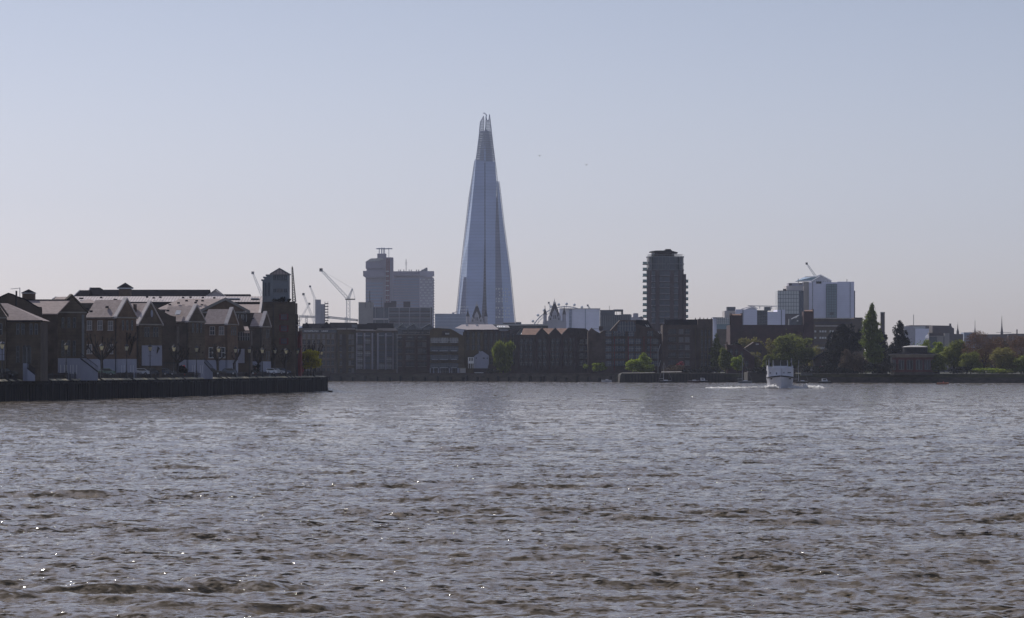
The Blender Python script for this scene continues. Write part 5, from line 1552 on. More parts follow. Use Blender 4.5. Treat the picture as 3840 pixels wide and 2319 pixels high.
    m.pxz([(X(2205, D), GZ-0.5), (X(2486, D), GZ-0.5), (X(2486, D), Z(1256, D)), (X(2455, D), Z(1240, D)), (X(2428, D), Z(1202, D)), (X(2325, D), Z(1201, D)), (X(2290, D), Z(1240, D)), (X(2262, D), Z(1240, D)), (X(2250, D), Z(1250, D)), (X(2236, D), Z(1243, D)), (X(2218, D), Z(1230, D)), (X(2205, D), Z(1244, D))], D, D+20)
    m.mat(M['red_frame'])
    for px in (2304, 2356, 2415, 2440): m.box(X(px-1.5, D), X(px+1.5, D), D-0.25, D-0.004, Z(1390, D), Z(1262, D))
    m.build('wall', None, root)
    r = MB().mat(M['slate']); r.add([(X(2385, D), D-0.2, Z(1215, D)), (X(2445, D), D-0.2, Z(1232, D)), (X(2428, D), D-0.1, Z(1201, D)), (X(2385, D), D-0.1, Z(1200, D))], [(0,1,2,3)])
    r.mat(M['light_metal']); r.box(X(2223, D), X(2246, D), D-0.3, D+2, Z(1235, D), Z(1232.5, D))
    r.mat(M['sooty_brick']); r.box(X(2247, D), X(2262, D), D+3, D+6, Z(1240, D), Z(1224, D)); r.build('roof', None, root)
    for a in (2420, 2427, 2467, 2474):
        s = MB().mat(M['white_paint']); y = 1218 if a < 2440 else 1244; s.add([(X(a, D), D-0.35, Z(y, D)), (X(a+2.5, D), D-0.35, Z(y, D)), (X(a+9, D), D-0.3, Z(y+9, D)), (X(a+6, D), D-0.3, Z(y+9, D))], [(3,2,1,0)]); s.build('skylight', None, root)
    for px in (2335, 2365): fwin(root, px, 1225, D, 'archbig')
    for py in (1252, 1281, 1309, 1336, 1364):
        for px in (2282, 2310, 2333, 2367, 2393, 2438, 2458):
            if py == 1252 and px in (2393, 2458): continue
            fwin(root, px, py, D, 'tri')
            if px in (2310, 2333, 2438): fbalcony(root, px, py+9, D, 18, 1.1)
    # ---- 9. crenellated block
    D = 1495
    root = thing('warehouse', 'dark brown brick wharf with pointed buttress tops along its right parapet', 'warehouse', (X(2580, D), D, GZ))
    m = MB().mat(M['dark_brick']); m.box(X(2485, D), X(2673, D), D, D+20, GZ-0.5, Z(1219, D)); m.box(X(2617, D), X(2673, D), D-0.4, D+8, GZ-0.5, Z(1197, D))
    m.mat(M['slate']); m.box(X(2496, D), X(2616, D), D+4, D+14, Z(1219, D)+0.003, Z(1198, D))
    m.mat(M['olive_brick'])
    for px in (2608, 2625, 2639, 2653, 2668):
        m.box(X(px-1.5, D), X(px+1.5, D), D-0.9, D-0.404, GZ, Z(1232, D)); m.mat(M['dark_brick'])
        h = 1192 if px != 2625 else 1189
        m.add([(X(px-3, D), D-0.5, Z(1199, D)), (X(px+3, D), D-0.5, Z(1199, D)), (X(px+3, D), D+1, Z(1199, D)), (X(px-3, D), D+1, Z(1199, D)), (X(px-0.3, D), D+0.2, Z(h, D)), (X(px+0.3, D), D+0.2, Z(h, D))], [(0,1,5,4),(1,2,5),(2,3,4,5),(3,0,4)])
        m.mat(M['olive_brick'])
    m.build('wall', None, root)
    for py in (1244, 1274, 1303, 1332, 1361):
        for px in (2515, 2527, 2554, 2577): fwin(root, px, py, D, 'widepale' if (px > 2540 and rnd.random() < 0.55) else 'wide')
        fbalcony(root, 2521, py+9, D, 24, 1.1)
    for py in (1250, 1280, 1305, 1335, 1365):
        for px in (2632, 2646, 2660): fwin(root, px, py, D-0.4, 'slot')
    m = MB().mat(M['light_metal']); m.tube((X(2476, D), D-2, Z(1292, D)), (X(2467, D), D-2, Z(1318, D)), 0.09, n=4); m.tube((X(2467, D), D-2, Z(1318, D)), (X(2467, D), D-1, GZ), 0.09, n=4); m.tube((X(2476, D), D-2, Z(1352, D)), (X(2470, D), D-2, Z(1376, D)), 0.09, n=4)
    o = m.build('hoist_derrick', None, None, origin=(X(2470, D), D-2, GZ)); tag(o, 'thin pale steel hoist pole between the two big wharves', 'hoist')
    # ---- stone pier in front, right
    D0 = 1400
    root = thing('stone_pier', 'old stone pier head with a pale worn left end and sunlit top edge', 'pier', (X(2560, D0), D0, -1.5))
    m = MB().mat(M['pier_stone'])
    m.pxz([(X(2335, D0), -1.5), (X(2720, D0), -1.5), (X(2720, D0), Z(1400, D0)), (X(2332, D0), Z(1400, D0)), (X(2326, D0), Z(1408, D0)), (X(2325, D0), -1.5)], D0, D0+30)
    m.mat(M['pier_stone']); m.pxz([(X(2322, D0), -1.5), (X(2337, D0), -1.5), (X(2337, D0), Z(1408, D0)), (X(2326, D0), Z(1409, D0))], D0-0.3, D0-0.004)
    m.mat(M['stone'])
    m.add([(X(2331, D0), D0-0.3, Z(1400, D0)), (X(2455, D0), D0-0.3, Z(1399, D0)), (X(2455, D0), D0+0.5, Z(1399, D0)+0.15), (X(2331, D0), D0+0.5, Z(1400, D0)+0.15)], [(0,1,2,3)])
    m.add([(X(2480, D0), D0-0.3, Z(1397, D0)), (X(2556, D0), D0-0.3, Z(1396, D0)), (X(2556, D0), D0+0.5, Z(1396, D0)+0.3), (X(2480, D0), D0+0.5, Z(1397, D0)+0.3)], [(0,1,2,3)])
    m.mat(M['piles'])
    for k in range(30): m.box(X(2345+k*12, D0), X(2347.5+k*12, D0), D0-0.35, D0-0.004, -1.5, Z(1405, D0))
    m.build('wall_body', None, root)
    # long low roofs in the middle distance
    D = 1640
    root, m = fblock('long low grey block with a thin flat roof left of the bridge tower', 1858, 2058, 1232, D, 'grey_panel', 15, 'low_block', 'building', False)
    m.mat(M['pale_stone']); m.box(X(1850, D), X(2056, D), D-2, D+16, Z(1222, D), Z(1216.5, D)); m.mat(M['dark_glass']); m.box(X(1860, D), X(2055, D), D-0.5, D+14, Z(1232, D), Z(1222, D)-0.003)
    m.mat(M['grey_panel']); m.box(X(1886, D), X(1932, D), D+5, D+12, Z(1216.4, D), Z(1211, D)); m.box(X(1934, D), X(1955, D), D+5, D+12, Z(1216.4, D), Z(1208, D)); m.mat(M['pale_stone']); m.box(X(1886, D), X(1932, D), D+4.6, D+12.4, Z(1210.9, D), Z(1209.4, D))
    m.build('wall', None, root)
far_bank()

# ------------------------------------------------------------------ round residential tower
def apartment_tower():
    D = 1720
    cx = X(2497, D); R0 = 70*D/K
    root = thing('apartment_tower', 'dark rounded brick apartment tower with glass strips and green glass balconies', 'tower', (cx, D+R0, GZ))
    def oct_(hw, dep, n=20):
        pts = []
        for k in range(n):
            a = 2*math.pi*k/n
            c, s = math.cos(a), math.sin(a)
            e = 0.55
            pts.append((cx+hw*math.copysign(abs(c)**e, c), D+dep+dep*math.copysign(abs(s)**e, s)))
        return pts
    zt, zb_ = Z(963, D), Z(1012, D)
    m = MB().mat(M['tower_brick']); m.pxy(oct_(R0, R0*0.95), GZ-0.5, zb_)
    m.box(X(2564, D), X(2574, D), D+2.5, D+2*R0-2, GZ, Z(1028, D))
    w_ = m.build('wall', None, root)
    g = MB().mat(M['dark_glass']); g.pxy(oct_(R0-0.05, R0*0.95), zb_+0.003, zt); g.build('glazed_top_floors', None, root)
    g = MB().mat(M['grey_metal'])
    for y in (963, 990, 1012): g.pxy(oct_(R0+0.2, R0*0.95+0.15), Z(y, D)-0.25, Z(y, D)+0.25)
    for px in (2443, 2470, 2484, 2497, 2511, 2532, 2548): g.box(X(px, D)-0.1, X(px, D)+0.1, D-0.15, D+1.2, zb_, zt)
    g.build('floor_edges', None, root)
    # penthouse, set back, with a floating roof
    p = MB().mat(M['tower_brick']); p.box(X(2457, D), X(2520, D), D+4, D+14, zt, Z(943, D)); p.mat(M['pale_glass']); p.box(X(2445, D), X(2457, D), D+5, D+13, zt, Z(944, D)); p.box(X(2520, D), X(2530, D), D+5, D+13, zt, Z(946, D))
    p.mat(M['dark_metal'])
    p.pxz([(X(2438, D), Z(945, D)), (X(2542, D), Z(950, D)), (X(2543, D), Z(946, D)), (X(2515, D), Z(939, D)), (X(2460, D), Z(939.5, D)), (X(2438, D), Z(943, D))], D+2.5, D+15)
    p.box(X(2498, D), X(2518, D), D+6, D+11, Z(940, D), Z(933, D)); p.box(X(2494, D), X(2522, D), D+7, D+10, Z(940, D), Z(936.5, D))
    p.build('penthouse', None, root)
    r = MB().mat(M['light_metal'])
    r.pxy(oct_(R0-0.4, R0*0.9), zt+1.0, zt+1.06); 
    for px in range(2430, 2566, 9): r.box(X(px, D)-0.03, X(px, D)+0.03, D+0.2, D+0.3, zt, zt+1.0)
    r.build('roof_railing', None, root)
    rows = [1025+22.2*k for k in range(9)]
    for i, py in enumerate(rows):
        for a, b in ((2443, 2458), (2473, 2512), (2527, 2543)):
            n = 1 if b-a < 20 else 2
            for k in range(n):
                xa = lerp(a, b, k/n)+0.6; xb = lerp(a, b, (k+1)/n)-0.6
                f = MB().mat(M['dark_glass' if (i+k+a) % 3 else 'pane_blue']); f.box(X(xa, D), X(xb, D), D-0.10, D+1.0, Z(py+8, D), Z(py-9, D)); f.build('window', None, root)
            s = MB().mat(M['concrete']); s.box(X(a, D), X(b, D), D-0.9 if n == 2 else D-0.25, D+1.0, Z(py+10.6, D), Z(py+8.6, D)); s.build('floor_ledge', None, root)
    m0 = None
    for side, rws in ((-1, [985+22.2*k for k in range(10)]), (1, [1052+22.2*k for k in range(7)])):
        for py in rws:
            xa, xb = (X(2412, D), X(2428, D)) if side < 0 else (X(2563, D), X(2583, D))
            b = MB().mat(M['dark_metal']); b.box(xa, xb, D+5, D+10, Z(py+7, D), Z(py+5, D)); bo = b.build('balcony', None, root)
            q = MB().mat(M['green_balustrade']); q.box(xa, xa+0.1 if side < 0 else xb, D+4.95, D+5.02, Z(py+5, D), Z(py-4, D)); 
            q.box(xa, xb, D+4.9, D+4.98, Z(py+4.9, D), Z(py-4, D))
            q.build('glass_balustrade', None, bo)
    for side, px in ((-1, 2428), (1, 2572)):
        g = MB().mat(M['dark_glass']); g.box(X(px-1, D), X(px+1.5, D), D+5, D+9, Z(1200, D), Z(1030, D)); g.build('side_glazing', None, root)
apartment_tower()
# ================================================================== THE CITY BEHIND
def poly_slab(mb, pts, D0, thick=1.0):
    """facet given by (px, py, extra depth): a thin leaning slab"""
    f = [(X(px, D0+d), D0+d, Z(py, D0+d)) for px, py, d in pts]
    n = len(f)
    mb.add(f + [(x, y+thick, z) for x, y, z in f], [list(range(n)), list(range(2*n-1, n-1, -1))] + [(i, i+n, (i+1) % n+n, (i+1) % n) for i in range(n)])
def glass_spire():
    D = 4300
    root = thing('glass_skyscraper', 'very tall tapering glass skyscraper with an open splintered top', 'skyscraper', (X(1823, D), D+30, GZ))
    bot = 1385
    LO = [(1690, bot), (1711, 1215), (1713, 1180), (1730, 1010), (1761, 739), (1773, 660), (1781, 597)]
    LI = [(1744, bot), (1747, 1215), (1750, 1038), (1756, 908), (1767, 795), (1777, 700), (1785, 600)]
    RI = [(1892, bot), (1888, 1215), (1881, 1038), (1872, 851), (1866, 740), (1863, 681)]
    RO = [(1950, bot), (1930, 1207), (1911, 1010), (1888, 840), (1872, 700), (1869, 681)]
    def facet(nm, pts, mat, th=1.2):
        m = MB().mat(M[mat]); poly_slab(m, pts, D, th); return m.build(nm, None, root)
    def w3(l, d0, d1): return [(x, y, lerp(d0, d1, (bot-y)/(bot-600.0))) for x, y in l]
    # solid inner tower behind the facets
    c = MB().mat(M['shard_core'])
    poly_slab(c, w3([(1700, bot), (1716, 1215), (1736, 1010), (1765, 760), (1787, 612)], 17, 22) + w3([(1854, 612), (1862, 740), (1880, 851), (1903, 1010), (1922, 1207), (1940, bot)], 22, 17), D, 26)
    c.build('core', None, root)
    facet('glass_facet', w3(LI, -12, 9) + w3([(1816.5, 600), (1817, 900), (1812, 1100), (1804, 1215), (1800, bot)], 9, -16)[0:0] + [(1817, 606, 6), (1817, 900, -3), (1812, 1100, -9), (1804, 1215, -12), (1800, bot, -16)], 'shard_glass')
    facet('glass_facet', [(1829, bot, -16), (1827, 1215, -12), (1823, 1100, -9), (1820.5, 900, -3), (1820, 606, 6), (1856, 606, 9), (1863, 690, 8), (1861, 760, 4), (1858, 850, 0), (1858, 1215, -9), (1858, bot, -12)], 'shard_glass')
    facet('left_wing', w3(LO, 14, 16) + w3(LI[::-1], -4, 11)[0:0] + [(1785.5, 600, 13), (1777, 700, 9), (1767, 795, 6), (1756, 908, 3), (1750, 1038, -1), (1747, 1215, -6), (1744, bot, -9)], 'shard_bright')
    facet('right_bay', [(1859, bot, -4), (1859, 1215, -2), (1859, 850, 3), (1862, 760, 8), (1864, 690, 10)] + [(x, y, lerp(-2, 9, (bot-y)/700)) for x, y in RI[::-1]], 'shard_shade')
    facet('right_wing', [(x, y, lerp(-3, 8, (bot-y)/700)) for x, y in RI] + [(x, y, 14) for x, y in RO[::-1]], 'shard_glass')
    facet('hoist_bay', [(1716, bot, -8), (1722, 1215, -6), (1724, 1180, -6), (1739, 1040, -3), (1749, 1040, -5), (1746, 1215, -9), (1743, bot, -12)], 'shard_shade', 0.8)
    wn = MB().mat(M['pale_glass'])
    for py in (1085, 1098, 1109, 1122, 1132, 1156, 1168, 1179, 1191):
        for px in (1861, 1869, 1874, 1883, 1887, 1896, 1902, 1909):
            if (px*7+py*3) % 11 < (8 if py > 1140 or py in (1085, 1122) else 4):
                wn.box(X(px-1.6, D), X(px+1.8, D), D-17.4, D-16.9, Z(py+3.0, D), Z(py-3.0, D))
    for py in (1152, 1163, 1174, 1185):
        for px in range(1731, 1760, 6): wn.box(X(px-1.2, D), X(px+1.2, D), D-17.4, D-16.9, Z(py+2.2, D), Z(py-2.2, D))
    w_ = wn.build('unfinished_floors', None, root); w_['kind'] = 'stuff'
    # ladder-like frames along both outer edges
    e = MB().mat(M['shard_frame'])
    def edge(pts, off):
        for (p, q) in zip(pts, pts[1:]):
            e.tube((X(p[0], D), D+24, Z(p[1], D)), (X(q[0], D), D+24, Z(q[1], D)), 0.35, n=4)
            n = max(1, int(abs(q[1]-p[1])/11))
            for k in range(n):
                t = k/n; px, py = lerp(p[0], q[0], t), lerp(p[1], q[1], t)
                e.box(min(X(px, D), X(px+off, D)), max(X(px, D), X(px+off, D)), D+23.8, D+24.2, Z(py, D)-0.3, Z(py, D)+0.3)
    edge([(1707, 1215), (1709, 1180), (1726, 1010), (1757, 739), (1770, 660), (1779, 600)], 5)
    edge([(1934, 1215), (1914, 1010), (1891, 840), (1875, 700), (1871, 676)], -5)
    edge([(1868, 700), (1862, 640), (1857, 605), (1849, 540), (1842, 480), (1838, 450), (1835.5, 426)], -4)
    edge([(1782, 610), (1790, 550), (1796, 500), (1799, 465)], 4)
    e.build('edge_frame', None, root)
    # the open steel top
    LT = [(432, 1811), (452, 1802), (465, 1800), (490, 1797), (540, 1791), (590, 1785), (640, 1782)]
    RT = [(426, 1835.5), (450, 1838.5), (490, 1843), (540, 1848), (605, 1856), (640, 1858)]
    tf = MB().mat(M['shard_frame'])
    py = 606.0; k = 0
    while py > 488:
        l, r = interp(py, LT), interp(py, RT)
        for dd in (9, 24):
            tf.box(X(l, D), X(r, D), D+dd, D+dd+2, Z(py, D)-(0.42 if k % 3 else 0.75), Z(py, D)+0.42)
        py -= 8.5; k += 1
    for i in range(21):
        f_ = i/20
        a, b_ = (lerp(1786, 1856, f_), 606), (lerp(1798, 1843, f_), 488)
        tf.tube((X(a[0], D), D+9, Z(a[1], D)), (X(b_[0], D), D+11, Z(b_[1], D)), 0.30, n=4)
        if i % 2: tf.tube((X(a[0], D), D+24, Z(a[1], D)), (X(b_[0], D), D+22, Z(b_[1], D)), 0.30, n=4)
    tf.build('open_top_floors', None, root)
    cm = MB().mat(M['shard_bright'])
    poly_slab(cm, [(1797, 606, 15), (1848, 606, 15), (1844, 560, 15), (1838, 520, 16), (1833, 492, 17), (1821, 486, 17), (1814, 494, 17), (1808, 520, 16), (1801, 560, 15)], D, 3)
    poly_slab(cm, [(1815, 606, 7), (1821, 606, 7), (1823, 500, 12), (1824, 440, 16), (1822, 430, 16), (1820, 470, 14), (1817, 500, 12)], D, 2)
    cm.build('spire_core', None, root)
    for pts in ([(1797, 490, 12), (1814, 492, 12), (1815, 452, 15), (1813, 433, 16), (1801, 455, 14)], [(1820, 490, 12), (1843, 490, 12), (1839, 455, 15), (1835.5, 427, 17), (1832, 452, 15), (1829, 449, 15), (1826, 450, 15), (1822, 432, 16)]):
        m = MB().mat(M['shard_frame'])
        def span(y):
            xs = []
            for (p, q) in zip(pts, pts[1:]+pts[:1]):
                if (p[1]-y)*(q[1]-y) < 0: xs.append(lerp(p[0], q[0], (y-p[1])/(q[1]-p[1])))
            xs.sort(); return xs
        y = 489.0
        while y > 430:
            xs = span(y)
            for a_, b_ in zip(xs[::2], xs[1::2]): m.box(X(a_, D), X(b_, D), D+12, D+13, Z(y, D)-0.35, Z(y, D)+0.35)
            y -= 6
        for (p, q) in zip(pts, pts[1:]+pts[:1]): m.tube((X(p[0], D), D+12.5, Z(p[1], D)), (X(q[0], D), D+12.5, Z(q[1], D)), 0.4, n=4)
        x = min(p[0] for p in pts)+2
        while x < max(p[0] for p in pts)-1:
            ys = []
            for (p, q) in zip(pts, pts[1:]+pts[:1]):
                if (p[0]-x)*(q[0]-x) < 0: ys.append(lerp(p[1], q[1], (x-p[0])/(q[0]-p[0])))
            if len(ys) >= 2: m.tube((X(x, D), D+12.5, Z(max(ys), D)), (X(x, D), D+12.5, Z(min(ys), D)), 0.24, n=4)
            x += 2.9
        m.build('splinter', None, root)
    D2 = D+20
    k = MB().mat(M['shard_frame']); k.tube((X(1822, D2), D2, Z(452, D2)), (X(1824, D2), D2, Z(430, D2)), 0.6, n=4); k.tube((X(1824, D2), D2, Z(431, D2)), (X(1815, D2), D2, Z(423.5, D2)), 0.5, n=4); k.tube((X(1815, D2), D2, Z(423.5, D2)), (X(1812.5, D2), D2, Z(427, D2)), 0.4, n=4)
    o = k.build('tower_crane', None, None, origin=(X(1822, D2), D2, Z(452, D2))); tag(o, 'tiny crane hooked over the very tip of the skyscraper', 'crane')
glass_spire()

def hospital():
    D = 4180
    root = thing('hospital_tower', 'hazy grey tower with a flat T shaped mast, left of the wide slab', 'tower', (X(1410, D), D, GZ))
    m = MB().mat(M['hospital_concrete'])
    m.box(X(1371, D), X(1446, D), D, D+30, GZ, Z(1042, D)); m.pxz([(X(1371, D), Z(1042, D)), (X(1446, D), Z(1042, D)), (X(1446, D), Z(1017, D)), (X(1362, D), Z(1017, D)), (X(1362, D), Z(1036, D))], D-4, D+32)
    m.pxz([(X(1371, D), Z(1007, D)), (X(1446, D), Z(1007, D)), (X(1446, D), Z(972, D)), (X(1413, D), Z(980, D)), (X(1371, D), Z(982, D))], D+1, D+28)
    m.box(X(1374, D), X(1444, D), D+3, D+26, Z(1017, D), Z(1007, D)-0.01)
    m.box(X(1439, D), X(1473.5, D), D-3, D+20, GZ, Z(966, D))
    m.box(X(1414, D), X(1447, D), D+6, D+20, Z(975, D), Z(951, D))
    m.build('wall', None, root)
    t = MB().mat(M['pale_stone']); t.pxz([(X(1371, D), Z(982, D)), (X(1413, D), Z(980, D)), (X(1440, D), Z(973, D)), (X(1430, D), Z(968, D)), (X(1390, D), Z(970, D))], D+0.4, D+0.9); t.build('roof_terrace', None, root)  # upright paler sheet stands in for the sunlit terrace top
    w_ = MB().mat(M['city_glass'])
    for py in range(1062, 1380, 12): w_.box(X(1373, D), X(1436, D), D-0.4, D-0.01, Z(py+4, D), Z(py-2, D))
    w_.build('window_bands', None, root)
    w_ = MB().mat(M['shard_frame'])
    w_.box(X(1410, D), X(1470, D), D+8, D+14, Z(934, D), Z(930.5, D))
    for px, wv in ((1421, 1.4), (1430, 1.6), (1436, 1.2), (1441, 1.4), (1457, 0.8)): w_.box(X(px-wv, D), X(px+wv, D), D+9, D+12, Z(966, D), Z(928.5, D))
    w_.build('antenna_deck', None, root)
    h = MB().mat(M['red_frame']); h.lattice((X(1453, D), D-5, Z(1245, D)), (X(1456, D), D-5, Z(970, D)), 3.4, 3.4, 0.3, 60); h.mat(M['light_metal'])
    for k in range(12): h.box(X(1447, D), X(1460, D), D-7, D-4, Z(1020+k*18, D), Z(1017+k*18, D))
    h.build('site_hoist', None, root)
    D = 4230
    root = thing('hospital_slab', 'wide banded hospital slab block beside the hazy T topped tower', 'building', (X(1550, D), D, GZ))
    m = MB().mat(M['hospital_concrete']); m.box(X(1473, D), X(1572, D), D, D+30, GZ, Z(1041, D)); m.box(X(1471, D), X(1574, D), D-1.5, D+31, Z(1035, D), Z(1018, D)); m.mat(M['hospital_concrete_lit']); m.pxy([(X(1572, D), D), (X(1625, D), D+8), (X(1625, D), D+34), (X(1572, D), D+30)], GZ, Z(1041, D)); m.pxy([(X(1572.3, D), D-1.5), (X(1626, D), D+7), (X(1626, D), D+35), (X(1572.3, D), D+31)], Z(1035, D), Z(1017, D))
    m.box(X(1475, D), X(1620, D), D+2, D+28, Z(1041, D), Z(1035, D)-0.01)
    m.build('wall', None, root)
    w_ = MB().mat(M['city_glass']); w2 = MB().mat(M['pale_glass']); w3 = MB().mat(M['dark_glass'])
    for i, py in enumerate(range(1048, 1380, 10)):
        w_.box(X(1475, D), X(1571, D), D-0.4, D-0.01, Z(py+2.6, D), Z(py-1.8, D))
        for k in range(10):
            a = 1575+k*5; 
            if (i*3+k*5) % 7 < 4: w2.pxy([(X(a, D), D+(a-1572)/53*8-0.6), (X(a+3.6, D), D+(a+3.6-1572)/53*8-0.6), (X(a+3.6, D), D+(a+3.6-1572)/53*8-0.1), (X(a, D), D+(a-1572)/53*8-0.1)], Z(py+2.4, D), Z(py-2, D))
        w3.box(X(1623, D), X(1627.5, D), D+8, D+30, Z(py+4, D), Z(py+0.5, D))
    w_.build('window_bands', None, root); w2.build('lit_windows', None, root); w3.build('side_balconies', None, root)
    g = MB().mat(M['grey_metal'])
    g.tube((X(1522, D), D+10, Z(1018, D)), (X(1522, D), D+10, Z(972, D)), 0.35, n=4)
    for py in (985, 990): g.tube((X(1517, D), D+10, Z(py, D)), (X(1527, D), D+10, Z(py, D)), 0.2, n=3)
    for px in (1493, 1500, 1512, 1532, 1540, 1560, 1568, 1580): g.box(X(px, D), X(px, D)+1.0, D+8, D+10, Z(1018, D), Z(1011, D))
    g.pxz([(X(1573, D), Z(1018, D)), (X(1602, D), Z(1018, D)), (X(1602, D), Z(1004, D)), (X(1598, D), Z(1003, D))], D+8, D+20)
    g.build('rooftop_plant', None, root)
hospital()

def city_blocks():
    rnd = random.Random(21)
    # concrete framed low block in front of the hospital
    D = 2500
    root = thing('office_block', 'long framed office block with a blank pale end wall below the hospital', 'building', (X(1480, D), D, GZ))
    m = MB().mat(M['dark_concrete']); m.box(X(1397, D), X(1619, D), D, D+20, GZ, Z(1153, D)); m.mat(M['pale_concrete']); m.box(X(1345, D), X(1399, D), D-2, D+18, GZ, Z(1134, D))
    m.mat(M['dark_glass']); m.box(X(1398, D), X(1616, D), D-0.3, D-0.01, GZ, Z(1156, D))
    m.build('wall', None, root)
    f = MB().mat(M['concrete'])
    for px in (1399, 1407, 1440, 1458, 1497, 1536, 1575, 1614): f.box(X(px-1, D), X(px+1, D), D-1.0, D-0.31, GZ, Z(1153, D))
    for py in (1154, 1175, 1193, 1212, 1230): f.box(X(1458, D), X(1617, D), D-0.9, D-0.32, Z(py+1, D), Z(py-1, D))
    f.mat(M['maroon_brick'])
    for py in (1167, 1187, 1206): f.box(X(1460, D), X(1616, D), D-0.6, D-0.32, Z(py+4, D), Z(py, D))
    f.mat(M['tan_panel']); f.box(X(1399, D), X(1456, D), D-0.8, D-0.32, Z(1150+50, D), Z(1194, D))
    f.build('facade_frame', None, root)
    f = MB().mat(M['dark_concrete']); f.box(X(1512, D), X(1537, D), D+4, D+12, Z(1153, D), Z(1131, D)); f.box(X(1440, D), X(1484, D), D+4, D+12, Z(1153, D), Z(1135, D)); f.box(X(1466, D), X(1485, D), D+4, D+12, Z(1140, D), Z(1129, D))
    f.mat(M['iron']); f.tube((X(1386, D), D+4, Z(1134, D)), (X(1386, D), D+4, Z(1090, D)), 0.3, n=4); f.box(X(1379, D), X(1392, D), D+3, D+6, Z(1134, D), Z(1131, D)); f.tube((X(1430, D), D+4, Z(1153, D)), (X(1429, D), D+4, Z(1116, D)), 0.12, n=4)
    for px in (1371, 1391): f.box(X(px-0.5, D), X(px+0.5, D), D-2.3, D-2.01, Z(1156, D), Z(1134, D))
    f.build('rooftop_plant', None, root)
    # core under construction
    D = 2800
    root = thing('concrete_core', 'narrow grey concrete lift core with stacked open balconies, under construction', 'building', (X(1205, D), D, GZ))
    m = MB().mat(M['concrete']); m.box(X(1182, D), X(1201, D), D, D+10, GZ, Z(1124, D)); m.box(X(1201, D)+0.01, X(1217, D), D+1, D+10, GZ, Z(1141, D)); m.build('wall', None, root)
    for k in range(8):
        b = MB().mat(M['dark_concrete']); z = Z(1215-k*10.6, D); b.box(X(1217, D), X(1230, D), D, D+8, z, z+0.7); b.box(X(1228.6, D), X(1230, D), D, D+1, z, z+1.9); b.box(X(1217.5, D), X(1219, D), D, D+1, z, z+1.9); b.build('open_floor', None, root)
    # glass block left of the skyscraper
    D = 3900
    root = thing('glass_block', 'low blue glass office block at the foot of the skyscraper, left side', 'building', (X(1680, D), D, GZ))
    m = MB().mat(M['city_glass']); m.pxz([(X(1630, D), GZ), (X(1760, D), GZ), (X(1760, D), Z(1180, D)), (X(1698, D), Z(1177, D)), (X(1631, D), Z(1178, D))], D, D+40)
    m.mat(M['shard_frame']); m.box(X(1629, D), X(1683, D), D-1, D-0.02, Z(1179, D), Z(1177, D)); m.mat(M['concrete']); m.box(X(1695, D), X(1703, D), D+5, D+12, Z(1178, D), Z(1172, D)); m.tube((X(1704, D), D+6, Z(1173, D)), (X(1713, D), D+6, Z(1168, D)), 0.4, n=4)
    m.build('wall', None, root)
    # wrapped office, right of the bridge
    D = 3500
    root = thing('curved_office', 'long pale blue-grey office block with two dark seams, right of the bridge tower', 'building', (X(2170, D), D, GZ))
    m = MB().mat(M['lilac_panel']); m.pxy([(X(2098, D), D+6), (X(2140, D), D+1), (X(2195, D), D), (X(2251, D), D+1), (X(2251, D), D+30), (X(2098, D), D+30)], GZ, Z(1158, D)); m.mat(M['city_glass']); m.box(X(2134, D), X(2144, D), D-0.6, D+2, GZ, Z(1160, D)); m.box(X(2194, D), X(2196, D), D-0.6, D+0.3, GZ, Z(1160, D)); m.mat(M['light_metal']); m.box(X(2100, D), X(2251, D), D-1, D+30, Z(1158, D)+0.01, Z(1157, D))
    m.build('wall', None, root)
    D = 2150
    root = thing('dark_office', 'dark glass office building with a see-through top storey behind the barn gable', 'building', (X(2310, D), D, GZ))
    m = MB().mat(M['dark_glass']); m.pxz([(X(2251, D), GZ), (X(2365, D), GZ), (X(2365, D), Z(1179, D)), (X(2336, D), Z(1179, D)), (X(2336, D), Z(1181, D)), (X(2305, D), Z(1181, D)), (X(2302, D), Z(1163, D)), (X(2251, D), Z(1163, D))], D, D+20)
    m.mat(M['grey_panel']); m.box(X(2302, D), X(2337, D), D, D+15, Z(1168, D), Z(1161, D)); m.box(X(2331, D), X(2337, D), D+1, D+10, Z(1181, D), Z(1168, D)); m.box(X(2302, D), X(2306, D), D+1, D+10, Z(1181, D), Z(1168, D)); m.box(X(2312, D), X(2313, D), D+1, D+2, Z(1181, D), Z(1168, D)); m.box(X(2325, D), X(2326, D), D+1, D+2, Z(1181, D), Z(1168, D))
    m.mat(M['grey_metal'])
    for px in range(2256, 2362, 7): m.box(X(px, D)-0.1, X(px, D)+0.1, D-0.3, D-0.02, Z(1225, D), Z(1184, D))
    m.tube((X(2286, D), D+5, Z(1163, D)), (X(2286, D), D+5, Z(1147, D)), 0.12, n=4)
    m.build('wall', None, root)
    D = 2600
    root = thing('far_office', 'distant grey rooftops with a square plant room left of the round tower', 'building', (X(2390, D), D, GZ))
    m = MB().mat(M['concrete']); m.box(X(2350, D), X(2410, D), D, D+20, GZ, Z(1190, D)); m.box(X(2357, D), X(2369, D), D+2, D+10, Z(1190, D), Z(1180, D)); m.box(X(2375, D), X(2394, D), D+2, D+10, Z(1190, D), Z(1176, D)); m.box(X(2378, D), X(2392, D), D+3, D+9, Z(1176, D), Z(1175, D)); m.pxz([(X(2394, D), Z(1190, D)), (X(2416, D), Z(1200, D)), (X(2408, D), Z(1186, D))], D, D+10); m.build('wall', None, root)
city_blocks()

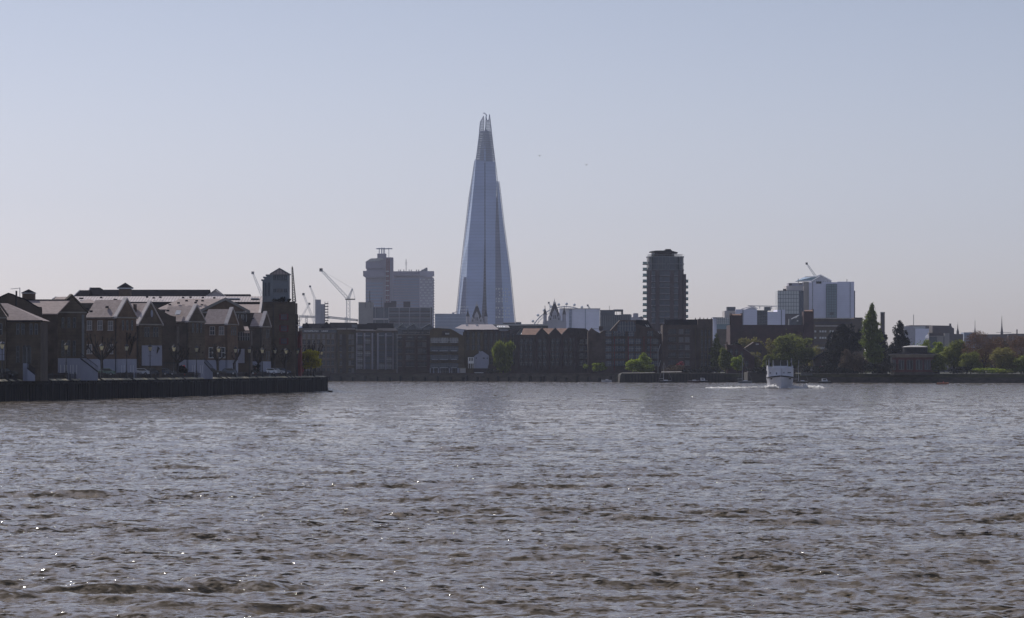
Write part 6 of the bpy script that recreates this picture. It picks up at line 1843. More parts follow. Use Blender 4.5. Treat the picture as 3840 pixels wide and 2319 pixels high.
def bridge_tower(label, px, D, s, yb):
    """gothic bridge tower: square shaft, steep roof with corner spirelets"""
    def P(dx): return X(px+dx*s, D)
    def Q(dy): return Z(yb-dy*s, D)
    root = thing('bridge_tower', label, 'bridge tower', (X(px, D), D, -1), 'pair of gothic bridge towers')
    m = MB().mat(M['concrete']); m.box(P(-28), P(28), D, D+16, -1, Q(0)); m.box(P(-44), P(44), D+2, D+15, -1, Q(-3))
    m.pxz([(P(-24), Q(0)), (P(24), Q(0)), (P(24), Q(14)), (P(18), Q(24)), (P(12), Q(14)), (P(-12), Q(14)), (P(-18), Q(24)), (P(-24), Q(14))], D, D+15)
    m.pxz([(P(-9), Q(0)), (P(9), Q(0)), (P(9), Q(26)), (P(0), Q(44)), (P(-9), Q(26))], D-1.2, D+3)
    m.build('shaft', None, root)
    r = MB().mat(M['slate']); a = (P(-22), P(22), D+2, D+14)
    r.add([(a[0], a[2], Q(14)), (a[1], a[2], Q(14)), (a[1], a[3], Q(14)), (a[0], a[3], Q(14)), (P(-5), D+7, Q(64)), (P(5), D+7, Q(64)), (P(5), D+9, Q(64)), (P(-5), D+9, Q(64))], [(0,1,5,4), (1,2,6,5), (2,3,7,6), (3,0,4,7), (4,5,6,7)])
    r.build('roof', None, root)
    c = MB().mat(M['pale_stone']); c.box(P(-5), P(5), D+6.5, D+9.5, Q(64)+0.003, Q(68)); c.tube((P(0), D+8, Q(68)), (P(0), D+8, Q(84)), 0.45, 0.1, 4)
    for dx in (-4, 4): c.tube((P(dx), D+8, Q(66)), (P(dx), D+8, Q(73)), 0.3, 0.1, 4)
    c.build('roof_crest', None, root)
    for dx in (-36, 36):
        t = MB().mat(M['concrete']); x = P(dx); rr = 7*s*D/K
        t.lathe([(rr, -1), (rr, Q(20)), (rr*1.15, Q(21)), (rr*1.1, Q(23))], x, D+5, 8); to = t.build('corner_turret', None, root)
        t = MB().mat(M['slate']); t.lathe([(rr*1.05, Q(23)), (rr*0.5, Q(38)), (0.25, Q(48)), (0.12, Q(57))], x, D+5, 8); t.mat(M['pale_stone']); t.box(x-0.8, x+0.8, D+4.9, D+5.1, Q(52), Q(53)); t.build('turret_spire', None, to)
    w_ = MB().mat(M['pane'])
    for dx in (-16, -6, 6, 16): w_.box(P(dx-2), P(dx+2), D-0.25, D-0.01, Q(2), Q(11))
    for dx in (-3, 3): w_.box(P(dx-1.5), P(dx+1.5), D-1.4, D-1.21, Q(6), Q(20))
    w_.build('windows', None, root)
bridge_tower('gothic stone bridge tower standing before the glass skyscraper', 1788, 3300, 0.94, 1209)
bridge_tower('gothic stone bridge tower before the big wheel', 2080, 3150, 1.0, 1203)

def big_wheel():
    D = 5600
    cx, cy, r = 2122, 1291, 162.0
    root = thing('observation_wheel', 'upper arc of a huge distant observation wheel with capsules', 'wheel', (X(cx, D), D, GZ))
    def P(a, rr): return (X(cx+rr*math.cos(R(a)), D), D, Z(cy-rr*math.sin(R(a)), D))
    m = MB().mat(M['light_metal'])
    # oblique wheel: its arc is narrower across than it is high
    sx = 0.93
    def P(a, rr, dy=0): return (X(cx+rr*sx*math.cos(R(a)), D), D+dy, Z(cy-rr*0.93*math.sin(R(a)), D))
    for rr, rad in ((152, 0.55), (150, 0.4), (141, 0.4)):
        for a in range(0, 360, 3): m.tube(P(a, rr, (rr-148)), P(a+3, rr, (rr-148)), rad, n=3)
    for a in range(0, 360, 6): m.tube(P(a, 152), P(a+3, 141), 0.25, n=3); m.tube(P(a+3, 141), P(a+6, 152), 0.25, n=3)
    m.build('rim', None, root)
    m = MB().mat(M['light_metal'])
    for a in range(0, 360, 12): m.tube(P(a, 141), P(a+4, 4), 0.12, n=3)
    m.build('spokes', None, root)
    g0 = None
    for k, a in enumerate([171+8-11.25*i for i in range(15)]):
        p = P(a, 162)
        g = MB().mat(M['pale_glass']); g.lathe([(0.8, p[2]-2.1), (2.0, p[2]-1.2), (2.3, p[2]), (2.0, p[2]+1.2), (0.8, p[2]+2.1)], p[0], D, 8)
        g.mat(M['light_metal']); g.tube(P(a, 152), P(a, 158), 0.3, n=3)
        g.build('capsule', None, root)
    l = MB().mat(M['light_metal']); l.tube(P(0, 4), (X(cx-50, D), D+40, GZ), 2.0, n=6); l.tube(P(0, 4), (X(cx+50, D), D+40, GZ), 2.0, n=6); l.build('support_legs', None, root)
big_wheel()

# ------------------------------------------------------------------ cranes
def luffing(label, D, mast, foot_y, top_y, tip, aframe=None, deck=None, w_=2.4, mat='white_paint', r=0.22):
    x0 = X(mast, D)
    root = thing('tower_crane', label, 'crane', (x0, D, GZ), 'tower cranes on the skyline')
    m = MB().mat(M[mat]); r *= 0.72; m.lattice((x0, D, GZ), (x0, D, Z(top_y, D)), w_, w_, r, max(6, int((Z(top_y, D)-GZ)/w_))); m.build('mast', None, root)
    j = MB().mat(M[mat]); p = (x0, D, Z(top_y, D)); q = (X(tip[0], D), D, Z(tip[1], D)); L = (Vector(q)-Vector(p)).length
    j.lattice(p, q, w_*0.8, w_*0.45, r*0.8, max(8, int(L/w_/1.1)))
    j.mat(M['dark_metal']); j.cb(q[0], q[1], q[2], w_*0.9, 1, w_*0.9); j.build('jib', None, root)
    if aframe:
        a = MB().mat(M[mat]); t = (X(aframe[0], D), D, Z(aframe[1], D)); a.lattice(p, t, w_*0.7, w_*0.3, r*0.8, 8); a.tube(p, t, r)
        a.tube(t, q, 0.07, n=3); a.tube(t, (X(deck[1], D), D, Z(top_y, D)), 0.15, n=3); a.build('a_frame', None, root)
        d_ = MB().mat(M['dark_metal']); d_.box(X(deck[0], D), X(deck[1], D), D-1.5, D+1.5, Z(top_y+3, D), Z(top_y-1, D)); d_.build('machinery_deck', None, root)
luffing('large white luffing crane with its long jib raised to the upper left', 2600, 1306, 1222, 1122, (1204, 1013), (1322, 1083), (1295, 1332), 2.6, r=0.24)
luffing('faint thin crane jib leaning left above the concrete core', 3600, 1181, 1222, 1122, (1163, 1075), w_=2.2, r=0.2)
luffing('faint crane with its jib crossing another, left of the concrete core', 3700, 1180, 1222, 1212, (1138, 1104), w_=2.8, r=0.22)
luffing('faint short crane jib rising to the right behind the quay corner', 3700, 1120, 1222, 1210, (1160, 1140), w_=2.4, r=0.2)
luffing('faint crane jib left of the glazed roof tower', 3600, 986, 1140, 1118, (948, 1024), w_=3.0, r=0.26)
luffing('thin crane over the white hall roof on the right', 3000, 3062, 1060, 1042, (3025, 989), w_=2.0, r=0.2)
luffing('tiny crane above the curved pale office', 4200, 2211, 1170, 1158, (2204, 1146), w_=2.4, r=0.3)
luffing('tiny crane beside the bridge tower and wheel', 4600, 2065, 1170, 1152, (2058, 1136), w_=2.6, r=0.3)
def flat_crane(label, D, mast, ytop, x0, y0, x1, y1):
    root = thing('tower_crane', label, 'crane', (X(mast, D), D, GZ), 'tower cranes on the skyline')
    m = MB().mat(M['light_metal']); m.lattice((X(mast, D), D, GZ), (X(mast, D), D, Z(ytop-7, D)), 2.2, 2.0, 0.18, 26); m.build('mast', None, root)
    j = MB().mat(M['light_metal']); j.lattice((X(x0, D), D, Z(y0, D)), (X(x1, D), D, Z(y1, D)), 1.6, 1.6, 0.18, 46); j.tube((X(mast, D), D, Z(ytop-7, D)), (X(lerp(x0, x1, .8), D), D, Z(lerp(y0, y1, .8), D)), 0.08, n=3)
    j.mat(M['dark_metal']); j.box(X(x1-8, D), X(x1, D), D-1, D+1, Z(y1+3, D), Z(y1, D)); j.build('jib', None, root)
flat_crane('horizontal pale crane jib low over the lettered wharf, left part', 3300, 1149, 1190, 1121, 1187, 1236, 1192)
flat_crane('horizontal red and white crane jib behind the large luffing crane', 3100, 1298, 1196, 1230, 1190, 1343, 1202)

# ------------------------------------------------------------------ right hand group
def print_works():
    D = 2250
    root = thing('white_hall', 'huge pale lilac windowless hall with a glass strip and a gabled greenhouse roof', 'building', (X(3110, D), D, GZ))
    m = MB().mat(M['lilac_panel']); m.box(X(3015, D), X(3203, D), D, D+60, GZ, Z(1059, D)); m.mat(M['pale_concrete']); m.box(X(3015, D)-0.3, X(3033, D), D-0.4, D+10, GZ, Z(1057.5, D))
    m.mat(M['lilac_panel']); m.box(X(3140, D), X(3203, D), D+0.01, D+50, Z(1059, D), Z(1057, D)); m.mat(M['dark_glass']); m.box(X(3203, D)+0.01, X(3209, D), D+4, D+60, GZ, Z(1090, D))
    m.mat(M['grey_panel'])
    for px in (3047, 3188): m.box(X(px-0.7, D), X(px+0.7, D), D-0.3, D-0.01, GZ, Z(1059, D))
    m.build('wall', None, root)
    g = MB().mat(M['green_glass']); g.box(X(3098, D), X(3137, D), D-0.5, D-0.01, GZ, Z(1066, D)); go = g.build('glass_strip', None, root)
    g = MB().mat(M['grey_panel'])
    for px in (3098, 3108, 3117.5, 3127, 3137): g.box(X(px, D)-0.12, X(px, D)+0.12, D-0.7, D-0.51, GZ, Z(1066, D))
    for k in range(14): g.box(X(3098, D), X(3137, D), D-0.65, D-0.52, Z(1066+k*9.6, D)-0.12, Z(1066+k*9.6, D)+0.12)
    g.box(X(3111, D), X(3125, D), D-0.8, D-0.52, Z(1182, D), Z(1172, D)); g.build('mullions', None, go)
    r = MB().mat(M['light_metal'])
    r.pxz([(X(3050, D), Z(1059, D)), (X(3122, D), Z(1059, D)), (X(3122, D), Z(1052, D)), (X(3083, D), Z(1034, D)), (X(3048, D), Z(1052, D))], D+8, D+30)
    r.mat(M['green_glass']); r.add([(X(2990, D), D+8, Z(1053, D)), (X(3048, D), D+8, Z(1051, D)), (X(3083, D), D+9, Z(1031, D)), (X(3022, D), D+20, Z(1038, D))], [(0,1,2,3)])
    r.mat(M['white_paint'])
    for a, b in (((2986, 1055), (3048, 1053)), ((3048, 1053), (3083, 1032)), ((3083, 1032), (3123, 1053)), ((3022, 1038), (3062, 1037)), ((3062, 1037), (3083, 1030))):
        r.tube((X(a[0], D), D+7, Z(a[1], D)), (X(b[0], D), D+7, Z(b[1], D)), 0.3, n=4)
    for k in range(9): r.tube((X(3052+k*8.5, D), D+7, Z(1059, D)), (X(3052+k*8.5, D), D+7, Z(1052, D)), 0.12, n=3)
    r.mat(M['dark_metal']); r.box(X(3061, D), X(3080, D), D-0.3, D+3, Z(1064, D), Z(1056, D))
    for px, y0 in ((2995, 1045), (3178, 1047)): r.box(X(px-0.9, D), X(px+0.9, D), D+3, D+4, Z(1064, D), Z(y0, D))
    r.build('greenhouse_roof', None, root)
    # gridded glass block
    D = 2220
    root = thing('gridded_office', 'beige gridded glass office block left of the huge pale hall', 'building', (X(2966, D), D, GZ))
    m = MB().mat(M['pale_glass']); m.box(X(2917, D), X(2996, D), D, D+22, Z(1178, D), Z(1091, D)); m.mat(M['dark_concrete']); m.box(X(2917, D)+0.2, X(2996, D), D+0.3, D+22, GZ, Z(1178, D)-0.01)
    m.mat(M['dark_glass']); m.pxy([(X(2996, D)+0.01, D), (X(3018, D), D+9), (X(3018, D), D+25), (X(2996, D)+0.01, D+22)], GZ, Z(1090, D))
    m.build('wall', None, root)
    g = MB().mat(M['grey_metal'])
    for k in range(9): x = X(2917+k*9.9, D); g.box(x-0.1, x+0.1, D-0.2, D-0.01, Z(1178, D), Z(1091, D))
    for k in range(7): z = Z(1091+k*14.5, D); g.box(X(2917, D), X(2996, D), D-0.18, D-0.012, z-0.12, z+0.12)
    g.build('mullions', None, root)
    u = MB().mat(M['tan_panel']); u.box(X(2951, D), X(3014, D), D+4, D+20, Z(1090, D), Z(1072, D)); u.mat(M['concrete']); u.box(X(2960, D), X(3016, D), D+6, D+20, Z(1072, D), Z(1061, D)); u.mat(M['dark_metal']); u.box(X(2962, D), X(2972, D), D+5.8, D+5.99, Z(1070, D), Z(1063, D)); u.box(X(2940, D), X(2950, D), D+6, D+9, Z(1090, D), Z(1083, D)); u.box(X(3000, D), X(3010, D), D+5.8, D+5.99, Z(1066, D), Z(1062, D))
    u.build('upper_storeys', None, root)
    # lower lilac building
    D = 1980
    root = thing('lilac_block', 'lower pale lilac building with a dark lattice strip and small roof gable', 'building', (X(2850, D), D, GZ))
    m = MB().mat(M['lilac_panel']); m.box(X(2758, D), X(2839, D), D, D+30, GZ, Z(1161, D)); m.box(X(2878, D), X(2932, D), D, D+30, GZ, Z(1170, D)); m.box(X(2915, D), X(2944, D), D-0.3, D+30, GZ, Z(1162, D)); m.mat(M['dark_glass']); m.box(X(2839, D)+0.01, X(2878, D)-0.01, D+0.4, D+30, GZ, Z(1164, D))
    m.mat(M['tan_panel']); m.box(X(2718, D), X(2758, D)-0.01, D+2, D+25, GZ, Z(1166, D)); m.mat(M['grey_panel']); m.box(X(2728, D), X(2760, D), D+4, D+12, Z(1166, D), Z(1151, D)); m.box(X(2869, D), X(2893, D), D+4, D+10, Z(1165, D), Z(1151, D)); m.box(X(2785, D), X(2787, D), D-0.3, D-0.01, GZ, Z(1161, D)); m.box(X(2929, D), X(2931, D), D-0.6, D-0.31, GZ, Z(1162, D))
    m.build('wall', None, root)
    r = MB().mat(M['light_metal']); r.pxz([(X(2798, D), Z(1161, D)), (X(2838, D), Z(1161, D)), (X(2838, D), Z(1158, D)), (X(2824, D), Z(1150, D)), (X(2798, D), Z(1159, D))], D+3, D+16)
    for a, b in (((2780, 1160), (2824, 1148)), ((2824, 1148), (2842, 1158)), ((2805, 1147), (2915, 1149)), ((2850, 1147), (2850, 1158)), ((2895, 1148), (2895, 1160))): r.tube((X(a[0], D), D+2, Z(a[1], D)), (X(b[0], D), D+2, Z(b[1], D)), 0.22, n=4)
    r.build('roof_frames', None, root)
    la = MB().mat(M['grey_metal'])
    for k in range(7):
        x = X(2842+k*6, D); la.box(x-0.08, x+0.08, D+0.1, D+0.3, GZ, Z(1164, D))
    for k in range(11): la.tube((X(2840, D), D+0.2, Z(1168+k*5, D)), (X(2877, D), D+0.2, Z(1163+k*5+5*(k % 2), D)), 0.14, n=3)
    la.build('lattice', None, root)
    D = 1900
    root = thing('small_glass_block', 'small pale gridded glass block right of the pointed parapet', 'building', (X(2710, D), D, GZ))
    m = MB().mat(M['pale_glass']); m.box(X(2688, D), X(2740, D), D, D+12, Z(1216, D), Z(1192, D)); m.mat(M['green_glass']); m.box(X(2688, D), X(2740, D), D+0.1, D+12, Z(1235, D), Z(1216, D)-0.01); m.mat(M['grey_brick']); m.box(X(2688, D), X(2740, D), D+0.2, D+12, GZ, Z(1235, D)-0.01)
    m.mat(M['lilac_panel']); m.box(X(2674, D), X(2688, D)-0.02, D+0.5, D+10, GZ, Z(1190, D)); m.mat(M['light_metal']); m.box(X(2671, D), X(2712, D), D-0.5, D+4, Z(1192, D)+0.01, Z(1190.5, D))
    m.mat(M['grey_metal'])
    for k in range(8): x = X(2688+k*7.2, D); m.box(x-0.08, x+0.08, D-0.15, D-0.01, Z(1216, D), Z(1192, D))
    for py in (1200, 1208): m.box(X(2688, D), X(2740, D), D-0.13, D-0.012, Z(py, D)-0.08, Z(py, D)+0.08)
    m.build('wall', None, root)
    # dark brick works with two stubby towers
    D = 1750
    root = thing('brick_works', 'long dark brick building with two square stub towers behind the trees', 'building', (X(2890, D), D, GZ))
    m = MB().mat(M['dark_concrete']); m.mat(M['maroon_brick']); m.box(X(2738, D), X(3013, D), D, D+30, GZ, Z(1219, D)); m.box(X(2740, D), X(2783, D), D-0.5, D+9, GZ, Z(1183, D)); m.box(X(2740, D), X(2743, D), D-0.7, D+9, GZ, Z(1175, D)); m.box(X(2780, D), X(2784, D), D-0.7, D+9, GZ, Z(1175, D))
    m.mat(M['brown_tile']); m.add([(X(2743, D), D-0.6, Z(1187, D)), (X(2780, D), D-0.6, Z(1187, D)), (X(2780, D), D+3, Z(1178, D)), (X(2743, D), D+3, Z(1178, D))], [(0,1,2,3)])
    m.mat(M['maroon_brick']); m.box(X(3013, D)+0.01, X(3050, D), D-1, D+10, GZ, Z(1168, D)); m.box(X(3047, D), X(3050.5, D), D-1.2, D+10.2, GZ, Z(1160, D)); m.mat(M['brown_tile']); m.add([(X(3017, D), D-1.1, Z(1169, D)), (X(3047, D), D-1.1, Z(1169, D)), (X(3047, D), D+2, Z(1163, D)), (X(3017, D), D+2, Z(1163, D))], [(0,1,2,3)])
    m.build('wall', None, root)
    m = MB().mat(M['grey_metal']); m.pxz([(X(2962, D), Z(1219, D)), (X(3012, D), Z(1219, D)), (X(3012, D), Z(1183, D)), (X(3000, D), Z(1182, D)), (X(2988, D), Z(1193, D)), (X(2962, D), Z(1196, D))], D+5, D+9); m.mat(M['white_paint']); m.tube((X(2970, D), D+4, Z(1197, D)), (X(2996, D), D+4, Z(1184, D)), 0.3, n=4); m.box(X(2990, D), X(2995, D), D+2, D+3, Z(1206, D), Z(1201, D)); m.build('rooftop_plant', None, root)
    D = 1850
    root = thing('brown_office', 'long banded brown office with bright roof edges behind the dark evergreen', 'building', (X(3160, D), D, GZ))
    m = MB().mat(M['concrete']); m.mat(M['grey_brick']); m.box(X(3050, D), X(3242, D), D, D+30, GZ, Z(1225, D)); m.box(X(3050, D), X(3220, D), D+3, D+30, Z(1225, D), Z(1196, D)); m.box(X(3205, D), X(3238, D), D+4, D+20, Z(1225, D), Z(1191, D))
    m.mat(M['lit_stone']); m.box(X(3050, D), X(3187, D), D+1.5, D+3.5, Z(1196, D)+0.01, Z(1192.5, D)); m.box(X(3058, D), X(3152, D), D-1.2, D+0.5, Z(1225, D)+0.01, Z(1221, D)); m.mat(M['dark_concrete']); m.box(X(3050, D), X(3200, D), D-0.3, D-0.01, Z(1291, D), Z(1284, D)); m.box(X(3050, D), X(3200, D), D+2.7, D+2.99, Z(1216, D), Z(1207, D)); m.mat(M['pale_stone']); m.box(X(3052, D), X(3092, D), D-0.5, D-0.01, Z(1310, D), Z(1302, D))
    m.build('wall', None, root)
    for py in (1243, 1267):
        for k in range(11):
            px = 3054+k*9.5
            if k in (1, 5): continue
            f = MB().mat(M['pale_glass']); f.box(X(px, D), X(px+6.5, D), D-0.2, D-0.01, Z(py+4, D), Z(py-3, D)); f.build('window', None, root)
    D = 1900
    m = MB().mat(M['dark_concrete']); m.box(X(3303, D), X(3318, D), D, D+2.2, GZ, Z(1172, D)); m.mat(M['grey_panel']); m.box(X(3302.5, D), X(3318.5, D), D-0.1, D+2.3, Z(1176, D), Z(1171, D))
    o = m.build('brick_chimney', None, None, origin=(X(3310, D), D, GZ)); tag(o, 'square dark chimney stack right of the tall poplar', 'chimney')
    # low city on the far right
    D = 2600
    root = thing('far_terrace', 'hazy grey blue city block behind the round roofed building', 'building', (X(3445, D), D, GZ))
    m = MB().mat(M['concrete']); m.box(X(3390, D), X(3432, D), D, D+30, GZ, Z(1224, D)); m.mat(M['dark_concrete']); m.box(X(3415, D), X(3498, D), D+8, D+30, GZ, Z(1220, D)); m.mat(M['lilac_panel']); m.box(X(3432, D)+0.01, X(3496, D), D-1, D+20, GZ, Z(1233, D)); m.mat(M['light_metal']); m.box(X(3425, D), X(3470, D), D-0.5, D+3, Z(1233, D)+0.01, Z(1224, D)); m.mat(M['grey_metal']); m.tube((X(3429, D), D+5, Z(1224, D)), (X(3429, D), D+5, Z(1180, D)), 0.22, n=4); m.build('wall', None, root)
    D = 2350
    root = thing('curved_gable_building', 'grey building with a chimney and curved Dutch gable end', 'building', (X(3540, D), D, GZ))
    m = MB().mat(M['dark_concrete']); m.pxz([(X(3497, D), GZ), (X(3580, D), GZ), (X(3578, D), Z(1244, D)), (X(3578, D), Z(1232, D)), (X(3570, D), Z(1228, D)), (X(3568, D), Z(1222, D)), (X(3562, D), Z(1222, D)), (X(3497, D), Z(1221, D))], D, D+20); m.box(X(3561, D), X(3567, D), D-0.2, D+3, Z(1224, D), Z(1214, D)); m.box(X(3580, D)+0.01, X(3613, D), D+2, D+20, GZ, Z(1253, D)); m.build('wall', None, root)
    D = 1950
    root = thing('pale_mansion', 'pale framed house with chimneys behind the yellow-green trees', 'building', (X(3515, D), D, GZ))
    m = MB().mat(M['grey_panel']); m.box(X(3483, D), X(3543, D), D, D+12, GZ, Z(1262, D)); m.mat(M['dark_concrete']); m.box(X(3487, D), X(3541, D), D+2, D+10, Z(1262, D), Z(1249, D)); m.mat(M['pale_concrete']); m.box(X(3541, D), X(3560, D), D-0.5, D+12, GZ, Z(1250, D)); m.box(X(3482, D), X(3544, D), D-0.6, D-0.3, Z(1263, D), Z(1260, D)); m.box(X(3513, D), X(3538, D), D-0.3, D-0.01, GZ, Z(1263, D)-0.01); m.box(X(3482, D), X(3485, D), D-0.5, D+3, GZ, Z(1248, D)); m.mat(M['light_metal']); m.add([(X(3464, D), D-3, Z(1270, D)), (X(3482, D), D-3, Z(1268, D)), (X(3482, D), D, Z(1256, D)), (X(3474, D), D, Z(1258, D))], [(0,1,2,3)]); m.build('wall', None, root)
    D = 2700
    root = thing('blue_sheds', 'low bluish city roofs between the thin church spires', 'building', (X(3640, D), D, GZ))
    m = MB().mat(M['city_glass']); m.box(X(3615, D), X(3659, D), D, D+20, GZ, Z(1247, D)); m.mat(M['dark_concrete']); m.box(X(3655, D), X(3780, D), D+5, D+25, GZ, Z(1254, D)); m.box(X(3780, D)+0.01, X(3900, D), D, D+25, GZ, Z(1252, D)); m.box(X(3813, D), X(3816, D), D, D+3, Z(1252, D), Z(1236, D)); m.mat(M['grey_metal']); m.box(X(3740, D), X(3797, D), D+6, D+7, Z(1248, D), Z(1246.5, D)); m.build('wall', None, root)
    for i, (px, yt, yb, wv, D, lab) in enumerate(((3592, 1217, 1250, 9, 3000, 'small pointed church spire, leftmost of the three'), (3656.5, 1206, 1248, 5, 3100, 'very thin church spire, middle one of the three'), (3757.5, 1192, 1252, 9, 2900, 'tallest church spire, rightmost of the three'))):
        root = thing('church_spire', lab, 'church spire', (X(px, D), D, GZ), 'thin church spires on the right skyline')
        s = MB().mat(M['dark_concrete']); hw = wv/2*D/K; s.box(X(px, D)-hw, X(px, D)+hw, D, D+2*hw, GZ, Z(yb-6, D)); s.build('tower', None, root)
        s = MB().mat(M['dark_concrete']); s.lathe([(hw*1.05, Z(yb-6, D)), (hw*0.45, Z(lerp(yb, yt, 0.5), D)), (0.15, Z(yt, D))], X(px, D), D+hw, 8); s.tube((X(px, D), D+hw, Z(yt, D)), (X(px, D), D+hw, Z(yt-9, D)), 0.15, 0.08, 4); s.mat(M['light_metal']); s.lathe([(0.1, Z(yt-4, D)-0.4), (0.5, Z(yt-4, D)), (0.1, Z(yt-4, D)+0.4)], X(px, D), D+hw, 6); s.build('spire', None, root)
print_works()
# ================================================================== RIGHT BANK: PARK, HOUSES, TREES
def rotunda():
    D = 1368
    cx = X(3443, D); r = 100*D/K
    root = thing('rotunda', 'round red brick rotunda with a low domed roof and paired tall windows', 'rotunda', (cx, D+r, GZ))
    zb = GZ-0.3
    m = MB().mat(M['red_brick']); m.lathe([(r*0.90, zb), (r*0.90, Z(1334, D))], cx, D+r, 28); 
    m.mat(M['wall_stone']); m.lathe([(r*0.93, zb+0.002), (r*0.93, zb+1.1)], cx, D+r, 28); m.build('wall', None, root)
    c = MB().mat(M['stone']); c.lathe([(r*0.91, Z(1341, D)), (r*0.93, Z(1338, D)), (r*1.0, Z(1333, D)), (r*1.02, Z(1329, D))], cx, D+r, 28); c.build('cornice', None, root)
    rf = MB().mat(M['slate']); rf.lathe([(r*1.0, Z(1328.8, D)), (r*0.52, Z(1322, D))], cx, D+r, 28)
    rf.mat(M['pale_stone']); rf.lathe([(r*0.50, Z(1301.8, D)), (r*0.40, Z(1298.5, D)), (r*0.2, Z(1296, D)), (0.4, Z(1295, D))], cx, D+r, 24); rf.build('roof', None, root)
    d = MB().mat(M['dark_metal']); d.lathe([(r*0.47, Z(1323, D)), (r*0.47, Z(1302, D))], cx, D+r, 24); d.build('drum', None, root)
    for a in (-158, -131, -109, -87, -66, -45, -22):
        ax, ay = math.cos(R(a)), math.sin(R(a))
        for off in (-3.2, 3.2):
            aa = R(a+off); px_, py_ = cx+r*0.905*math.cos(aa), D+r+r*0.905*math.sin(aa)
            ux = (-math.sin(aa), math.cos(aa))
            if ux[0] < 0: ux = (-ux[0], -ux[1])
            w_ = MB((px_, py_, 0), ux).mat(M['pane']); w_.box(-0.5, 0.5, -0.05, 0.1, Z(1385, D), Z(1353, D)); wo = w_.build('window', None, root)
            f = MB((px_, py_, 0), ux).mat(M['grey_panel']); 
            for s in (-0.6, 0.6): f.box(s-0.12, s+0.12, -0.12, 0.1, Z(1386, D), Z(1351, D))
            f.box(-0.72, 0.72, -0.13, 0.1, Z(1351, D)+0.002, Z(1349.5, D)); f.box(-0.72, 0.72, -0.13, 0.1, Z(1387.5, D), Z(1386, D)-0.002); f.build('window_frame', None, wo)
    p = MB().mat(M['stone'])
    for a in (-170,):
        aa = R(a); p.tube((cx+r*0.93*math.cos(aa), D+r+r*0.93*math.sin(aa), zb), (cx+r*0.93*math.cos(aa), D+r+r*0.93*math.sin(aa), Z(1340, D)), 0.28, n=6)
    p.build('pilasters', None, root)
rotunda()

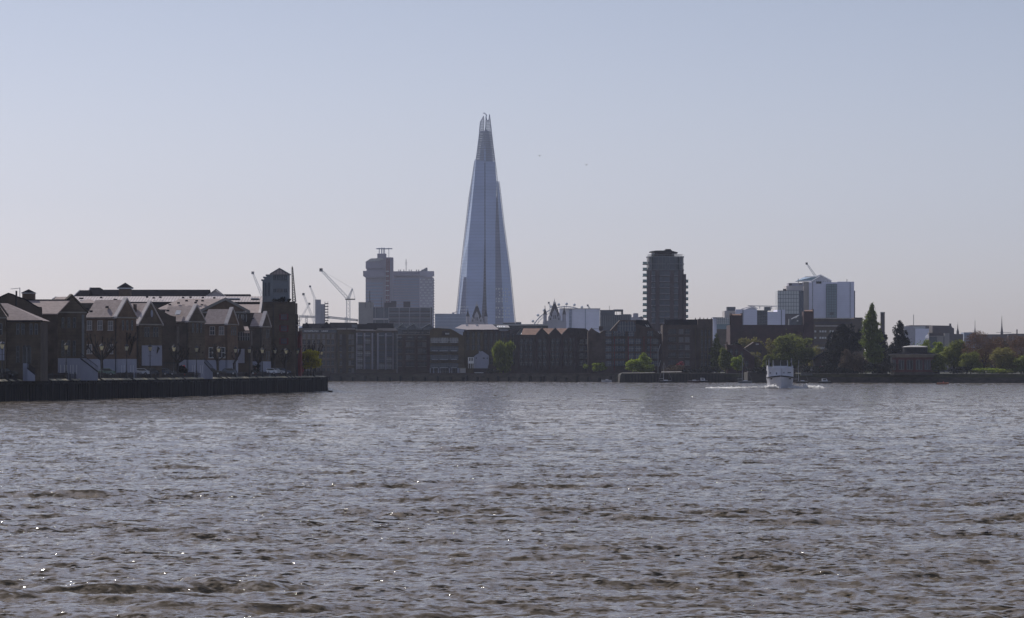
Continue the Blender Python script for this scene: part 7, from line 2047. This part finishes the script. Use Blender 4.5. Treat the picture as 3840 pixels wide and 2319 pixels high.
def wapping_houses():
    D = 1470
    root = thing('brown_house', 'dark maroon gabled house with an outside stair, between the small green trees', 'house', (X(2755, D), D, GZ))
    m = MB().mat(M['maroon_brick'])
    m.pxz([(X(2727, D), GZ-0.3), (X(2830, D), GZ-0.3), (X(2830, D), Z(1340, D)), (X(2790, D), Z(1305, D)), (X(2770, D), Z(1294, D)), (X(2727, D), Z(1293, D))], D, D+14)
    m.box(X(2724, D), X(2728, D), D-0.3, D+4, Z(1300, D), Z(1283, D)); m.build('wall', None, root)
    c = MB().mat(M['lit_stone'])
    for a, b in (((2786, 1307), (2810, 1322)), ((2810, 1322), (2852, 1342)), ((2738, 1295), (2750, 1294)), ((2714, 1293), (2724, 1293))):
        c.pxz([(X(a[0], D), Z(a[1], D)), (X(b[0], D), Z(b[1], D)), (X(b[0], D), Z(b[1], D)+0.14), (X(a[0], D), Z(a[1], D)+0.14)], D-0.3, D-0.01)
    c.build('roof_edge', None, root)
    for px, py in ((2742, 1320), (2762, 1320), (2782, 1330), (2745, 1350), (2800, 1365)): fwin(root, px, py, D, 'dark')
    D = 1500
    root = thing('gable_house', 'small brown gabled house with a pale chimney between the trees', 'house', (X(2835, D), D, GZ))
    m = MB().mat(M['dark_brick']); m.pxz([(X(2795, D), GZ-0.3), (X(2875, D), GZ-0.3), (X(2875, D), Z(1312, D)), (X(2855, D), Z(1290, D)), (X(2848, D), Z(1283, D)), (X(2828, D), Z(1283, D)), (X(2800, D), Z(1302, D)), (X(2795, D), Z(1305, D))], D, D+12); m.build('wall', None, root)
    c = MB().mat(M['lit_stone']); c.box(X(2834, D), X(2845, D), D-0.4, D-0.01, Z(1294, D), Z(1289, D)); c.mat(M['red_brick']); c.box(X(2845, D), X(2848, D), D-0.4, D+0.8, Z(1300, D), Z(1282, D)); c.build('chimney', None, root)
    for px, py in ((2820, 1325), (2850, 1325)): fwin(root, px, py, D, 'dark')
    D = 1440
    root = thing('boathouse', 'dark house with a long sloping roof left of the dark evergreen', 'house', (X(3120, D), D, GZ))
    m = MB().mat(M['sooty_brick']); m.pxz([(X(3058, D), GZ-0.3), (X(3210, D), GZ-0.3), (X(3210, D), Z(1345, D)), (X(3150, D), Z(1305, D)), (X(3100, D), Z(1320, D)), (X(3058, D), Z(1346, D))], D, D+12); m.mat(M['slate'])
    for a, b in (((3052, 1349), (3100, 1319)), ((3100, 1319), (3150, 1303))): m.pxz([(X(a[0], D), Z(a[1], D)+0.003), (X(b[0], D), Z(b[1], D)+0.003), (X(b[0], D), Z(b[1], D)+0.4), (X(a[0], D), Z(a[1], D)+0.4)], D-0.6, D+12.4)
    m.mat(M['lit_stone']); m.box(X(3078, D), X(3108, D), D-2.3, D-0.8, Z(1372, D), Z(1370.5, D)); m.mat(M['red_frame']); m.box(X(3070, D), X(3115, D), D-1.0, D-0.01, Z(1383, D), Z(1375, D))
    m.build('wall', None, root)
    # pontoon and white gangway
    D = 1385
    m = MB().mat(M['lit_stone']); m.box(X(2803, D), X(2865, D), D-1, D+3, Z(1396, D), Z(1394.5, D)); m.mat(M['wall_stone']); m.box(X(2803, D), X(2880, D), D-0.8, D+20, -1.5, Z(1396, D)-0.003); m.mat(M['iron'])
    for k in range(8): m.box(X(2806+k*9, D)-0.05, X(2806+k*9, D)+0.05, D-0.9, D-0.8, Z(1396, D), Z(1388, D))
    o = m.build('landing_stage', None, None, origin=(X(2840, D), D, -1.5)); tag(o, 'low landing stage with a sunlit deck behind the cruise boat', 'jetty')
    D = 1378
    m = MB().mat(M['white_paint'])
    for k in range(9): m.box(X(3006+k*4.6, D), X(3008.6+k*4.6, D), D-0.2, D-0.02, Z(1395, D), Z(1384, D))
    m.mat(M['grey_metal']); m.box(X(3004, D), X(3047, D), D, D+2, GZ-0.5, Z(1383, D))
    o = m.build('white_slatted_shed', None, None, origin=(X(3026, D), D, GZ)); tag(o, 'small slatted white and grey shed right of the cruise boat', 'shed')
wapping_houses()

G = 'trees along the right bank'
# far bank left: willow, saplings, bushes
tree('rounded weeping willow beside the white house', 1887, 1280, 1398, 1512, 84, 'willow_leaf', 5200, 0.55, 'willow', zbase=GZ, trunk=0.4, low=0.3)
tree('spindly light green young tree, left of the pair before the brick wharf', 2192, 1350, 1402, 1502, 66, 'fresh_leaf', 620, 0.38, 'airy', zbase=GZ, trunk=0.12, low=0.25, group='young trees before the brick wharf')
tree('bushy light green young tree, right of the pair before the brick wharf', 2247, 1358, 1402, 1500, 58, 'fresh_leaf', 1100, 0.38, 'round', zbase=GZ, trunk=0.12, low=0.25, group='young trees before the brick wharf')
tree('low round left part of the leafy clump on the stone pier', 2378, 1348, 1400, 1430, 66, 'fresh_leaf', 1700, 0.40, 'round', zbase=3.4, trunk=0.15, low=0.15)
tree('taller pointed tree of the clump on the stone pier', 2415, 1322, 1400, 1432, 66, 'fresh_leaf', 1900, 0.40, 'column', zbase=3.4, trunk=0.18, low=0.2)
tree('right spreading bush-like tree of the clump on the stone pier', 2436, 1365, 1400, 1428, 44, 'fresh_leaf', 900, 0.38, 'round', zbase=3.4, trunk=0.12, low=0.12)
tree('small tree in pink blossom before the pointed parapet wharf', 2552, 1352, 1400, 1475, 30, 'pink_leaf', 420, 0.34, 'round', zbase=GZ, trunk=0.1, low=0.2)
for px, w_, h_, lab in ((2530, 9, 3.8, 'brown bush left of the pink blossom tree'), (2600, 11, 2.2, 'low dark bush right of the pink blossom tree'), (1850, 7, 2.2, 'dark bush under the white house'), (2655, 9, 3.5, 'dark bush at the foot of the pointed parapet wharf')):
    shrub('bush', lab, X(px, 1470), 1470, GZ, w_, h_, 'brown_leaf' if px == 2530 else 'dark_leaf', 520, 0.45)
# right bank trees
tree('tall narrow green tree against the pointed parapet wharf', 2688, 1252, 1398, 1490, 46, 'green_leaf', 2400, 0.5, 'column', G, zbase=GZ)
tree('mid green tree left of the bright sapling', 2722, 1300, 1398, 1470, 52, 'green_leaf', 2600, 0.48, 'round', G, zbase=GZ, low=0.1)
tree('bright fresh green small tree before the brown house', 2765, 1332, 1398, 1440, 46, 'fresh_leaf', 2000, 0.42, 'round', G, zbase=GZ, low=0.15)
tree('dark tree behind the brown gabled house', 2760, 1274, 1398, 1530, 50, 'dark_leaf', 1800, 0.5, 'round', G, zbase=GZ)
for i, (px, yt, wp) in enumerate(((2790, 1264, 58), (2835, 1262, 60), (2890, 1268, 60), (2945, 1276, 50))):
    tree(['pale olive budding tree furthest left before the brick works', 'pale olive budding tree above the small gabled house', 'pale olive budding tree between gabled house and big green tree', 'pale olive budding tree mostly behind the big green tree'][i],
         px, yt, 1398, 1600, wp, 'olive_leaf', 1600, 0.5, 'round', G, zbase=GZ, low=0.2)
tree('low green tree left of the big green tree behind the boat', 2888, 1330, 1398, 1450, 64, 'green_leaf', 2300, 0.48, 'round', G, zbase=GZ, low=0.08)
tree('low olive tree sloping beside the stair roof', 2830, 1318, 1398, 1475, 60, 'olive_leaf', 1500, 0.45, 'round', G, zbase=GZ, low=0.1)
tree('biggest broad green tree, rising behind the cruise boat', 2978, 1240, 1398, 1450, 150, 'green_leaf', 7500, 0.55, 'round', G, zbase=GZ, low=0.12, trunk=0.5)
tree('light olive tree right of the biggest green tree', 3058, 1300, 1398, 1480, 70, 'olive_leaf', 2200, 0.48, 'round', G, zbase=GZ, low=0.15)
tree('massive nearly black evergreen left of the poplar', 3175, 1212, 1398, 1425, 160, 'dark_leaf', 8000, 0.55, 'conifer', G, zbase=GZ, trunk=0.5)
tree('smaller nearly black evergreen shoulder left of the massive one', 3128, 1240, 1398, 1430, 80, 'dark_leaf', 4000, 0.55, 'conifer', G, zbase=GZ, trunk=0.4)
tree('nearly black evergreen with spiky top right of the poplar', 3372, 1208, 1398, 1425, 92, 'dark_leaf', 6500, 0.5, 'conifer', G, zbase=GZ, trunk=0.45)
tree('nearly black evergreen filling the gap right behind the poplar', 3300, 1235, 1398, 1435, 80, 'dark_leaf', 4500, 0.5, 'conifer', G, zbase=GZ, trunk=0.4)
tree('tall slim green poplar, highest tree on the right bank', 3272, 1142, 1398, 1405, 84, 'poplar_leaf', 8500, 0.5, 'column', G, zbase=GZ, trunk=0.35)
tree('brown-grey budding tree at the foot of the poplar', 3178, 1308, 1398, 1385, 72, 'brown_leaf', 2400, 0.42, 'round', G, zbase=GZ, low=0.12)
tree('dark maroon-brown tree between brown tree and poplar', 3228, 1325, 1398, 1388, 60, 'brown_leaf', 1900, 0.42, 'round', G, zbase=GZ, low=0.1)
tree('yellow-green tree just above the rotunda roof', 3455, 1272, 1398, 1420, 90, 'fresh_leaf', 2600, 0.48, 'round', G, zbase=GZ, low=0.2)
tree('bright green tree right of the rotunda dome', 3520, 1282, 1398, 1425, 80, 'fresh_leaf', 2600, 0.48, 'round', G, zbase=GZ, low=0.15)
tree('rounded mid green tree between rotunda and reddish tree', 3575, 1270, 1398, 1405, 105, 'green_leaf', 4800, 0.48, 'round', G, zbase=GZ, low=0.12)
tree('dark green tree against the right side of the rotunda', 3520, 1325, 1398, 1372, 70, 'green_leaf', 2600, 0.45, 'round', G, zbase=GZ, low=0.08)
tree('large reddish-brown spring tree with thin twigs, left of the two', 3690, 1242, 1398, 1395, 165, 'red_leaf', 2600, 0.36, 'round', G, zbase=GZ, low=0.16, twigs=True, trunk=0.45)
tree('reddish tree at the right picture edge', 3830, 1250, 1398, 1390, 160, 'red_leaf', 2600, 0.36, 'round', G, zbase=GZ, low=0.16, twigs=True, trunk=0.45)
tree('low green tree under the left reddish tree', 3640, 1320, 1398, 1380, 90, 'green_leaf', 2600, 0.42, 'round', G, zbase=GZ, low=0.08)
tree('low olive-green tree with dark branches between the reddish trees', 3760, 1300, 1398, 1382, 100, 'olive_leaf', 2600, 0.42, 'round', G, zbase=GZ, low=0.15)
tree('dark green tree low at the right picture edge', 3840, 1330, 1398, 1376, 80, 'green_leaf', 2000, 0.42, 'round', G, zbase=GZ, low=0.1)
tree('dark brown leafless-looking tree filling between rotunda trees and the reddish tree', 3625, 1285, 1398, 1440, 110, 'brown_leaf', 2600, 0.42, 'round', G, zbase=GZ, low=0.08)
tree('dull brown tree behind, between the two reddish crowns', 3765, 1262, 1398, 1445, 110, 'brown_leaf', 2600, 0.42, 'round', G, zbase=GZ, low=0.08)
tree('hazy brown tree mass piece right of the tall reddish crown, far back', 3720, 1268, 1398, 1470, 120, 'brown_leaf', 2400, 0.45, 'round', G, zbase=GZ, low=0.08)
tree('olive tree filling the gap below the right reddish crown', 3795, 1310, 1398, 1400, 90, 'green_leaf', 2200, 0.42, 'round', G, zbase=GZ, low=0.08)
tree('olive-brown tree filling the gap beside the left reddish trunk', 3672, 1305, 1398, 1410, 95, 'olive_leaf', 2000, 0.42, 'round', G, zbase=GZ, low=0.08)
tree('dark low tree behind the rotunda, right of its dome', 3490, 1312, 1398, 1440, 110, 'dark_leaf', 2200, 0.45, 'round', G, zbase=GZ, low=0.06)
tree('dark broad tree low behind the stair roof house', 2830, 1335, 1398, 1515, 110, 'dark_leaf', 2200, 0.45, 'round', G, zbase=GZ, low=0.06)
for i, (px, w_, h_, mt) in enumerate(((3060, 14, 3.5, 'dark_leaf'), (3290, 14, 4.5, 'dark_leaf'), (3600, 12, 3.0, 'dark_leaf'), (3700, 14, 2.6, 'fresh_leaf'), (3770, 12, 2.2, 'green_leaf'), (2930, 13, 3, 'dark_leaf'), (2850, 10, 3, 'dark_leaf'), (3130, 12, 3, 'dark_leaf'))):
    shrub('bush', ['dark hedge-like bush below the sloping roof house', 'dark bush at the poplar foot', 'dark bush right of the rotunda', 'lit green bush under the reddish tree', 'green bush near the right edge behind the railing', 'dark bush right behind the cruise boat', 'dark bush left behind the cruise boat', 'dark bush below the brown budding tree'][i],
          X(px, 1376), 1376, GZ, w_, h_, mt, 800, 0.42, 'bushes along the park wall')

# ================================================================== BOATS
def cruise_boat():
    D = 1004
    cx = X(2928, D); zw = 0.0
    hd = R(3.2)          # turned a little so that its left side shows
    root = thing('cruise_boat', 'white river cruise boat heading straight towards the viewer with bow spray', 'boat', (cx, D, 0))
    fx, fy = (math.cos(hd), -math.sin(hd)), (math.sin(hd), math.cos(hd))
    def F(): return MB((cx, D, 0), fx, fy)
    hb = 3.75
    # hull stations: y from the bow backwards
    st = [(0.0, 0.05, 0.04, 3.75), (0.8, 1.3, 0.35, 3.65), (2.0, 2.5, 1.1, 3.5), (4.0, 3.5, 2.3, 3.35), (7.0, hb, 3.2, 3.25), (26.0, hb, 3.4, 3.2)]
    vs, fs = [], []
    for y, wt, wb, zt in st:
        vs += [(-wt, y, zt), (-lerp(wb, wt, 0.6), y+0.15, zt*0.5), (-wb, y+0.4, -0.6), (wb, y+0.4, -0.6), (lerp(wb, wt, 0.6), y+0.15, zt*0.5), (wt, y, zt)]
    for k in range(len(st)-1):
        for j in range(5): fs.append((k*6+j, k*6+j+1, (k+1)*6+j+1, (k+1)*6+j))
        fs.append((k*6+5, k*6, (k+1)*6, (k+1)*6+5))
    fs.append([0, 5, 4, 3, 2, 1]); fs.append([len(st)*6-6+i for i in range(6)])
    m = F().mat(M['boat_white']); m.add(vs, fs); hull = m.build('hull', None, root)
    m = F().mat(M['dark_metal']) 
    # black rubbing band at deck level following the bow
    for (a, b) in zip(st, st[1:]):
        for s in (-1, 1):
            m.add([(s*a[1]*1.01, a[0]-0.06, a[3]-0.42), (s*b[1]*1.01, b[0]-0.06, b[3]-0.42), (s*b[1]*1.01, b[0]-0.06, b[3]-0.05), (s*a[1]*1.01, a[0]-0.06, a[3]-0.05)], [(0,1,2,3)])
    for s in (-1, 1): m.cb(s*2.65, 2.05, 2.75, 0.45, 0.3, 0.35)
    m.mat(M['pane']); m.box(-hb-0.03, -hb+0.02, 9, 10.5, 1.2, 2.6); m.box(-hb-0.03, -hb+0.02, 14, 15.5, 1.2, 2.6)
    m.build('rubbing_band', None, hull)
    m = F().mat(M['boat_white']); m.pxy([(-3.45, 3.9), (-1.5, 3.3), (1.5, 3.3), (3.45, 3.9), (hb-0.05, 5.5), (hb-0.05, 24), (-hb+0.05, 24), (-hb+0.05, 5.5)], 3.18, 5.55)
    m.pxy([(-3.55, 3.85), (-1.5, 3.2), (1.5, 3.2), (3.55, 3.85), (hb, 5.4), (hb, 24.2), (-hb, 24.2), (-hb, 5.4)], 5.553, 5.72)
    cab = m.build('cabin', None, root)
    for x0, x1, z0, z1 in ((-2.05, -1.0, 3.95, 4.55), (2.0, 3.0, 4.35, 4.62)):
        f = F().mat(M['pane_blue']); f.add([(x0, 3.5, z0), (x1, 3.22, z0), (x1, 3.22, z1), (x0, 3.5, z1)] if x0 < 0 else [(x0, 3.35, z0), (x1, 3.72, z0), (x1, 3.72, z1), (x0, 3.35, z1)], [(0,1,2,3)]); f.build('window', None, cab)
    for x, z in ((-2.9, 4.4), (0.95, 4.45)):
        f = F().mat(M['dark_metal']); f.lathe([(0.01, 0), (0.01, 0.001)], 0, 0, 4) if False else f.cb(x, 3.24 if abs(x) < 1.5 else 3.6, z, 0.28, 0.2, 0.28); f.build('porthole', None, cab)
    for k in range(5):
        f = F().mat(M['pane']); f.box(-hb-0.04, -hb+0.03, 7+k*3.3, 9.2+k*3.3, 3.9, 5.0); f.build('side_window', None, cab)
    # bulwark of the upper deck
    m = F().mat(M['boat_white']); 
    for x0, x1 in ((-3.6, -3.5), (3.5, 3.6)): m.box(x0, x1, 5.2, 23.5, 5.72, 6.5)
    m.box(-2.2, 2.2, 4.0, 4.1, 5.723, 6.35); m.box(-3.6, -2.21, 4.6, 4.7, 5.723, 6.2); m.box(2.21, 3.6, 4.6, 4.7, 5.723, 6.2); m.build('upper_bulwark', None, root)
    # wheelhouse: open frame with window bars
    m = F().mat(M['boat_white'])
    for x in (-2.15, -2.0, 0.0, 1.9, 2.05): m.box(x-0.05, x+0.05, 5.0, 5.1, 6.1, 8.05)
    m.box(-2.2, 2.1, 4.98, 5.12, 6.3, 6.42); m.mat(M['pane']); m.box(-1.95, -0.06, 7.5, 7.56, 6.42, 8.0); m.box(0.06, 1.85, 7.5, 7.56, 6.42, 8.0)
    m.build('wheelhouse', None, root)
    m = F().mat(M['canopy']); m.box(-3.3, 3.35, 4.6, 18, 8.07, 8.2); m.build('canopy', None, root)
    m = F().mat(M['light_metal'])
    for x in (-3.2, 3.25):
        for y in (4.8, 9, 13, 17.5): m.tube((x, y, 5.72), (x, y, 8.07), 0.06, n=5)
    m.tube((-3.2, 4.7, 8.2), (-3.2, 4.7, 8.5), 0.1, n=5); m.tube((3.1, 4.7, 8.2), (3.1, 4.7, 8.55), 0.1, n=5); m.tube((-3.95, 8, 3.2), (-3.95, 8, 8.0), 0.05, n=4); m.tube((0.4, 3.2, 3.6), (0.4, 3.2, 5.6), 0.05, n=4); m.tube((0.15, 3.2, 3.6), (0.15, 3.2, 5.6), 0.05, n=4)
    m.build('posts', None, root)
    # bow spray and wake
    rs = random.Random(3)
    fm = MB().mat(M['foam'])
    def ridge(x0, y0, x1, y1, h, wd, n):
        P_ = []
        for k in range(n+1):
            t = k/n; x = lerp(x0, x1, t); y = lerp(y0, y1, t)
            hh = h*(1-t**1.5*0.75)*rs.uniform(0.5, 1.2); w2 = wd*rs.uniform(0.7, 1.2)
            P_.append([(x, y-w2, -0.15), (x, y-w2*0.6, hh*0.45), (x, y-w2*0.25, hh*0.8), (x, y, hh*rs.uniform(0.85, 1.15))])
        vs = [p for r_ in P_ for p in r_]; fs = []
        for k in range(n):
            for j in range(3): fs.append((k*4+j, k*4+j+1, (k+1)*4+j+1, (k+1)*4+j))
        fm.add(vs, fs)
    ridge(cx-1.2, D-0.6, cx-13.8, D+3.0, 0.7, 1.0, 60)
    ridge(cx-1.4, D-1.2, cx-12, D+1.5, 0.8, 0.6, 50)
    ridge(cx-1.0, D-0.2, cx-10, D+4.0, 0.6, 0.8, 50)
    ridge(cx-3.5, D+2, cx-20, D+26, 0.6, 1.2, 50)
    ridge(cx+3.2, D+6, cx+7.0, D+12, 1.1, 0.9, 22)
    ridge(cx+7.5, D+14, cx+11.5, D+16, 1.3, 1.0, 26)
    ridge(cx+12, D+18, cx+17, D+24, 0.4, 0.9, 26)
    # torn sheets and clots of spray along the wave lines
    def spray(x0, y0, x1, y1, h, n, sz):
        for k in range(n):
            t = rs.random()**1.2; x = lerp(x0, x1, t)+rs.gauss(0, 0.25); y = lerp(y0, y1, t)+rs.gauss(0, 0.3)
            z = abs(rs.gauss(0, 0.5))*h*(1-0.55*t)+0.08
            s = sz*rs.uniform(0.5, 1.4); a = rs.uniform(-0.7, 0.7); b = rs.uniform(-0.5, 0.5)
            ca, sa = math.cos(a)*s, math.sin(a)*s
            fm.add([(x-ca, y-sa, z-s*0.35), (x+ca, y+sa, z-s*0.3), (x+ca*0.7, y+sa+b*s, z+s*0.45), (x-ca*0.8, y-sa+b*s, z+s*0.35)], [(0, 1, 2, 3)])
    spray(cx-1.0, D-0.8, cx-14, D+2.5, 0.45, 1300, 0.15)
    spray(cx-1.6, D-1.0, cx-4.5, D-0.3, 1.1, 350, 0.16)
    spray(cx+2.2, D-0.4, cx+4.6, D+2, 0.5, 100, 0.14)
    spray(cx+3.6, D+5, cx+8, D+12, 0.45, 300, 0.16)
    spray(cx+8, D+13, cx+13, D+15, 0.7, 450, 0.18)
    spray(cx-13, D+4, cx-20, D+20, 0.3, 250, 0.18)
    o = fm.build('bow_wave', None, None, origin=(cx, D, 0)); o['kind'] = 'stuff'; o['label'] = 'white foam of the bow wave on both sides of the cruise boat'
    for i, (px_, pz, lab) in enumerate(((2889, 5.75, 'person in dark clothes on the upper deck left of the wheelhouse'), (2967, 5.75, 'person in dark clothes on the upper deck right of the wheelhouse'))):
        person(lab, X(px_, D+9), D+9, pz, 1.7, 'dark_metal')
M['boat_white'] = material('boat_white', (0.60, 0.60, 0.63), 0.35, 0.12, 0.6, stretch=(1, 1, 0.5))
M['canopy'] = material('canopy', (0.05, 0.06, 0.045), 0.8, 0.2, 1)
M['foam'] = material('foam', (0.88, 0.87, 0.85), 0.9, 0.08, 2.0, trans=0.75)
cruise_boat()

def small_boat(label, px, py, D, Lm, mast=None, hullmat='dark_metal', name='moored_boat', cabin=False, group='small boats moored off the far bank', mx=0.0):
    x = X(px, D)
    root = thing(name, label, 'boat', (x, D, 0), group)
    m = MB().mat(M[hullmat]); h = 0.75
    st = [(-Lm/2, 0.55, 0.3), (-Lm/4, 1.0, 0.6), (0, 1.1, 0.7), (Lm/4, 0.8, 0.5), (Lm/2, 0.05, 0.04)]
    vs, fs = [], []
    for k, (xx, wt, wb) in enumerate(st):
        hh = h*(1+0.25*abs(xx)/(Lm/2)); vs += [(x+xx, D-wt, hh), (x+xx*0.95, D-wb, -0.4), (x+xx*0.95, D+wb, -0.4), (x+xx, D+wt, hh)]
    for k in range(4):
        for j in range(3): fs.append((k*4+j, k*4+j+1, (k+1)*4+j+1, (k+1)*4+j))
        fs.append((k*4+3, k*4, (k+1)*4, (k+1)*4+3))
    fs += [(3, 2, 1, 0), (16, 17, 18, 19)]
    m.add(vs, fs); hl = m.build('hull', None, root)
    m = MB().mat(M['light_metal']); m.box(x-Lm*0.45, x+Lm*0.42, D-1.13, D-1.1, h*0.95, h*1.08); m.build('gunwale', None, hl)
    if cabin:
        c = MB().mat(M['boat_white']); c.pxz([(x-Lm*0.2, h), (x+Lm*0.22, h), (x+Lm*0.12, h+1.0), (x-Lm*0.2, h+1.1)], D-0.7, D+0.7); c.mat(M['pane']); c.box(x-Lm*0.15, x+Lm*0.08, D-0.74, D-0.704, h+0.4, h+0.85); c.build('cabin', None, root)
    else:
        c = MB().mat(M['boat_white']); c.pxz([(x-Lm*0.12, h), (x+Lm*0.22, h), (x+Lm*0.15, h+0.35), (x-Lm*0.1, h+0.35)], D-0.5, D+0.5); c.build('cabin', None, root)
    if mast:
        c = MB().mat(M['light_metal']); c.tube((x+mx, D, h), (x+mx+0.15, D, Z(mast, D)), 0.09, 0.05, 5); c.tube((x+mx, D, h+0.9), (x+mx-Lm*0.35, D, h+0.8), 0.06, n=4); c.tube((x+mx+0.1, D, Z(mast, D)*0.97), (x+Lm/2, D, h+0.1), 0.02, n=3); c.tube((x+mx+0.1, D, Z(mast, D)*0.97), (x-Lm/2, D, h+0.1), 0.02, n=3); c.build('mast', None, root)
small_boat('grey sailing boat with a bare mast left of the cruise boat', 2794, 1436, 1345, 5.4, 1340, 'grey_panel', 'sailing_boat', mx=-1.1)
small_boat('sailing boat with a bare mast right behind the cruise boat', 3008, 1436, 1335, 4.8, 1352, 'wall_stone', 'sailing_boat', mx=-1.4)
small_boat('dark low sailing boat with a mast before the stone pier', 2496, 1432, 1385, 5.2, 1360, 'dark_metal', 'sailing_boat', mx=-0.8)
small_boat('small white motor boat off the barn gabled wharf', 2275, 1431, 1440, 4.2, None, 'boat_white', cabin=False)
small_boat('low dark motor boat left of the pier end', 2602, 1432, 1390, 5.0, None, 'maroon_brick', cabin=False)
small_boat('dark tarpaulined boat right of the low motor boat', 2636, 1431, 1395, 4.4, None, 'dark_metal', cabin=True)
small_boat('moored boat with a white cabin near the dark evergreens', 3093, 1435, 1320, 5.4, None, 'wall_stone', cabin=True)
def dinghy():
    D = 1232
    x = X(3534, D)
    root = thing('inflatable_boat', 'orange inflatable boat with two people out on the river', 'boat', (x, D, 0))
    m = MB().mat(M['orange_rubber'])
    pts = [(-1.95, -0.7, 0.35), (1.2, -0.7, 0.35), (1.8, -0.35, 0.42), (2.0, 0, 0.5), (1.8, 0.35, 0.42), (1.2, 0.7, 0.35), (-1.95, 0.7, 0.35)]
    for a, b in zip(pts, pts[1:]): m.tube((x+a[0], D+a[1], a[2]), (x+b[0], D+b[1], b[2]), 0.30, n=8)
    m.build('tube', None, root)
    m = MB().mat(M['dark_metal']); m.box(x-1.9, x+1.5, D-0.55, D+0.55, 0.1, 0.22); m.box(x-2.2, x-1.95, D-0.2, D+0.2, 0.1, 1.0); m.build('floor_and_motor', None, root)
    for i, dx in enumerate((-1.0, 0.35)):
        person(['person sitting at the stern of the orange inflatable', 'person sitting midships in the orange inflatable'][i], x+dx, D, -0.45, 1.65, 'red_paint' if i else 'dark_metal', heading=R(90), sit=True)
M['orange_rubber'] = material('orange_rubber', (0.30, 0.11, 0.05), 0.6, 0.15, 1)
dinghy()
def bits():
    for px, py, L_, lab in ((2540, 2097, 0.35, 'dark floating log near the bottom centre right'), (3700, 2008, 0.3, 'dark floating driftwood near the right edge'), (1238, 1471, 3.0, 'dark mooring buoy just off the quay corner')):
        D = d_water(py); m = MB().mat(M['bark']); m.tube((X(px, D)-L_/2*0.4, D, 0.1), (X(px, D)+L_/2*0.4, D+0.2, 0.1), 0.03 if L_ < 2 else 0.3, n=6)
        o = m.build('mooring_buoy' if L_ > 2 else 'driftwood', None, None, origin=(X(px, D), D, 0)); tag(o, lab, 'buoy' if L_ > 2 else 'driftwood')
    for px, py, D, lab in ((2024, 586, 520, 'gull in the sky right of the skyscraper, higher one'), (2199, 620, 560, 'gull in the sky right of the skyscraper, lower one')):
        m = MB().mat(M['grey_metal']); x, z = X(px, D), Z(py, D)
        m.add([(x-0.34, D, z+0.12), (x-0.12, D-0.1, z+0.17), (x, D-0.12, z), (x-0.12, D+0.1, z+0.14), (x+0.12, D-0.1, z+0.17), (x+0.34, D, z+0.1), (x+0.12, D+0.1, z+0.14), (x, D+0.25, z-0.02), (x, D, z+0.08), (x, D, z-0.08)],
              [(0,1,2,3), (2,4,5,6), (2,8,7,9), (3,2,9), (6,2,8), (3,8,7), (6,9,7)])
        o = m.build('gull', None, None, origin=(x, D, z)); tag(o, lab, 'bird', 'gulls over the city')
bits()
# ------------------------------------------------------------------ air
def make_haze():
    mb = MB(); mb.box(-3600, 3600, -80, 6600, -3.5, 345)
    m = bpy.data.materials.new('haze'); m.use_nodes = True
    t = m.node_tree; N = t.nodes
    N.remove(N['Principled BSDF'])
    v = N.new('ShaderNodeVolumePrincipled')
    v.inputs['Color'].default_value = (0.80, 0.84, 1.0, 1)
    v.inputs['Density'].default_value = HAZE_D
    v.inputs['Anisotropy'].default_value = 0.35
    t.links.new(v.outputs[0], N['Material Output'].inputs['Volume'])
    h = mb.build('haze', m); h['kind'] = 'stuff'
    h['label'] = 'thin pale haze in the air over the river and the city'
HAZE_D = 0.000036
make_haze()
